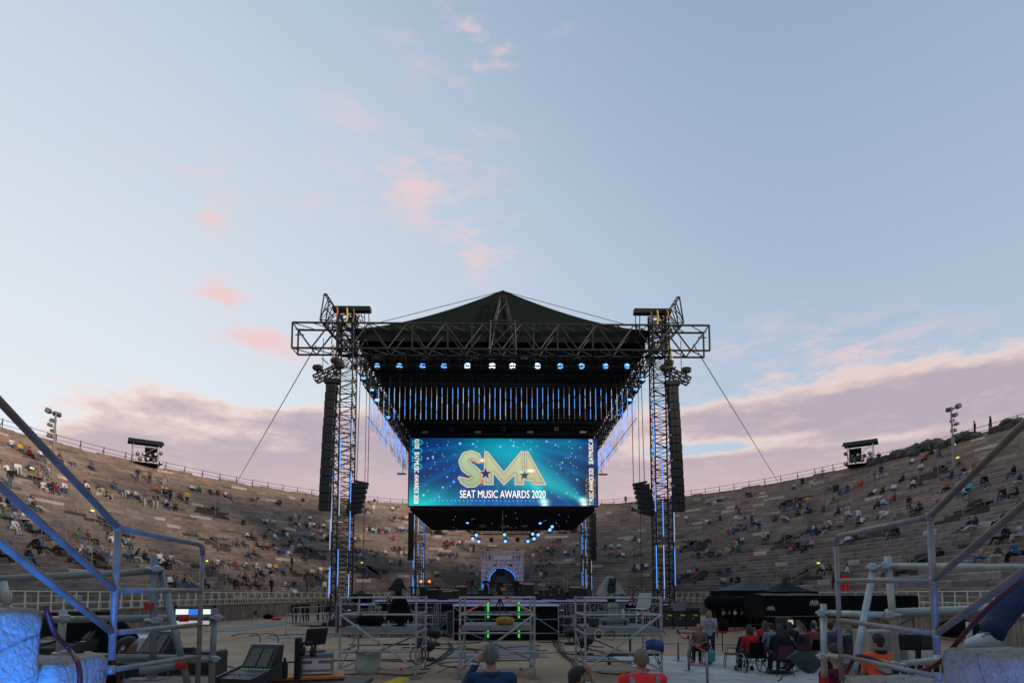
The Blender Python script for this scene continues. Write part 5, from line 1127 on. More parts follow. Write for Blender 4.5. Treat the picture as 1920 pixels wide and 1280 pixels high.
# broadcast cameras at the stage front
def bigcam(name, label, px, Y, base, cover, rz):
    t = thing(name, label, 'camera', (P(px, 1100, Y).x, Y, base), rz)
    part('pedestal', MB().lathe([(.55, 0), (.5, .12), (.2, .2), (.17, .9), (.24, 1.0), (.24, 1.12)], 12), M['case'], t)
    part('pan_head', MB().cbox((0, 0, 1.25), (.35, .4, .3), .04), M['black'], t)
    part('camera_body', MB().cbox((0, 0, 1.58), (.40, .9, .45), .05).lathe([(.12, 0), (.17, .3), (.2, .6)], 10, (0, .45, 1.58), 'Y'), M['black'], t)
    part('pan_bar', MB().tube((.1, -.3, 1.3), (.35, -1., 1.15), .025).tube((-.1, -.3, 1.3), (-.35, -1., 1.15), .025), M['black'], t)
    part('viewfinder', MB().cbox((.05, -.35, 1.95), (.38, .3, .3), .03), M['black'], t)
    return t
c1_ = bigcam('broadcast_camera', 'large camera under a dark green rain cover left of the stage', 747, 33., .9, 1, R(12))
def drape(fn, nu, nv): return MB().sheet(fn, nu, nv)
def hood(r1, r2, h, seed, lx=1., ly=1.):
    rr = random.Random(seed); ph_ = [rr.uniform(0, 6) for _ in range(4)]
    def f(u, v):
        a = 2 * PI * u; r_ = r1 + (r2 - r1) * v ** .8; r_ *= 1 + v * (.12 * math.sin(5 * a + ph_[0]) + .07 * math.sin(9 * a + ph_[1])); z = h * (1 - v) + .1 * v * math.sin(3 * a + ph_[2])
        return (r_ * math.cos(a) * lx, r_ * math.sin(a) * ly, z)
    return f
part('rain_cover', MB().sheet(hood(.12, .48, .62, 1, 1., 1.4), 28, 8).shift((0, .1, 1.55)), M['canopy'], c1_, True)
part('riser', MB().cbox((0, 0, -.35), (2.2, 1.6, .3), .02), M['ply'], c1_)
for x in (-.9, .9): part('riser_leg', MB().tube((x, -.6, -.9), (x, -.6, -.4), .03).tube((x, .6, -.9), (x, .6, -.4), .03), M['galvd'], c1_)
person_std('camera operator in white top behind the covered camera left of the stage', (P(729, 1100, 33.4).x, 33.4, .9), R(-50), (.5, .48, .48), (.03, .05, .09), STAND[1])
c2_ = bigcam('broadcast_camera', 'large camera half wrapped in grey tarpaulin right of the stage', 1146, 30., .9, 1, R(-8))
part('rain_cover', MB().sheet(hood(.10, .66, 1.0, 21, 1.2, .8), 40, 12).shift((-.05, .1, 1.22)), M['tarp'], c2_, True)
part('riser', MB().cbox((0, 0, -.35), (2.4, 1.8, .3), .02), M['ply'], c2_)
for x in (-.9, .9): part('riser_leg', MB().tube((x, -.6, -.9), (x, -.6, -.4), .03).tube((x, .6, -.9), (x, .6, -.4), .03), M['galvd'], c2_)

# stairs with handrail right of the deck, flight cases, tents
st_ = thing('stage_stairs', 'dark metal stairs with handrails up to the right stage wing', 'stairs', (P(1215, 1140, 38).x, 39.2, 0))
for i in range(8): part('tread', MB().box((i * -.22 + .9, 0, .2 * (i + 1)), (.26, 1.2, .05)), M['galvd'], st_)
for y in (-.62, .62): part('handrail', MB().tube((1.1, y, 1.0), (-.8, y, 2.7), .025).tube((1.1, y, 0), (1.1, y, 1.0), .025).tube((-.8, y, 1.6), (-.8, y, 2.7), .025).tube((.15, y, .8), (.15, y, 1.85), .02).tube((1.1, y, .5), (-.8, y, 2.2), .02), M['black'], st_); part('stringer', MB().tube((1.1, y, .05), (-.85, y, 1.7), .06, 4), M['black'], st_)
fcs = [(1249, 1178, 1.0, 1.05), (1273, 1178, 1.0, 1.05), (1297, 1178, .95, 1.05)]
for i, (px, py, w_, h_) in enumerate(fcs):
    g = G(px, py); t = boxthing('flight_case', 'black flight case with lime label beside the right tower, %s from the left' % ORD(i + 1), 'flight case', (g.x, g.y, .14), (w_ * .98, .6, .95), M['case'], 0, 'case', 'labelled flight cases')
    part('paper_label', MB().box((.16, -.316, .72), (.3, .006, .09)), mat('lime_label_%d' % i, (.55, .75, .05), .6), t)
    part('rack_top', MB().cbox((0, 0, 1.22 if i == 1 else 1.08), (.9, .55, .5 if i == 1 else .22), .02), M['grey'] if i == 1 else M['case'], t)
def tent(name, label, px0, px1, pyt, pye, Y, m, cat='tent'):
    a, b = P(px0, pye, Y), P(px1, pye, Y); w_ = (b.x - a.x) / 2; cx = (a.x + b.x) / 2; zt_ = P((px0 + px1) / 2, pyt, Y + w_).z
    t = thing(name, label, cat, (cx, Y + w_, 0), 0, 'black pop up tents')
    ze = a.z
    def roof(u, v):
        a_ = 2 * PI * u + PI / 4; k = 1 / max(abs(math.cos(a_)), abs(math.sin(a_))); r_ = w_ * v * k; h = (1 - v)
        return (r_ * math.cos(a_), r_ * math.sin(a_), ze + (zt_ - ze) * (h ** 1.15) - .05 * math.sin(v * PI) * abs(math.sin(2 * a_)))
    part('roof', MB().sheet(roof, 32, 8), m, t, True)
    for k in range(4):
        q = Matrix.Rotation(k * PI / 2, 3, 'Z'); mb = MB().sheet(lambda u, v: (-w_ + 2 * w_ * u, -w_ - .02 + .02 * math.sin(u * 30), ze - .32 * v), 24, 2); mb.v = [tuple(q @ Vector(v)) for v in mb.v]; part('valance', mb, M['cloth'], t)
    for x in (-1, 1):
        for y in (-1, 1): part('leg', MB().tube((x * w_ * .96, y * w_ * .96, 0), (x * w_ * .96, y * w_ * .96, ze), .03, 4), M['black'], t)
    for k in (1, 2): 
        q = Matrix.Rotation(k * PI / 2, 3, 'Z'); mb = MB().sheet(lambda u, v: (-w_ + 2 * w_ * u, -w_ + .03, ze - .3 - (ze - .35) * v + .0 * u), 20, 2); mb.v = [tuple(q @ Vector(v)) for v in mb.v]; part('side_wall', mb, M['cloth'], t)
    return t
M['tentgrey'] = mat('faded_black_tent_cloth', (.045, .052, .06), .8, 0, .25, 1.5, .4, 4.)
tent('pop_up_tent', 'larger faded black pop up tent behind the crew area on the right', 1374, 1493, 1083, 1106, 34., M['tentgrey'])
tent('pop_up_tent', 'smaller black pop up tent in front of the right podium railing', 1450, 1534, 1088, 1108, 33., M['canopy'])
tent('pop_up_tent', 'low black tent roof just behind the front left tower', 652, 690, 1106, 1114, 46., M['canopy'])
# low half-raised gazebo with white emblem
gz_ = thing('folded_gazebo', 'long low black gazebo with white emblem standing on scissor legs', 'gazebo', (15.3, 27.5, 0))
def gz_face(mb): return mb
x0, x1 = P(1425, 1120, 27.).x - 15.3, P(1710, 1120, 27.).x - 15.3
part('roof_cloth', MB().sheet(lambda u, v: (x0 + (x1 - x0) * u, -.9 + 2.2 * v, 2.12 + .10 * math.sin(v * PI) + .015 * math.sin(u * 25)), 40, 6), M['tentgrey'], gz_, True)
part('front_valance', MB().sheet(lambda u, v: (x0 + (x1 - x0) * u, -.9 - .02 * math.sin(u * 40), 2.12 - 1.05 * v + .10 * u * v), 48, 4), M['cloth'], gz_, True)
part('end_valance', MB().sheet(lambda u, v: (x0, -.9 + 2.2 * u, 2.12 - 1.05 * v), 8, 3), M['cloth'], gz_, True); part('end_valance', MB().sheet(lambda u, v: (x1, -.9 + 2.2 * u, 2.12 - .95 * v), 8, 3), M['cloth'], gz_, True)
part('hem', MB().tube((x0, -.93, 1.17), (x1, -.93, 1.24), .012, 4), M['galvd'], gz_)
for i in range(5):
    xx = x0 + .2 + (x1 - x0 - .4) * i / 4; part('leg', MB().tube((xx, -.8, 0), (xx, -.8, 1.2), .025, 4), M['black'], gz_)
    if i < 4: xn = x0 + .2 + (x1 - x0 - .4) * (i + 1) / 4; part('scissor_bar', MB().tube((xx, -.8, .35), (xn, -.8, 1.1), .018, 4).tube((xx, -.8, 1.1), (xn, -.8, .35), .018, 4), M['black'], gz_)
M['paint'] = mat('white_print', (.62, .62, .62), .7, 0, .1)
def emblem(parent, x, y, z, s, rz=0.):
    mb = MB()
    for i, h in enumerate((.10, .18, .13, .20, .12)): mb.box((x - .26 * s + i * .13 * s, y, z + h * s / 2 + .03 * s), (.075 * s, .008, h * s)).ball((x - .26 * s + i * .13 * s, y, z + h * s + .07 * s), .032 * s, 6, 4, (1, .2, 1))
    mb.box((x, y, z), (.72 * s, .008, .025 * s))
    part('emblem', mb, M['paint'], parent)
    r3 = random.Random(5); m2 = MB()
    for i in range(9): m2.box((x - .36 * s + i * .09 * s, y, z - .09 * s), (.018 * s, .008, .11 * s)).box((x - .34 * s + i * .09 * s, y, z - .09 * s + r3.choice((-.045, 0, .045)) * s), (.05 * s, .008, .02 * s))
    part('emblem_lettering', m2, M['paint'], parent)
emblem(gz_, P(1526, 1131, 26.6).x - 15.3, -.95, P(1526, 1131, 26.6).z, .62)
emblem(gz_, x0 + .28, -.95, P(1412, 1141, 26.6).z, .5)
rb = thing('fabric_roll', 'black padded fabric roll on stands in front of the tents', 'fabric roll', (P(1375, 1131, 30.).x, 30.2, 0))
part('roll', MB().path([(-1.35, 0, 1.75), (-1.2, 0, 1.75), (0, .05, 1.72), (1.3, 0, 1.78)], [.22, .36, .36, .34], 12), M['cloth'], rb, True)
for x in (-.9, .9): part('stand', MB().tube((x, -.3, 0), (x, 0, 1.5), .03).tube((x, .3, 0), (x, 0, 1.5), .03), M['black'], rb)
for i, x in enumerate((-.5, -.2, .1, .45, .7)):
    part('hanging_coil', MB().lathe([(.06, -.03), (.1, 0), (.06, .03)], 8, (x, -.15, 1.22), 'Y').tube((x, -.15, 1.3), (x, -.1, 1.5), .012), M['brown'] if i % 2 else M['white'], rb)

# ------------------------------------------------------------------ three scaffold platforms in the middle
def scaffold(label, px0, px1, Y, dia, deckz, diag_back=True):
    a, b = P(px0, 1250, Y).x, P(px1, 1250, Y).x; w_ = b - a; d_ = 2.0
    t = thing('scaffold_platform', label, 'scaffold', ((a + b) / 2, Y, 0), 0, 'scaffold platforms in front of the stage')
    hw = w_ / 2; tops = 2.14
    for x in (-hw, hw):
        for y in (0, d_):
            s0 = part('standard', MB().tube((x, y, .05), (x, y, tops), .030, 8), M['galv'], t)
            part('base_plate', MB().box((x, y, .025), (.28, .28, .03)).tube((x, y, .04), (x, y, .12), .04), M['galvd'], s0)
            for z in (.25, .70, 1.18, 1.66, 2.1): part('rosette', MB().lathe([(.06, -.008), (.06, .008)], 8, (x, y, z - .03)), M['galv'], s0)
    for z in (.25, .70, 1.18, 1.66, 2.1):
        part('ledger', MB().tube((-hw, 0, z), (hw, 0, z), .026, 8), M['galv'], t)
        if z != .70: part('ledger', MB().tube((-hw, d_, z), (hw, d_, z), .026, 8), M['galvd'], t)
        if z in (.25, 1.18, 1.66, .70):
            for x in (-hw, hw): part('transom', MB().tube((x, 0, z), (x, d_, z), .026, 8), M['galv'], t)
    for x in (-hw, hw): part('side_diagonal', MB().tube((x, .05, .25), (x, d_ - .05, 1.1), .022, 6), M['galvd'], t)
    part('front_diagonal', MB().tube((-hw * dia, -.05, 1.66), (hw * dia, -.05, .27), .028, 8), M['galv'], t)
    part('back_diagonal', MB().tube((hw * dia, d_ + .05, 1.1), (-hw * dia, d_ + .05, .27), .024, 8), M['galvd'], t)
    for i in range(6): part('plank', MB().cbox((0, .17 + i * .33, deckz + random.uniform(-.006, .006)), (w_ - .1, .31, .055), .006), M['ply'], t)
    part('toe_board', MB().box((0, -.02, deckz - .03), (w_ - .08, .025, .13)), M['ply'], t)
    for i, (x, z) in enumerate(((-.45 * dia, 1.66), (.62, .25), (-hw, 1.35), (-.55, .70), (.25, 2.1))): part('red_tape', MB().tube((x - (.04 if x != -hw else 0), 0, z - (.04 if x == -hw else 0)), (x + (.04 if x != -hw else 0), 0, z + (.04 if x == -hw else 0)), .034, 8), M['red'], t)
    return t, (a + b) / 2, hw
s1, sx1, hw1 = scaffold('left grey scaffold platform carrying a black draped monitor', 636, 779, 15.5, 1, 1.30)
s2, sx2, hw2 = scaffold('middle grey scaffold platform carrying a yellow bag and tripod', 862, 1002, 15.5, -1, 1.34)
s3, sx3, hw3 = scaffold('right grey scaffold platform carrying a white plastic chair', 1098, 1241, 15.2, -1, 1.30)
# on and under the platforms
mo = thing('draped_monitor', 'monitor on a stand hidden under a black cloth on left platform', 'monitor', (P(748, 1160, 16.2).x, 16.2, 1.33))
part('black_cloth', MB().sheet(hood(.16, .30, .62, 4, 1.15, .7), 30, 8).shift((0, 0, .12)), M['cloth'], mo, True); part('stand', MB().tube((0, 0, 0), (0, 0, .4), .05, 8).lathe([(.2, 0), (.2, .03)], 12), M['black'], mo); part('screen', MB().cbox((0, 0, .5), (.42, .1, .4), .03), M['black'], mo)
for i, x in enumerate((-.25, .28)): part('white_leg', MB().tube((x, -.2, 0), (x, -.2, .17), .013), M['white'], mo)
solo('equipment_bag', MB().path([(-.36, 0, .14), (-.3, 0, .16), (0, .02, .17), (.28, 0, .15), (.34, 0, .13)], [.08, .15, .17, .15, .07], 10), M['cloth'], 'long black equipment bag lying on the left platform', 'bag', None, (P(695, 1170, 16.0).x, 16.0, 1.33), R(6), True)
yb_ = thing('yellow_bag', 'mustard yellow sack lying on the middle platform', 'bag', (P(947, 1165, 15.9).x, 15.9, 1.37))
part('sack', MB().path([(-.24, 0, .09), (-.2, 0, .10), (-.05, .01, .115), (.12, 0, .11), (.22, 0, .1), (.25, 0, .09)], [.04, .10, .115, .11, .09, .03], 10), mat('mustard_cloth', (.42, .27, .03), .85, 0, .25, 6., .5, 12.), yb_, True); part('strap', MB().path([(-.1, -.11, .14), (0, -.13, .2), (.1, -.11, .14)], .012, 5), M['yellow'], yb_)
tp_ = thing('camera_tripod', 'tall black tripod with a broadcast camera on the middle platform', 'camera', (P(937, 1150, 17.2).x, 17.2, 1.35))
for a in (0.5, 2.6, 4.7): part('leg', MB().tube((0, 0, .72), (.38 * math.cos(a), .38 * math.sin(a), 0), .022, 6), M['black'], tp_)
part('head', MB().lathe([(.06, .7), (.09, .74), (.09, .84), (.05, .88)], 10), M['black'], tp_)
part('camera_body', MB().cbox((0, .05, 1.02), (.22, .62, .26), .03).lathe([(.09, 0), (.13, .22)], 10, (0, .36, 1.0), 'Y'), M['black'], tp_); part('viewfinder', MB().cbox((.02, -.28, 1.24), (.24, .16, .18), .02), M['case'], tp_); part('monitor_hood', MB().cbox((.02, -.2, 1.48), (.26, .2, .2), .02), M['canopy'], tp_); part('pan_bar', MB().tube((.05, -.2, .9), (.2, -.6, .72), .015), M['black'], tp_)
part('control_box', MB().cbox((.1, -.36, .98), (.14, .1, .1), .01), M['wood'], tp_)
for i, (px, py) in enumerate(((868, 1150), (1000, 1148))):
    e = P(px, py, 15.6); solo('orange_strap', MB().path([(tp_.location.x, 17.0, 2.14), ((tp_.location.x + e.x) / 2, 16.3, (2.2 + e.z) / 2 - .02), tuple(e)], .024, 6), M['orange'], 'bright orange ratchet strap from the tripod to the %s scaffold post' % ('left' if i == 0 else 'right'), 'strap', 'orange straps')
for i, px in enumerate((915, 973)):
    g_ = thing('marker_strip', 'bright green upright strip on the runway front, %s of two' % ('left' if i == 0 else 'right'), 'marker', P(px, 1200, 27.6)); g_.location.z = .1
    part('upper_strip', MB().box((0, 0, 1.35), (.09, .02, .75)), M['green'], g_); part('lower_strip', MB().box((0, 0, .25), (.09, .02, .36)), M['green'], g_); part('backing', MB().box((0, .03, .85), (.12, .03, 1.7)), M['black'], g_)
# white chair and machine on right platform
def shell_chair(name, label, loc, rz, m, leg, cat='chair', group=None, sc=1.):
    t = thing(name, label, cat, loc, rz, group); t.scale = (sc,) * 3
    part('seat', MB().sheet(lambda u, v: (-.21 + .42 * u, -.2 + .4 * v, .45 - .02 * math.sin(u * PI) * (1 - v)), 8, 8).sheet(lambda u, v: (-.21 + .42 * u, -.2 + .4 * v, .43 - .02 * math.sin(u * PI) * (1 - v)), 8, 8), m, t, True)
    part('backrest', MB().sheet(lambda u, v: ((-.21 + .42 * u) * (1 - .12 * v), -.2 - .1 * v - .03 * math.sin(u * PI), .47 + .38 * v), 8, 6).sheet(lambda u, v: ((-.21 + .42 * u) * (1 - .12 * v), -.22 - .1 * v - .03 * math.sin(u * PI), .47 + .38 * v), 8, 6), m, t, True)
    for x in (-1, 1):
        for y in (-1, 1): part('leg', MB().tube((x * .17, y * .15, .44), (x * .23, y * .22 - .01, 0), .012, 6), leg, t)
    return t
shell_chair('plastic_chair', 'white plastic shell chair with metal legs on the right platform', (P(1198, 1165, 16.2).x, 16.2, 1.33), R(20), M['white'], M['alu'], sc=1.05)
gm = thing('camera_dolly', 'grey wheeled camera pedestal base on the right platform', 'camera pedestal', (P(1150, 1163, 16.6).x, 16.6, 1.33))
part('base', MB().cbox((0, 0, .12), (.75, .5, .16), .04), M['grey'], gm); part('column', MB().lathe([(.16, .2), (.14, .45), (.17, .5), (.12, .62)], 10), M['tarp'], gm)
for x in (-.3, .3): part('wheel', MB().tube((x, -.22, .05), (x, -.28, .05), .06, 10), M['rubber'], gm)
part('side_bottle', MB().lathe([(.05, .2), (.05, .38), (.02, .44)], 8, (.27, 0, 0)), M['white'], gm)
boxthing('small_monitor', 'small black monitor standing at the left end of the right platform', 'monitor', (P(1113, 1165, 15.6).x, 15.6, 1.33), (.26, .2, .24), M['case'])
solo('hanging_tarp', MB().sheet(lambda u, v: (-.33 + .66 * u, .05 * math.sin(u * 9 + v * 3) + .06 * math.sin(v * 6), .72 - (.46 + .12 * math.sin(u * 3.1)) * v - .05 * math.sin(u * PI)), 18, 12), M['tarp'], 'crumpled grey tarpaulin hanging from the lower rail of the left scaffold', 'tarpaulin', None, (P(690, 1225, 15.35).x, 15.35, 0), 0, True)
def coil(name, label, c, r_, m, n=4, tilt=0.):
    pts = [(r_ * (1 + .05 * math.sin(i * .7)) * math.cos(i * .35), .012 * math.sin(i * .9) + i * .0012, r_ * 1.15 * math.sin(i * .35)) for i in range(n * 18)]
    return solo(name, MB().path(pts, .012, 5), m, label, 'cable', None, c, tilt)
coil('cable_coil', 'red cable coil hanging on the right post of the left scaffold', P(783, 1228, 15.3), .2, M['redcable']); coil('cable_coil', 'yellowish cable coil hanging under the right platform', P(1146, 1190, 15.1), .12, mat('yellow_green_cable', (.3, .3, .04), .6)); coil('cable_coil', 'white cable loop hanging under the right platform', P(1123, 1189, 15.1), .11, M['white'], 2)
solo('blue_cover', MB().sheet(lambda u, v: (-.23 + .46 * u, -.12 * math.sin(v * PI) + .03 * math.sin(u * 10), .30 * v + .07 * math.sin(u * PI + .3) - .06 * (1 - u) * v), 12, 8), M['bluecloth'], 'folded blue cover with white piping hanging at the right scaffold corner', 'cover', None, (P(1226, 1222, 15.0).x, 15.0, P(1226, 1222, 15.0).z), 0, True)
for i, (px, py) in enumerate(((812, 1210), (836, 1192), (1072, 1208), (1052, 1190), (797, 1238), (1096, 1228))):
    g = G(px, py); t = thing('confetti_cannon', 'black barrel blower on a stand by the runway, %s from the left' % ORD(1 + sum(1 for q in ((812, 0), (836, 0), (1072, 0), (1052, 0), (797, 0), (1096, 0)) if q[0] < px)), 'blower', g, R(-25 if px < 942 else 25), 'black blowers on the floor')
    part('barrel', MB().path([(0, -.38, .62), (0, -.3, .6), (0, .3, .46), (0, .38, .44)], [.17, .2, .2, .15], 12), M['black'], t, True); part('stand', MB().tube((-.12, 0, .5), (-.12, 0, .1), .03).tube((.12, 0, .5), (.12, 0, .1), .03).cbox((0, 0, .06), (.5, .45, .1), .02), M['black'], t)
solo('light_bar', MB().box((0, 0, .55), (1.8, .05, .05)).tube((-.7, 0, 0), (-.7, 0, .55), .02), M['white'], 'thin white bar lying low behind the right scaffold', 'bar', None, G(1175, 1222), 0); solo('light_bar', MB().box((0, 0, .5), (1.6, .05, .05)).tube((.7, 0, 0), (.7, 0, .5), .02), M['white'], 'thin white bar standing low behind the left scaffold', 'bar', None, G(735, 1222), 0)
ts = thing('rolling_rail', 'low black frame on castors under the right platform', 'frame', G(1185, 1246)); part('rail', MB().box((0, 0, .32), (1.7, .08, .06)), M['black'], ts); part('mast', MB().tube((-.05, 0, .3), (-.05, 0, 1.2), .035), M['black'], ts)
for x in (-.75, .1, .8): part('castor', MB().tube((x, 0, .3), (x + .04, 0, .1), .015).tube((x + .04, -.03, .06), (x + .04, .03, .06), .06, 8), M['black'], ts)
# cables on the sand
for i, (pts, m_, r_) in enumerate((((((1040, 1200), (1048, 1212), (1052, 1225), (1066, 1236), (1085, 1246), (1105, 1262))), 'rubber', .03), (((1036, 1202), (1042, 1215), (1055, 1230), (1070, 1240), (1078, 1258)), 'rubber', .025), (((1046, 1200), (1056, 1216), (1060, 1230), (1084, 1238), (1100, 1250)), 'redcable', .016), (((600, 1262), (650, 1266), (700, 1264), (760, 1268), (800, 1262)), 'rubber', .018), (((640, 1258), (690, 1252), (740, 1256), (790, 1250)), 'rubber', .015), (((810, 1244), (830, 1232), (845, 1218), (840, 1205)), 'rubber', .035), (((800, 1250), (828, 1238), (850, 1222), (846, 1208)), 'rubber', .03), (((820, 1262), (840, 1252), (870, 1248), (905, 1250)), 'redcable', .012), (((1090, 1262), (1110, 1258), (1130, 1264), (1160, 1266), (1180, 1262)), 'rubber', .02), (((505, 1192), (560, 1190), (640, 1189)), 'rubber', .02))):
    g = [G(*p) for p in pts]; sm_ = []
    for q in range(len(g) - 1):
        for k in range(5): t_ = k / 5; sm_.append(g[q].lerp(g[q + 1], t_) + Vector((random.uniform(-.03, .03), random.uniform(-.03, .03), r_ + .02)))
    solo('floor_cable', MB().path(sm_ + [g[-1] + Vector((0, 0, r_ + .02))], r_, 5), M[m_], '%s cable lying on the sand, %s of the floor cables from the left' % ('dark red' if m_ == 'redcable' else 'black', ORD(i + 1)), 'cable', 'cables on the sand')
solo('cable_ramp', MB().prism([(-.22, 0), (.22, 0), (.12, .05), (-.12, .05)], -.5, .5), M['yellow'], 'yellow cable ramp on the ground at the lower frame edge', 'cable ramp', None, G(742, 1277), R(-14))
# far left chair and bag by the wall, barrier by the tower
shell_chair('dark_chair', 'dark brown chair standing by the podium wall on the left', G(473, 1163), R(150), M['maroon'], M['black'])
solo('equipment_bag', MB().path([(-.4, 0, .2), (0, 0, .25), (.4, 0, .18)], [.15, .26, .12], 8), M['cloth'], 'black bag on the sand by the left podium wall', 'bag', None, G(503, 1160), 0, True); solo('equipment_bag', MB().cbox((0, 0, .12), (.7, .4, .24), .06), M['red'], 'flat red bag on the sand by the left podium wall', 'bag', None, G(518, 1162), 0)
rmp = thing('access_ramp', 'metal ramp with tube handrails at the foot of the left tower', 'ramp', G(600, 1172)); part('ramp_deck', MB().box((0, 0, .28), (3.2, 1.4, .1), rot=Matrix.Rotation(-.06, 3, 'Y')), M['galvd'], rmp)
for y in (-.7, .7): part('handrail', MB().tube((-1.6, y, 1.25), (1.6, y, 1.45), .025).tube((-1.6, y, .75), (1.6, y, .95), .025), M['galv'], rmp)
for x in (-1.6, 0, 1.6):
    for y in (-.7, .7): part('post', MB().tube((x, y, .0), (x, y, 1.35), .025), M['galv'], rmp)

# cases, racks and barrier panels crowding the stage front
for i, (px, py, w_, h_, m_) in enumerate(((690, 1184, 1.0, 1.2, 'case'), (712, 1188, .9, .8, 'grey'), (795, 1182, 1.2, 1.3, 'case'), (822, 1184, .9, 1.0, 'case'), (842, 1186, .8, .7, 'grey'), (1058, 1184, .9, 1.1, 'case'), (1082, 1180, 1.1, 1.4, 'case'), (1105, 1184, .9, .8, 'grey'), (1215, 1188, .9, 1.0, 'case'), (1180, 1182, 1.2, 1.2, 'case'))):
    g = G(px, py); boxthing('equipment_case', '%s equipment case in front of the stage skirt, %s from the left' % ('grey' if m_ == 'grey' else 'black', ORD(1 + sum(1 for q in (690, 712, 795, 822, 842, 1058, 1082, 1105, 1215, 1180) if q < px))), 'flight case', (g.x, g.y, .14), (w_, .6, h_), M[m_], random.uniform(-.15, .15), 'case', 'cases along the stage front')
for i, (px, py, L) in enumerate(((705, 1192, 2.2), (770, 1194, 2.2), (832, 1192, 2.0), (1042, 1196, 1.8), (1110, 1192, 2.2), (575, 1188, 2.2))):
    g = G(px, py); t = thing('crowd_barrier', 'grey tube barrier panel before the stage, %s from the left' % ORD(1 + sum(1 for q in (705, 770, 832, 1042, 1110, 575) if q < px)), 'barrier', g, random.uniform(-.12, .12), 'barrier panels')
    part('frame', MB().tube((-L / 2, 0, 1.1), (L / 2, 0, 1.1), .025).tube((-L / 2, 0, .2), (L / 2, 0, .2), .025).tube((-L / 2, 0, 0), (-L / 2, 0, 1.1), .025).tube((L / 2, 0, 0), (L / 2, 0, 1.1), .025), M['galv'], t); part('mid_rail', MB().tube((-L / 2, 0, .65), (L / 2, 0, .65), .02), M['galv'], t)
    for x in (-L / 2, L / 2): part('foot', MB().tube((x, -.3, .02), (x, .3, .02), .02), M['galvd'], t)
for i, (px, py, c_) in enumerate(((708, 1178, (.35, .30, .25)), (858, 1180, (.02, .02, .03)), (1128, 1182, (.02, .03, .05)), (663, 1182, (.03, .03, .035)))):
    person_std('crew member working by the cases before the stage, %s from the left' % ORD(1 + sum(1 for q in (708, 858, 1128, 663) if q < px)), G(px, py), R((30, -40, 160, 90)[i]), c_, (.03, .04, .06), STAND[(1, 0, 2, 3)[i]], 'crew before the stage')

for i, (px, py, w_, h_, m_) in enumerate(((652, 1190, 1.1, 1.5, 'case'), (668, 1194, .8, .9, 'case'), (735, 1192, 1.3, .8, 'case'), (755, 1184, .9, 1.6, 'case'), (778, 1190, .9, 1.0, 'grey'), (852, 1194, .7, 1.2, 'case'), (1048, 1190, .8, 1.5, 'case'), (1070, 1192, .9, .9, 'case'), (1095, 1188, .8, 1.5, 'case'), (1125, 1190, 1.1, 1.0, 'case'), (1150, 1186, 1.0, 1.5, 'grey'), (1165, 1194, .8, .8, 'case'), (1195, 1192, .9, 1.3, 'case'), (1228, 1188, .8, 1.5, 'case'))):
    g = G(px, py); t = boxthing('stage_rack', '%s rack cabinet low before the stage, %s from the left of its row' % ('grey' if m_ == 'grey' else 'black', ORD(i + 1)), 'rack', (g.x, g.y, .14), (w_, .6, h_), M[m_], random.uniform(-.25, .25), 'case', 'rack cabinets before the stage')
    if i % 3 == 0: part('status_lights', MB().box((.1, -.32, h_ * .8), (.18, .012, .03)), M['ledw'], t)
    if i % 4 == 1: part('cable_bundle', MB().path([(.2, -.33, h_), (.3, -.4, h_ * .6), (.25, -.42, .2), (.5, -.5, -.1)], .03, 6), M['rubber'], t)
for i, px in enumerate((662, 725, 788, 848, 1040, 1090, 1138, 1205)):
    g = G(px, 1194); t = thing('scaffold_rack', 'low grey tube frame standing before the stage, %s from the left' % ORD(i + 1), 'scaffold', g, random.uniform(-.1, .1), 'tube frames before the stage')
    for x in (-.9, .9):
        for y in (0, 1.): part('upright', MB().tube((x, y, 0), (x, y, 1.75), .028), M['galvd'], t)
    for z in (.3, 1.0, 1.72): part('rail', MB().tube((-.9, 0, z), (.9, 0, z), .024), M['galvd'], t)
    part('diagonal', MB().tube((-.9, 0, .3), (.9, 0, 1.7), .022) if i % 2 else MB().tube((.9, 0, .3), (-.9, 0, 1.7), .022), M['galvd'], t)

rc = random.Random(9)
for i in range(16):
    x, y, a = rc.uniform(-9, 9), rc.uniform(16.5, 27), rc.uniform(0, 6); pts = [Vector((x, y, .03))]
    for k in range(14):
        a += rc.uniform(-.5, .5); pts.append(pts[-1] + Vector((math.cos(a) * .35, math.sin(a) * .25, 0)))
    solo('loose_cable', MB().path(pts, rc.choice((.014, .018, .024)), 5), M['rubber'] if i % 4 else M['redcable'], 'thin %s cable winding over the sand between the scaffolds, %s of its kind' % ('black' if i % 4 else 'dark red', ORD(i + 1)), 'cable', 'loose cables between the scaffolds')
# ------------------------------------------------------------------ near the camera: parapet blocks, handrails, blue floodlights
fgm = bpy.data.materials.new('rough_limestone'); fgm.use_nodes = True; t = NT(fgm.node_tree); b = t.n['Principled BSDF']
co = t.new('ShaderNodeTexCoord').outputs['Object']
nA = t.noise(co, 5., 6, .65); nB = t.noise(co, 34., 6, .7); vo = t.new('ShaderNodeTexVoronoi', feature='DISTANCE_TO_EDGE'); t.put(vo.inputs['Vector'], co); vo.inputs['Scale'].default_value = 26.
c = t.ramp(nA, [(.3, (.40, .355, .32)), (.5, (.52, .475, .43)), (.7, (.60, .56, .52))]); c = t.mix(t.mr(nB, .55, .72, 0, .75), c, (.15, .13, .12, 1)); c = t.mix(t.mr(vo.outputs[0], .0, .05, .3, 0.), c, (.18, .15, .14, 1))
t.put(b.inputs['Base Color'], c); b.inputs['Roughness'].default_value = .95; b.inputs['Specular IOR Level'].default_value = .2
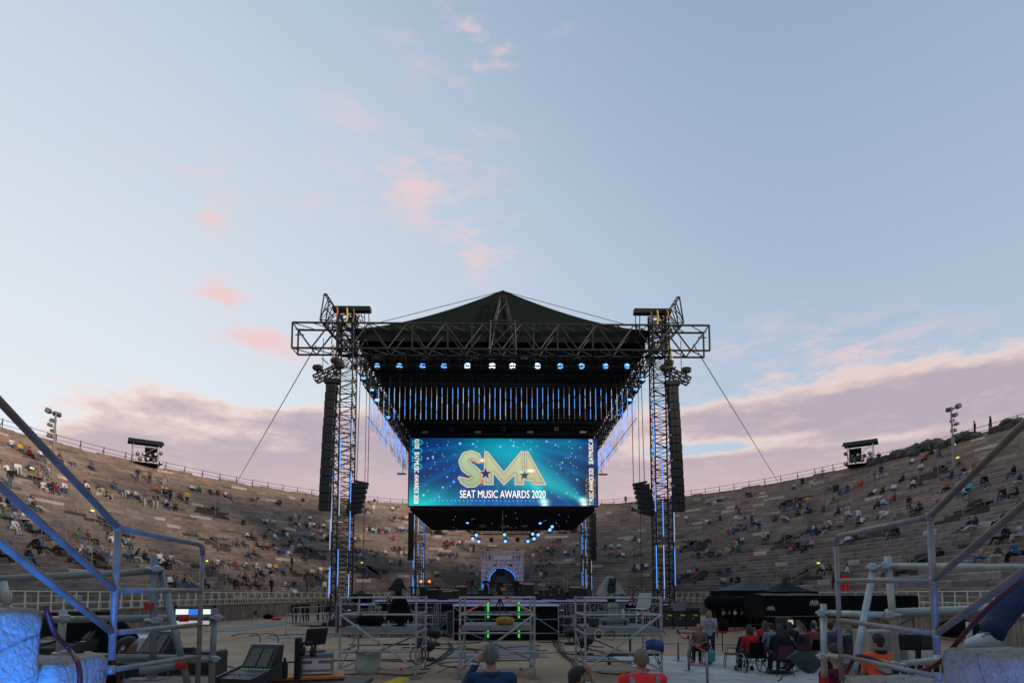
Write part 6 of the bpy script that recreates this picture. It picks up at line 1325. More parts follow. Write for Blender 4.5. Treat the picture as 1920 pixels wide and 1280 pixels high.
vc = t.new('ShaderNodeTexVoronoi', feature='DISTANCE_TO_EDGE'); t.put(vc.inputs['Vector'], co); vc.inputs['Scale'].default_value = 3.2; c = t.mix(t.mr(vc.outputs[0], .0, .018, .65, 0.), c, (.10, .085, .08, 1)); t.put(b.inputs['Base Color'], c)
bn = t.new('ShaderNodeBump'); bn.inputs['Strength'].default_value = 1.; bn.inputs['Distance'].default_value = .03
t.put(bn.inputs['Height'], t.m('ADD', t.m('MULTIPLY', nB, 1.), t.m('MULTIPLY', vo.outputs[0], .8))); t.put(b.inputs['Normal'], bn.outputs[0])
def fnoise(p, k):
    from mathutils import noise as mn
    return mn.noise(Vector(p) * k)
def rough_block(label, lo, hi, seed):
    """stone block: dense box, corners rounded, faces tooled uneven"""
    lo, hi = Vector(lo), Vector(hi); sz = hi - lo; c = (lo + hi) / 2; st = .035
    n = [max(4, int(sz[i] / st)) for i in range(3)]; mb = MB(); rr = .035
    for ax in range(3):
        u, v = (ax + 1) % 3, (ax + 2) % 3
        for sg in (-1, 1):
            def f(a, b_):
                p = Vector((0, 0, 0)); p[ax] = sg * sz[ax] / 2; p[u] = (a - .5) * sz[u]; p[v] = (b_ - .5) * sz[v]
                q = Vector([max(-(sz[i] / 2 - rr), min(sz[i] / 2 - rr, p[i])) for i in range(3)]); d = p - q
                p = q + d.normalized() * rr if d.length > 1e-6 else p
                w = p + c + Vector((seed * 3.1, 0, 0)); k = .010 * fnoise(w, 6.) + .007 * fnoise(w, 21.) - .016 * max(0., fnoise(w, 30.) - .22) - .03 * max(0., .07 - abs(fnoise(w, 2.3)))
                dn = (p - q).normalized() if (p - q).length > 1e-6 else Vector((0, 0, 1)); return p + dn * k
            mb.sheet(f, min(n[u], 70), min(n[v], 70))
    me = mb.mesh('parapet_block', fgm, True)
    bmm = bmesh.new(); bmm.from_mesh(me); bmesh.ops.remove_doubles(bmm, verts=bmm.verts, dist=.004); bmesh.ops.recalc_face_normals(bmm, faces=bmm.faces); bmm.to_mesh(me); bmm.free()
    me.polygons.foreach_set('use_smooth', [True] * len(me.polygons))
    return tag(link('parapet_block', me, None, c), label, 'stone block', 'stone blocks flanking the entrance steps')
rough_block('big rough stone block glowing blue at the lower left edge', (-3.6, 2.05, 1.80), (-2.07, 2.72, 2.14), 1)
rough_block('rough stone block under the big blue one at the left edge', (-3.5, 2.02, 1.30), (-2.12, 2.74, 1.785), 2)
rough_block('lower stone block with violet tint right of the big blue one', (-3.4, 2.76, 1.42), (-2.06, 3.16, 1.885), 3)
rough_block('pale flat step stone at the bottom left under the scaffold foot', (-3.3, 3.19, 1.2), (-2.04, 4.02, 1.60), 4)
rough_block('rough stone block tinted blue and violet at the lower right corner', (2.42, 2.0, 1.40), (3.9, 3.25, 1.905), 5)
rough_block('upper blue stone block at the far right frame edge', (2.55, 1.9, 1.92), (4.0, 2.86, 2.20), 6)
rough_block('pale flat step stone at the bottom right under the handrail foot', (2.42, 3.28, 1.2), (3.8, 4.25, 1.625), 7)
def handrail(label, s_, X1, X2, t1, t2, Y1, Y2, zt_, lows1, lows2):
    """level part from post 1 (near) to post 2 (far), sloping bars climbing back past the camera"""
    t = thing('handrail', label, 'handrail', (X1, Y1, 0), 0, 'handrails beside the entrance steps')
    r_ = .0172
    for z_ in [zt_] + list(t1): part('weld_collar', MB().lathe([(r_ * 1.05, -.022), (r_ * 1.22, -.012), (r_ * 1.22, .012), (r_ * 1.05, .022)], 12, (0, 0, z_)), M['rail'], t, True)
    part('near_post', MB().tube((0, 0, lows1), (0, 0, zt_), r_, 12), M['rail'], t, True)
    dX, dY = X2 - X1, Y2 - Y1
    part('far_post', MB().tube((dX, dY, lows2), (dX, dY, zt_ - .05), r_ * .95, 12), M['rail'], t, True)
    k = .05
    part('top_bar', MB().path([(0, 0, zt_), (dX * .5, dY * .5, zt_), (dX * (1 - k), dY * (1 - k), zt_), (dX * .995, dY * .99, zt_ - .02), (dX, dY, zt_ - .07)], r_, 12), M['rail'], t, True)
    for i, (z1, z2) in enumerate(zip(t1, t2)):
        part('cross_bar', MB().tube((0, 0, z1), (dX, dY, z2), r_ * .9, 12), M['rail'], t, True)
    for z1, sl_ in [(zt_, .60)] + [(z, .60) for z in t1[:2]]:
        part('sloping_bar', MB().tube((0, 0, z1), (X1 * .0 + s_ * .10, -2.3, z1 + 2.3 * sl_), r_, 12), M['rail'], t, True)
    return t
pL1, pL2 = P(222, 989, 3.1), P(381, 1019, 4.2); pR1, pR2 = P(1743, 968, 3.1), P(1566, 988, 4.2)
def zat(px, py, Y): return P(px, py, Y).z
handrail('beige steel handrail lit blue along the steps at the left edge', -1, pL1.x, pL2.x, [zat(214, 1106, 3.1), zat(206, 1186, 3.1), zat(214, 1255, 3.1)], [zat(374, 1107, 4.2), zat(366, 1170, 4.2), zat(358, 1230, 4.2)], 3.1, 4.2, pL1.z, 1.86, 1.55)
handrail('beige steel handrail along the steps at the right edge', 1, pR1.x, pR2.x, [zat(1753, 1088, 3.1), zat(1765, 1188, 3.1), zat(1772, 1268, 3.1)], [zat(1570, 1088, 4.2), zat(1578, 1162, 4.2), zat(1588, 1228, 4.2)], 3.1, 4.2, pR1.z, 1.88, 1.58)
# blue LED floodlights behind the camera that wash the blocks and the bars
for s_, loc, tgt, en in ((-1, (-1.45, 1.5, 1.2), (-2.15, 2.25, 1.80), 430.), (1, (1.8, 1.35, 1.2), (2.5, 2.35, 1.66), 130.)):
    f_ = thing('blue_floodlight', 'blue LED floodlight on the steps shining at the %s blocks' % ('left' if s_ < 0 else 'right'), 'floodlight', loc)
    part('housing', MB().cbox((0, -.08, 0), (.3, .12, .22), .02), M['black'], f_); part('bracket', MB().tube((0, -.08, -.1), (0, -.08, -1.2), .02), M['black'], f_); part('lens', MB().box((0, -.015, 0), (.26, .01, .18)), glow('blue_flood_lens_%d' % (s_ > 0), (.02, .2, 1.), 2.), f_)
    L = bpy.data.lights.new('blue_flood', 'SPOT'); L.energy = en; L.color = (.015, .22, 1.0); L.spot_size = R(58); L.spot_blend = 1.; L.shadow_soft_size = .12
    lo_ = bpy.data.objects.new('blue_flood_beam', L); COL.objects.link(lo_); lo_.parent = f_; lo_.location = (0, .02, 0); lo_.rotation_euler = (Vector(loc) - Vector(tgt)).to_track_quat('Z', 'Y').to_euler()
for i, (pts, lab) in enumerate(((((85, 1135, 2.7), (101, 1188, 2.74), (130, 1215, 2.9), (146, 1240, 2.72), (150, 1262, 2.70), (150, 1295, 2.70)), 'dark red cable running over the left blocks'), (((214, 1236, 3.5), (221, 1262, 3.5), (223, 1295, 3.5)), 'dark red cable hanging right of the violet block'), (((1590, 1255, 4.1), (1605, 1225, 4.0), (1640, 1235, 3.9), (1690, 1258, 3.8), (1730, 1258, 3.6), (1765, 1240, 3.4), (1790, 1208, 3.2), (1850, 1140, 3.0), (1935, 1070, 2.8)), 'dark red cable sagging along the right handrail'))):
    g = [P(*p) for p in pts]; sm_ = [g[q].lerp(g[q + 1], k / 4) for q in range(len(g) - 1) for k in range(4)] + [g[-1]]
    for _ in range(2): sm_ = [sm_[0]] + [(sm_[k - 1] + sm_[k] * 2 + sm_[k + 1]) / 4 for k in range(1, len(sm_) - 1)] + [sm_[-1]]
    solo('red_cable', MB().path(sm_, .011 if i < 2 else .013, 8), M['redcable'], lab, 'cable', None, (0, 0, 0), 0, True)

# scaffold frames around the mixing positions
def tubes(name, label, items, base, cat='scaffold', m='galvd', r_=.0242):
    t = thing(name, label, cat, base); bx = Vector(base)
    for it in items:
        kind, a, b_ = it[0], P(*it[1]), P(*it[2]); mm = it[3] if len(it) > 3 else m
        part(kind, MB().tube(a - bx, b_ - bx, r_, 12), M[mm], t, True)
    return t
tl = tubes('tube_scaffold', 'grey scaffold frame around the mixing desks at lower left', [
    ('standard', (289, 1042, 4.4), (286, 1272, 4.4)), ('standard', (403, 1140, 4.9), (395, 1300, 4.9)), ('standard', (119, 1142, 4.0), (112, 1226, 4.0), 'paleg'), ('standard', (4, 1090, 3.6), (14, 1132, 3.6), 'paleg'),
    ('ledger', (-60, 1088, 3.9), (287, 1070, 4.4)), ('ledger', (95, 1161, 4.2), (404, 1156, 4.9)), ('ledger', (210, 1232, 4.3), (400, 1233, 4.9)), ('brace', (301, 1070, 4.45), (352, 1282, 4.3), 'galvd'), ('ledger', (262, 1258, 4.0), (345, 1246, 4.1)), ('ledger', (330, 1237, 4.5), (400, 1236, 4.9))], (-2.5, 4.5, 0))
for (px, py, Y) in ((289, 1066, 4.4), (288, 1162, 4.4), (403, 1157, 4.9), (398, 1234, 4.9), (119, 1158, 4.0), (118, 1224, 4.0), (286, 1254, 4.4)):
    q = P(px, py, Y) - Vector((-2.5, 4.5, 0)); part('coupler', MB().lathe([(.05, -.012), (.062, -.006), (.062, .006), (.05, .012)], 12, q).cbox(q + Vector((.035, -.03, 0)), (.05, .05, .055), .01), M['galv'], tl)
for (px, py, Y, ax) in ((280, 1136, 4.35, 'v'), (345, 1158, 4.72, 'h'), (341, 1246, 4.08, 'h')):
    q = P(px, py, Y) - Vector((-2.5, 4.5, 0)); d = Vector((0, 0, .028)) if ax == 'v' else Vector((.03, .01, 0)); part('red_tape', MB().tube(q - d, q + d, .030, 10), M['red'], tl)
part('foot_plate', MB().box(P(284, 1272, 4.4) - Vector((-2.5, 4.5, 0)), (.18, .18, .012)).tube(P(285, 1262, 4.4) - Vector((-2.5, 4.5, 0)), P(285, 1272, 4.4) - Vector((-2.5, 4.5, 0)), .035, 8), M['ply'], tl)
tr_ = tubes('tube_scaffold', 'pale scaffold frame around the camera position at lower right', [
    ('standard', (1664, 1042, 4.4), (1682, 1246, 4.4)), ('standard', (1544, 1131, 4.8), (1546, 1300, 4.8)), ('standard', (1817, 1165, 5.2), (1818, 1225, 5.2)),
    ('ledger', (1664, 1060, 4.4), (1960, 1064, 4.0)), ('ledger', (1545, 1148, 4.8), (1660, 1152, 4.4)), ('ledger', (1664, 1146, 4.6), (1950, 1134, 5.6)), ('ledger', (1672, 1152, 4.4), (1950, 1141, 4.2), 'galvd'), ('brace', (1638, 1066, 4.45), (1598, 1270, 4.2)), ('ledger', (1545, 1228, 4.8), (1668, 1244, 4.4)), ('ledger', (1682, 1244, 4.4), (1768, 1236, 4.6))], (2.9, 4.5, 0), m='paleg')
for (px, py, Y) in ((1664, 1060, 4.4), (1672, 1152, 4.4), (1544, 1148, 4.8), (1545, 1229, 4.8), (1681, 1244, 4.4), (1640, 1062, 4.45)):
    q = P(px, py, Y) - Vector((2.9, 4.5, 0)); part('coupler', MB().lathe([(.05, -.012), (.062, -.006), (.062, .006), (.05, .012)], 12, q).cbox(q + Vector((-.035, -.03, 0)), (.05, .05, .055), .01), M['paleg'], tr_)
part('red_tape', MB().tube(P(1546, 1268, 4.78) - Vector((2.9, 4.5, 0)), P(1546, 1296, 4.78) - Vector((2.9, 4.5, 0)), .030, 10), M['red'], tr_)

# mixing desks, screens and cases at the left
dm = bpy.data.materials.new('desk_display'); dm.use_nodes = True; t = NT(dm.node_tree); b = t.n['Principled BSDF']; co = t.new('ShaderNodeTexCoord').outputs['Object']
br = t.new('ShaderNodeTexBrick'); t.put(br.inputs['Vector'], co); br.inputs['Scale'].default_value = 22.; br.inputs['Color1'].default_value = (.05, .07, .07, 1); br.inputs['Color2'].default_value = (.10, .11, .10, 1); br.inputs['Mortar'].default_value = (.01, .015, .018, 1)
t.put(b.inputs['Emission Color'], br.outputs[0]); b.inputs['Emission Strength'].default_value = .28; t.put(b.inputs['Base Color'], (.012, .016, .02, 1)); b.inputs['Roughness'].default_value = .5; b.inputs['Specular IOR Level'].default_value = .2
def console(label, px, py, Y, w_, rz, screens=2):
    o_ = P(px, py, Y); t = thing('mixing_desk', label, 'mixing desk', (o_.x, o_.y, o_.z), rz, 'mixing desks'); t.scale = (.62, .66, .54)
    d_ = .62
    part('body', MB().prism([(-d_ / 2, 0), (d_ / 2, 0), (d_ / 2, .20), (.05, .16), (-d_ / 2, .07)], -w_ / 2, w_ / 2, 'X'), M['case'], t)
    part('end_cheek', MB().prism([(-d_ / 2 - .02, -.02), (d_ / 2 + .02, -.02), (d_ / 2 + .02, .25), (-d_ / 2 - .02, .1)], w_ / 2 + .002, w_ / 2 + .04, 'X'), M['case'], t); part('end_cheek', MB().prism([(-d_ / 2 - .02, -.02), (d_ / 2 + .02, -.02), (d_ / 2 + .02, .25), (-d_ / 2 - .02, .1)], -w_ / 2 - .04, -w_ / 2 - .002, 'X'), M['case'], t)
    part('meter_bridge', MB().prism([(.10, .15), (.40, .15), (.46, .55), (.36, .57)], -w_ / 2 + .03, w_ / 2 - .03, 'X'), M['case'], t)
    part('bridge_cap', MB().path([(-w_ / 2 + .03, .41, .565), (w_ / 2 - .03, .41, .565)], .03, 8), M['galv'], t)
    sw2 = (w_ - .16) / screens
    for i in range(screens):
        x = -w_ / 2 + .08 + sw2 * (i + .5); n_ = Matrix.Rotation(R(-58) + PI, 3, 'X')
        part('display', MB().box((x, .215, .36), (sw2 - .04, .012, .34), rot=Matrix.Rotation(-math.atan2(.26, .42), 3, 'X')), dm, t)
    fd = MB()
    for i in range(int(w_ / .035)):
        x = -w_ / 2 + .05 + i * .035
        if x < w_ / 2 - .04: fd.box((x, -.12 + random.uniform(-.05, .05), .125), (.014, .03, .014)).box((x, .06, .165), (.012, .012, .01))
    bt_ = MB()
    for i in range(int(w_ / .05)): bt_.box((-w_ / 2 + .06 + i * .05, .10, .172), (.016, .012, .006))
    part('lit_buttons', bt_, glow('desk_buttons_%d' % int(px), random.choice(((.1, .8, .2), (.9, .5, .1), (.2, .5, 1.))), .6), t)['kind'] = 'stuff'
    k_ = part('faders', fd, M['galv'], t); k_['kind'] = 'stuff'
    for x in (-w_ / 2 + .12, w_ / 2 - .12):
        part('gooseneck_lamp', MB().path([(x, .43, .55), (x + .0, .44, .68), (x - .06, .42, .76), (x - .2, .36, .77), (x - .34, .28, .74)], .007, 6).cbox((x - .36, .27, .735), (.07, .03, .015), .004), M['rubber'], t, True)
    return t, o_
console('mixing desk with two sloped displays right of the left scaffold', 468, 1274, 5.6, .56, R(-12)); console('mixing desk with one wide display behind the left scaffold tube', 266, 1246, 5.8, .54, R(-14), 2); console('mixing desk half hidden left of the left handrail post', 128, 1218, 6.6, .62, R(-10), 1)
tb = thing('equipment_table', 'black table under the mixing desks at the lower left', 'table', (-2.7, 5.8, 0)); part('tabletop', MB().cbox((0, .1, 1.28), (2.6, 1.2, .05), .01), M['case'], tb)
for x in (-1.2, 1.2):
    for y in (-.4, .6): part('leg', MB().tube((x, y, 0), (x, y, 1.26), .025), M['black'], tb)
ot = thing('orange_bench', 'orange wooden folding table carrying the grey case', 'table', (P(575, 1260, 6.4).x, 6.4, 0), R(14)); zt3 = P(575, 1262, 6.4).z
part('tabletop', MB().cbox((0, 0, zt3 - .02), (.78, .5, .035), .008), M['wood'], ot)
for x in (-.3, .3): part('folding_leg', MB().tube((x, -.2, 0), (x * .6, .2, zt3 - .04), .015).tube((x, .2, 0), (x * .6, -.2, zt3 - .04), .015), M['black'], ot)
fc = thing('aluminium_case', 'grey aluminium equipment case on the orange table', 'flight case', (P(592, 1255, 6.45).x, 6.45, zt3), R(14)); part('shell', MB().cbox((0, 0, .11), (.36, .3, .22), .012), M['grey'], fc); part('lid_edge', MB().box((0, -.152, .16), (.35, .006, .02)).box((0, -.152, .02), (.35, .006, .02)), M['alu'], fc); part('latch', MB().box((0, -.156, .12), (.06, .012, .07)), M['alu'], fc); part('panel', MB().box((0, -.153, .085), (.32, .004, .06)), M['alu'], fc)
mn_ = thing('computer_monitor', 'computer monitor seen edge on above the aluminium case', 'monitor', (P(590, 1215, 6.45).x, 6.5, zt3 + .22), R(58)); mn_.scale = (.78, .78, .72); part('screen', MB().cbox((0, 0, .23), (.36, .035, .26), .01, rot=Matrix.Rotation(.2, 3, 'X')), M['black'], mn_); part('bezel_back', MB().cbox((0, .03, .22), (.22, .03, .16), .01), M['case'], mn_); part('stand', MB().tube((0, .02, 0), (0, .02, .2), .02).cbox((0, 0, .01), (.22, .16, .02), .005), M['black'], mn_)
mic = thing('control_panel', 'black upright panel with headphones left of the aluminium case', 'panel', (P(558, 1270, 6.1).x, 6.1, P(558, 1270, 6.1).z)); part('panel', MB().cbox((0, 0, .2), (.05, .1, .42), .01), M['black'], mic); part('headphone_band', MB().path([(.03, 0, .3), (.06, -.02, .36), (.13, -.02, .36), (.15, 0, .28)], .012, 6), M['black'], mic); part('ear_cup', MB().lathe([(.05, -.02), (.05, .02)], 10, (.04, 0, .27), 'X').lathe([(.05, -.02), (.05, .02)], 10, (.15, 0, .26), 'X'), M['rubber'], mic)
bottle = solo('drink_bottle', MB().lathe([(.03, 0), (.033, .02), (.033, .13), (.014, .17), (.014, .2)], 10), M['rubber'], 'black bottle with red band on the desk end', 'bottle', None, P(533, 1270, 6.0), 0, True)
sr = thing('screen_rack', 'black rack with two bright white strip displays behind the scaffold', 'rack', (P(362, 1240, 8.0).x, 8.0, 0)); zz = lambda py: P(362, py, 8.0).z
part('rack_body', MB().cbox((0, .2, .72), (.56, .4, 1.42), .02), M['case'], sr); part('upper_display', MB().cbox((0, -.02, zz(1146)), (.52, .05, .11), .01), M['black'], sr); part('lower_display', MB().cbox((0, -.02, zz(1166)), (.5, .05, .09), .01), M['black'], sr)
part('upper_screen', MB().box((0, -.05, zz(1146)), (.46, .006, .07)), glow('white_strip_screen', (.8, .85, .85), .8), sr); part('lower_screen', MB().box((0, -.05, zz(1166)), (.44, .006, .05)), glow('pale_strip_screen', (.5, .52, .5), .6), sr); part('blue_panel', MB().box((.02, -.055, zz(1146)), (.16, .004, .072)), glow('blue_strip_screen', (.02, .2, .8), .8), sr); part('post', MB().tube((-.26, 0, 1.4), (-.26, 0, 2.05), .02).tube((.26, 0, 1.4), (.26, 0, 2.05), .02), M['black'], sr)
cr_ = thing('white_crate', 'white equipment crate with dark lettering behind the left desks', 'crate', (P(265, 1195, 9.5).x, 9.5, 0)); part('crate_body', MB().cbox((0, 0, .78), (.80, .5, 1.5), .02), M['white'], cr_); part('square_mark', MB().box((-.2, -.254, 1.28), (.1, .006, .1)), mat('dark_green_print', (.03, .10, .07), .7), cr_)
lt = link('lettering', text_mesh('HERITAGE', .46, .07, mt=mat('dark_green_lettering', (.03, .10, .07), .7), ext=.002), cr_, (.14, -.256, 1.27)); lt.rotation_euler = (R(90), 0, 0)
solo('covered_equipment', MB().sheet(hood(.2, .34, .35, 9, 1.8, .8), 26, 7), M['cloth'], 'equipment under a glossy black plastic cover left of the crate', 'cover', None, P(150, 1205, 6.9), 0, True)
# people near the camera: one continuous body each
def fine_person(label, loc, rz, J, hair, hairm, top, bot, sleeve=1., fat=1., sc=1., shoe=(.03, .03, .03), vox=.015, topm=None, skirt=False):
    me = body_mesh('body', figure(J, hair, sleeve, fat, True, skirt=skirt), [M['skin'], hairm, topm or M['top'], M['bottom'], M['shoe']], vox, 3)
    o = link('person', me, None, loc, rz); o.scale = (sc,) * 3; o.color = (*top, 1); o['bottom'] = [float(x) for x in bot]; o['shoe'] = [float(x) for x in shoe]
    return tag(o, label, 'person')
J = standing(0., 'side'); J['hd'] = J['nk'] + V3(-.01, .035, .155); J['eL'] = J['sL'] + V3(-.17, .14, -.22); J['aL'] = J['hd'] + V3(-.125, .09, -.06); J['pL'] = V3(.7, .5, .2)
m1 = fine_person('grey haired man in blue jacket seen from behind, hand raised to his head', (P(922, 1240, 5.9).x, 5.9, 0), R(4), J, 'short', M['hair_grey'], (.02, .055, .14), (.02, .03, .05), 1., 1.28, .99)
part('collar', MB().lathe([(.085, 0), (.095, .03), (.09, .055)], 18, (0, -.01, 1.395)), mat('dark_collar', (.012, .03, .08), .85), m1, True)
part('wrist_watch', MB().lathe([(.036, -.012), (.040, 0), (.036, .012)], 12, (0, 0, 0)).shift(J['aL'] + (J['eL'] - J['aL']).normalized() * .03), M['alu'], m1)
J = standing(.03, 'side'); J['hd'] = J['nk'] + V3(.0, .04, .15); J['eR'] = J['sR'] + V3(.06, .2, -.10); J['aR'] = J['hd'] + V3(.10, .10, .04); J['pR'] = V3(-.8, -.3, .3); J['curl'] = .8
m2 = fine_person('dark haired person with raised fist and pale mask at bottom centre', (P(1074, 1260, 5.4).x, 5.4, 0), R(-52), J, 'short', M['hair_dark'], (.02, .03, .05), (.02, .02, .03), .05, 1., .90)
part('face_mask', MB().sheet(lambda u, v: ((u - .5) * .15, J['hd'].y + .105 - .07 * (2 * u - 1) ** 2 + .012 * math.sin(v * PI), J['hd'].z - .02 - .085 * v), 10, 6), mat('pale_blue_mask', (.42, .52, .66), .8), m2, True)
J = standing(0., 'side'); J['hd'] = J['nk'] + V3(0, .035, .15)
for k, s_ in (('L', -1), ('R', 1)): J['s' + k] = J['s' + k] + V3(s_ * .025, 0, 0)
m3 = fine_person('man with shaved grey hair in red high visibility vest, seen from behind', (P(1204, 1250, 6.3).x, 6.3, 0), R(2), J, 'short', mat('shaved_grey_hair', (.20, .15, .125), .7, 0, .3, 30., .3, 80.), (.9, .03, .03), (.02, .02, .03), .05, 1.35, .94, topm=M['hivis2'])
bpy.context.view_layer.update()
refl = mat('grey_reflective_band', (.28, .29, .31), .5, .2, .1)
def wrap(parent, mb, m, nm, off=.006):
    me = mb.mesh(nm, m, True); o = link(nm, me, parent); return o
def back_y(me_obj, x, z):     # surface of the back, found by casting towards the body
    hitr = me_obj.ray_cast(Vector((x, -1., z)), Vector((0, 1, 0))); return hitr[1].y if hitr[0] else -.1
def back_patch(o, nm, x0, x1, z0, z1, m, nx=8, nz=10, off=.004):
    mb = MB().sheet(lambda u, v: (x0 + (x1 - x0) * u, back_y(o, x0 + (x1 - x0) * u, z0 + (z1 - z0) * v) - off, z0 + (z1 - z0) * v), nx, nz)
    return part(nm, mb, m, o, True, False)
for x in (-.165, .135): back_patch(m3, 'reflective_band', x, x + .05, 1.05, 1.42, refl)
bp = mat('dark_blue_print', (.02, .02, .10), .8); op = mat('orange_print', (.9, .2, .03), .8)
back_patch(m3, 'print_panel', -.09, .09, 1.13, 1.22, op); 
for z in (1.12, 1.225): back_patch(m3, 'print_border', -.095, .095, z, z + .008, bp, 8, 1, .006)
for x in (-.097, .09): back_patch(m3, 'print_border', x, x + .008, 1.12, 1.232, bp, 1, 8, .006)
for i in range(9): back_patch(m3, 'print_mark', -.075 + i * .0175, -.066 + i * .0175, 1.245, 1.258, bp, 1, 1, .006); back_patch(m3, 'print_mark', -.07 + i * .0165, -.06 + i * .0165, 1.15, 1.15 + random.choice((.03, .045)), bp, 1, 2, .007)
J = standing(.04, 'phone'); m4 = fine_person('dark haired man in orange vest over black shirt at lower right', (P(1652, 1230, 8.3).x, 8.3, 0), R(-6), J, 'short', M['hair_dark'], (.9, .1, .02), (.02, .02, .03), .05, 1.25, .955, topm=M['hivis'])
bpy.context.view_layer.update()
part('black_collar', MB().lathe([(.075, 0), (.088, .03), (.08, .05)], 18, (0, .0, 1.43)), M['rubber'], m4, True)
for i in range(6): back_patch(m4, 'print_mark', -.06 + i * .02, -.048 + i * .02, 1.03, 1.05, bp, 1, 1, .006)
m5 = fine_person('person in burgundy T-shirt with dark strap at the lower right tube', (P(1574, 1250, 6.3).x, 6.3, 0), R(12), standing(.02, 'side'), 'short', M['hair_dark'], (.16, .012, .04), (.02, .02, .03), .05, 1.25, .97)
bpy.context.view_layer.update()
part('strap', MB().path([(-.16, back_y(m5, -.16, 1.36) - .0, 1.40), (-.05, back_y(m5, -.05, 1.3) - .008, 1.3), (.1, back_y(m5, .1, 1.15) - .008, 1.15), (.2, back_y(m5, .18, 1.02), 1.02)], .012, 6), M['rubber'], m5)
J = standing(.3, 'side'); m6 = fine_person('technician with cropped dark hair and earphones bent over a desk at left', (P(176, 1240, 6.0).x, 6.0, P(176, 1204, 6.0).z - 1.66), R(-70), J, 'short', M['hair_dark'], (.02, .02, .025), (.02, .02, .03), 1., 1., 1.)
part('earphone', MB().ball(J['hd'] + V3(.085, -.01, 0), .016, 6, 5), M['white'], m6)
# leg in jeans with white trainer on the right block
lg = thing('person', 'leg in blue jeans with white trainer resting on the right stone block', 'person', P(1850, 1213, 3.45))
lb_ = body_mesh('trouser_leg', [((.42, .14, .40), .095, (.17, .05, .22), .078, (1, 1, 1), 0), ((.17, .05, .22), .078, (.05, .0, .105), .060, (1, 1, 1), 0), ((.045, 0, .11), .066, (.05, 0, .09), .064, (1, 1, 1), 0), ((.045, 0, .1), .045, (.03, 0, .06), .04, (1, 1, 1), 1)], [mat('blue_denim', (.015, .035, .10), .85, 0, .3, 9., .5, 30.), M['skin']], .012, 2)
link('trouser_leg', lb_, lg)
sh = body_mesh('trainer', [((.04, 0, .045), .042, (-.09, -.02, .032), .034, (1, 1, 1), 0), ((-.09, -.02, .032), .034, (-.125, -.025, .026), .026, (1, 1, 1), 0), ((.035, 0, .07), .036, (.045, 0, .085), .04, (1, 1, 1), 0), ((.0, -.005, .05), .04, (-.05, -.012, .045), .036, (1, 1, 1), 0)], [M['white']], .008, 2)
so_ = link('trainer', sh, lg); part('sole', MB().path([(-.145, -.028, .012), (-.1, -.022, .013), (0, -.004, .014), (.075, .0, .014)], [.018, .036, .036, .03], 10), M['paleg'], so_, True); part('laces', MB().tube((-.03, -.045, .078), (-.03, .03, .078), .005).tube((-.05, -.045, .068), (-.05, .025, .068), .005).tube((-.01, -.04, .088), (-.01, .035, .088), .005), M['grey'], so_)

# ------------------------------------------------------------------ right: belt posts, wheelchairs, seated people
posts = [(1272, 1240), (1292, 1259), (1327, 1300), (1397, 1228), (1272 + 300, 1238)]
tops_ = []
for i, (px, py) in enumerate(posts):
    g = G(px, py); t = thing('belt_post', 'steel barrier post with round foot, %s of the posts from the left' % ORD(1 + sum(1 for q in posts if q[0] < px)), 'barrier post', g, 0, 'belt barrier posts')
    part('post', MB().tube((0, 0, .02), (0, 0, .98), .032, 12), M['silver'], t, True); part('foot', MB().lathe([(.18, .024), (.18, .04), (.06, .055), (.04, .07)], 20), M['silver'], t, True); part('belt_head', MB().lathe([(.036, .93), (.036, 1.02), (.03, 1.03)], 12), M['black'], t); tops_.append(Vector((g.x, g.y, .96)))
for i, (a, b_) in enumerate(((0, 3), (0, 1), (1, 2), (3, 4))):
    a, b_ = tops_[a], tops_[b_]; n_ = 10
    solo('barrier_belt', MB().sheet(lambda u, v: a.lerp(b_, u) + Vector((0, 0, -.05 * v - .06 * math.sin(u * PI))), n_, 1), M['red'], 'red retractable belt between barrier posts, %s stretch' % ('rear left', 'short left', 'front left', 'rear right')[i], 'belt', 'red barrier belts')
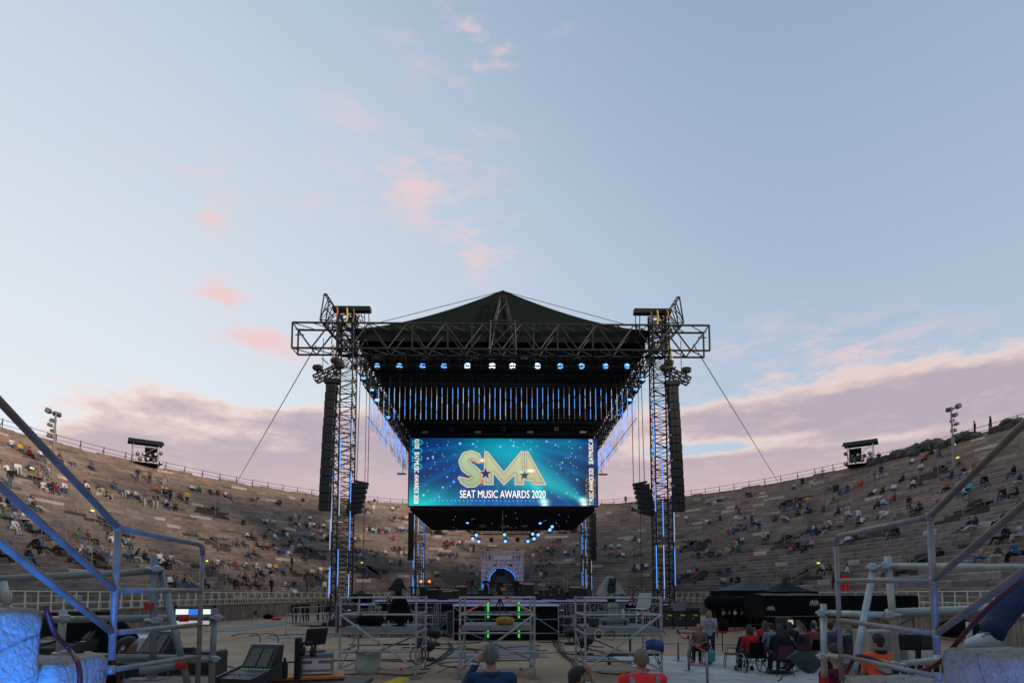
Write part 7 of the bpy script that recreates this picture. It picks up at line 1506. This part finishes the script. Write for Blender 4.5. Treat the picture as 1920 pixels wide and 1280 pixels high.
def wheelchair(label, loc, rz, m=None):
    t = thing('wheelchair', label, 'wheelchair', loc, rz); m = m or M['cloth']
    for x in (-.30, .30):
        w_ = part('wheel', MB().path([(x, .30 * math.cos(a * PI / 12), .31 + .30 * math.sin(a * PI / 12)) for a in range(25)], .018, 6), M['rubber'], t)
        part('hand_rim', MB().path([(x * 1.12, .25 * math.cos(a * PI / 12), .31 + .25 * math.sin(a * PI / 12)) for a in range(25)], .009, 5), M['alu'], w_)
        for k in range(5): a = k * 2 * PI / 5; part('spoke', MB().tube((x, 0, .31), (x, .29 * math.cos(a), .31 + .29 * math.sin(a)), .014, 5), M['black'], w_)
        c_ = part('castor', MB().lathe([(.085, -.015), (.085, .015)], 12, (x * .8, .42, .085), 'X'), M['rubber'], t); part('fork', MB().tube((x * .8, .42, .085), (x * .8, .38, .3), .012), M['alu'], c_)
        part('armrest', MB().cbox((x * .88, .05, .70), (.05, .32, .03), .01).tube((x * .88, .2, .45), (x * .88, .2, .69), .012).tube((x * .88, -.18, .45), (x * .88, -.18, .69), .012), M['black'], t)
        part('push_handle', MB().path([(x * .72, -.22, .45), (x * .72, -.25, .88), (x * .72, -.30, .93), (x * .72, -.38, .93)], .013, 6), M['black'], t)
        part('footrest', MB().tube((x * .5, .22, .42), (x * .5, .5, .14), .012).cbox((x * .5, .54, .13), (.14, .16, .02), .005), M['black'], t)
    part('seat', MB().cbox((0, .0, .46), (.46, .44, .05), .02), m, t); part('backrest', MB().sheet(lambda u, v: (-.22 + .44 * u, -.23 - .05 * math.sin(u * PI), .48 + .40 * v), 8, 6), m, t, True); part('cross_frame', MB().tube((-.25, 0, .2), (.25, 0, .44), .012).tube((.25, 0, .2), (-.25, 0, .44), .012).tube((-.26, -.2, .42), (-.26, .25, .42), .012).tube((.26, -.2, .42), (.26, .25, .42), .012), M['alu'], t)
    return t
def seat_person(label, loc, rz, hair, hm_, top, bot, arms='lap', sleeve=1., sc=1., shoe=(.03, .03, .03), seat_z=.47, lean=.05, tw=0., fat=1.):
    Jx = seated(lean, 0., arms, .10, .42, .42, .08, tw); o = fine_person(label, (loc[0], loc[1], loc[2] + seat_z), rz, Jx, hair, hm_, top, bot, sleeve, fat, sc, shoe, .022); return o
g = G(1411, 1262); wheelchair('black manual wheelchair seen from behind at right of centre', g, R(8)); seat_person('person in red top with dark bob in a wheelchair, seen from behind', g, R(8), 'bob', M['hair_dark'], (.5, .02, .03), (.02, .02, .025), 'lap', fat=1.15)
g = G(1313, 1246); wheelchair('powered wheelchair with teal frame holding a person with red shoes', g, R(150), M['cloth']); seat_person('person in beige vest and dark red sleeves seated in a wheelchair', g, R(150), 'bob', M['hair_brown'], (.20, .12, .09), (.015, .015, .02), 'lap', 1., .95, (.7, .05, .08))
solo('battery_box', MB().cbox((0, 0, .25), (.3, .2, .34), .03), mat('teal_plastic', (.05, .35, .38), .5), 'teal box on the side of the powered wheelchair', 'box', None, (g.x + .22, g.y - .25, .05), R(20))
gw_ = G(1332, 1238); person_std('woman with mask and patterned pale blouse standing behind the wheelchair', gw_, R(165), (.30, .36, .45), (.02, .02, .06), STAND[1], None, (.03, .03, .03), .97)
def std_chair(label, px, py, rz, coat=False):
    g = G(px, py); t = shell_chair('padded_chair', label, g, rz, M['maroon'], M['black'], 'chair', 'padded chairs on the paving')
    part('armrest', MB().path([(-.22, .15, .45), (-.23, .13, .62), (-.23, -.12, .62), (-.22, -.2, .5)], .01, 5).path([(.22, .15, .45), (.23, .13, .62), (.23, -.12, .62), (.22, -.2, .5)], .01, 5), M['black'], t)
    return t, g
t, g = std_chair('padded chair with a black coat thrown over its back', 1372, 1253, R(75)); solo('coat', MB().sheet(lambda u, v: (-.26 + .52 * u, -.30 + .05 * math.sin(u * 8) + (.12 if v < .5 else -.12) * abs(v - .5) * 2, .92 - abs(v - .5) * .9 + .03 * math.sin(u * 11)), 14, 12), M['cloth'], 'black coat hanging over the back of the padded chair', 'coat', None, g, R(75), True)
t, g = std_chair('padded chair under the person in black at right', 1467, 1268, R(-4)); seat_person('person in black with long dark hair on a chair, seen from behind', g, R(-4), 'long', M['hair_dark'], (.012, .013, .018), (.02, .03, .06), 'lap', 1., 1.08, (.35, .6, .03), fat=1.2)
t, g = std_chair('padded chair under the person holding a hand to the ear', 1512, 1262, R(-35)); J_ = seat_person('person in navy jacket raising a hand to the ear, turned left', g, R(40), 'short', M['hair_brown'], (.02, .025, .045), (.02, .02, .03), 'phone', 1., 1.05)
t, g = std_chair('padded chair under the person in hooded jacket', 1562, 1258, R(-10)); seat_person('person in blue jacket with white hood seated behind the pale tube', g, R(-6), 'short', M['hair_dark'], (.05, .08, .14), (.02, .02, .03), 'lap', 1., 1.08)
t, g = std_chair('padded chair under the grey haired person by the diagonal tube', 1597, 1262, R(-10)); seat_person('grey haired person in dark jacket seated by the diagonal tube', g, R(-10), 'short', M['hair_grey'], (.03, .035, .05), (.02, .02, .03))
t, g = std_chair('padded chair behind the person in black', 1450, 1250, R(-6)); seat_person('person with pale collar seated just beyond the person in black', g, R(-8), 'short', M['hair_dark'], (.16, .22, .30), (.02, .02, .03))
# gear between the seats: covered case, camera monitor, backpack, coats
solo('covered_camera', MB().sheet(hood(.10, .19, .2, 12, 1.6, .9), 30, 8), mat('glossy_black_plastic', (.012, .018, .02), .3, 0, .3, 5., .6, 9.), 'camera gear under glossy black plastic beside the pale tube', 'cover', None, P(1515, 1246, 8.2), 0, True)
bk = thing('equipment_trolley', 'black trolley with a lime green handle and coiled cables', 'trolley', (P(1500, 1275, 8.0).x, 8.0, 0)); part('frame', MB().cbox((0, 0, .5), (.55, .4, .7), .04), M['black'], bk); part('green_handle', MB().cbox((-.06, -.22, .99 - .03), (.13, .03, .03), .01), mat('lime_plastic', (.45, .75, .05), .5), bk); part('shelf', MB().box((0, 0, .9), (.6, .45, .04)), M['case'], bk)
for i in range(4): part('cable_loop', MB().path([(-.25 + i * .16 + .06 * math.cos(a * .6), -.24, .65 + .1 * math.sin(a * .6)) for a in range(12)], .012, 5), M['rubber'] if i % 2 else M['redcable'], bk)
g = G(1357, 1222); bg_ = thing('hanging_backpack', 'dark backpack hanging on a stand behind the woman', 'backpack', (g.x, g.y, 0)); part('bag', MB().path([(0, 0, .72), (0, .02, .85), (.02, 0, 1.1), (.03, 0, 1.25)], [.12, .2, .18, .1], 10), M['cloth'], bg_, True); part('strap', MB().path([(-.1, 0, 1.2), (-.16, 0, 1.5), (-.02, 0, 1.6), (.08, 0, 1.4)], .025, 5), M['cloth'], bg_); part('stand', MB().tube((0, .1, 0), (0, .1, 1.7), .02), M['black'], bg_)
bc = thing('barrier_gate', 'low black tube barrier behind the red belt', 'barrier', G(1445, 1218)); part('frame', MB().tube((-.9, 0, 1.0), (1.5, 0, 1.0), .02).tube((-.9, 0, 1.), (-1.0, 0, 0), .02).tube((.3, 0, 0), (.3, 0, 1.0), .025).tube((1.5, 0, 0), (1.5, 0, 1.0), .02), M['black'], bc)
cs = thing('field_camera', 'camera with lit side screen on a support in front of the gazebo', 'camera', (P(1470, 1172, 21.).x, 21., 0)); part('column', MB().cbox((.5, .1, .6), (.7, .5, 1.2), .05), M['cloth'], cs); part('camera_body', MB().cbox((0, 0, 1.22), (.5, .3, .3), .03), M['case'], cs); part('side_screen', MB().box((.16, -.17, 1.2), (.18, .02, .16)), glow('warm_small_screen', (.55, .48, .33), .6), cs); part('boom', MB().tube((.1, 0, 1.1), (.6, -.2, .8), .03), M['galvd'], cs)
vm = thing('monitor_on_desk', 'black video monitor and camera box right of the orange vest', 'monitor', P(1722, 1230, 6.6), R(-20)); part('screen', MB().cbox((-.1, 0, .16), (.26, .06, .18), .015), M['black'], vm); part('camera_box', MB().cbox((.1, .05, .18), (.16, .22, .2), .02), M['case'], vm); part('stand', MB().tube((0, 0, -.15), (0, 0, .08), .03).cbox((0, 0, -.14), (.45, .3, .03), .01), M['black'], vm); part('table', MB().cbox((.0, .1, -.2), (.7, .5, .04), .01), M['case'], vm)
for x in (-.3, .3): part('table_leg', MB().tube((x, .1, -1.3), (x, .1, -.2), .02), M['black'], vm)
wb_ = thing('white_cabinet', 'pale grey equipment cabinet with green print behind the orange vest', 'cabinet', (P(1672, 1200, 9.5).x, 9.5, 0)); part('cabinet_body', MB().cbox((0, 0, .82), (1.0, .5, 1.6), .02), M['tarp'], wb_); part('door_panel', MB().box((.28, -.254, .85), (.4, .008, 1.45)), M['white'], wb_); part('green_print', MB().box((.28, -.26, 1.35), (.2, .004, .06)), mat('green_print', (.05, .25, .15), .7), wb_); part('handle', MB().tube((.1, -.28, .9), (.1, -.28, 1.1), .012), M['alu'], wb_)
sp2 = thing('bench_rack', 'low white slatted rack below the monitor at lower right', 'rack', P(1740, 1258, 5.4)); part('rail', MB().tube((-.3, 0, .06), (.3, 0, .08), .012), M['white'], sp2); part('lower_rail', MB().tube((-.3, 0, -.1), (.3, 0, -.08), .012), M['white'], sp2); part('dark_panel', MB().box((0, .03, -.01), (.62, .02, .18)), M['case'], sp2)
for i in range(8): part('slat', MB().box((-.26 + i * .075, 0, -.01), (.012, .012, .15)), M['white'], sp2)
solo('equipment_bag', MB().path([(-.25, 0, .12), (0, 0, .14), (.3, 0, .1)], [.1, .15, .08], 8), M['cloth'], 'dark bag on the ground right of the video monitor', 'bag', None, P(1800, 1195, 8.0), 0, True)
# blue wash on the far gate from its own floods
for s_ in (-1, 1):
    f_ = thing('gate_flood', 'blue floodlight on the stage floor aimed at the %s side of the gate' % ('left' if s_ < 0 else 'right'), 'floodlight', (s_ * 3.2, 76.5, 0)); part('housing', MB().cbox((0, 0, .3), (.4, .25, .3), .03), M['black'], f_); part('stand', MB().cbox((0, 0, .07), (.5, .4, .12), .02), M['black'], f_)
    L = bpy.data.lights.new('gate_beam', 'SPOT'); L.energy = 420; L.color = (.30, .42, 1.); L.spot_size = R(70); L.spot_blend = .8; L.shadow_soft_size = .1
    lo_ = bpy.data.objects.new('gate_beam', L); COL.objects.link(lo_); lo_.parent = f_; lo_.location = (0, .2, .45); lo_.rotation_euler = (Vector((s_ * 3.2, 76.7, .45)) - Vector((s_ * 1.2, 83.5, 5.0))).to_track_quat('Z', 'Y').to_euler()

# more black gear crowding the mixing area and the right-hand seats
for i, (px, py, Y, w_, h_, m_, lab) in enumerate(((345, 1280, 7.4, .56, .62, 'case', 'black rack unit behind the left scaffold upright'), (300, 1275, 8.6, .7, .75, 'case', 'tall black case between the two left desks'), (215, 1270, 7.6, .6, .55, 'case', 'black case beside the bent technician'), (150, 1262, 8.4, .9, .8, 'case', 'long black case at the left behind the blue block'), (425, 1275, 8.8, .5, .45, 'grey', 'grey case just right of the left scaffold post'), (90, 1250, 9.5, .8, .9, 'case', 'black case at the far left behind the handrail'), (1600, 1278, 9.2, .7, .6, 'case', 'black case behind the diagonal tube at right'), (1715, 1275, 8.8, .9, .65, 'case', 'black case below the video monitor at right'))):
    p_ = P(px, py, Y); boxthing('gear_case', lab, 'flight case', (p_.x, Y, 0), (w_, .5, h_ + .55), M[m_], random.uniform(-.2, .2), 'case', 'gear cases near the camera')
for i, (px, py, Y) in enumerate(((330, 1222, 6.4), (232, 1236, 5.6), (1790, 1240, 6.0), (1460, 1262, 9.0))):
    pts = []; p0 = P(px, py, Y)
    for a in range(40): pts.append(p0 + Vector((.16 * math.cos(a * .5) * (1 + .02 * a % .3), .12 * math.sin(a * .5), .004 * a * .3)))
    solo('cable_coil', MB().path(pts, .010, 5), M['rubber'], ('loose black cable coil on the table behind the left scaffold', 'black cable coil in front of the left desk', 'black cable coil at the right behind the stone block', 'black cable coil beside the low case at right')[i], 'cable', None)

for i, (px, py, c_, sm_) in enumerate(((1436, 1240, (.35, .03, .04), 1), (1486, 1246, (.02, .02, .025), 3), (1532, 1250, (.25, .05, .06), 0), (1500, 1236, (.30, .33, .38), 6), (1545, 1240, (.02, .025, .03), 5), (1610, 1246, (.03, .03, .04), 4))):
    g = G(px, py); rz_ = R(-8 + 9 * i - 20); shell_chair('folding_chair', 'dark chair under a person of the seated group, %s from the left' % ORD(1 + sum(1 for q in (1436, 1486, 1532, 1500, 1545, 1610) if q < px)), g, rz_, M['cloth'], M['black'], 'chair', 'dark chairs of the seated group')
    person_std('person in %s seated in the group behind the red belt, %s from the left' % (('red', 'black', 'dark red', 'pale grey', 'black', 'charcoal')[i], ORD(1 + sum(1 for q in (1436, 1486, 1532, 1500, 1545, 1610) if q < px))), (g.x, g.y, .47), rz_, c_, (.02, .02, .03), SEAT[sm_], 'seated group at right')
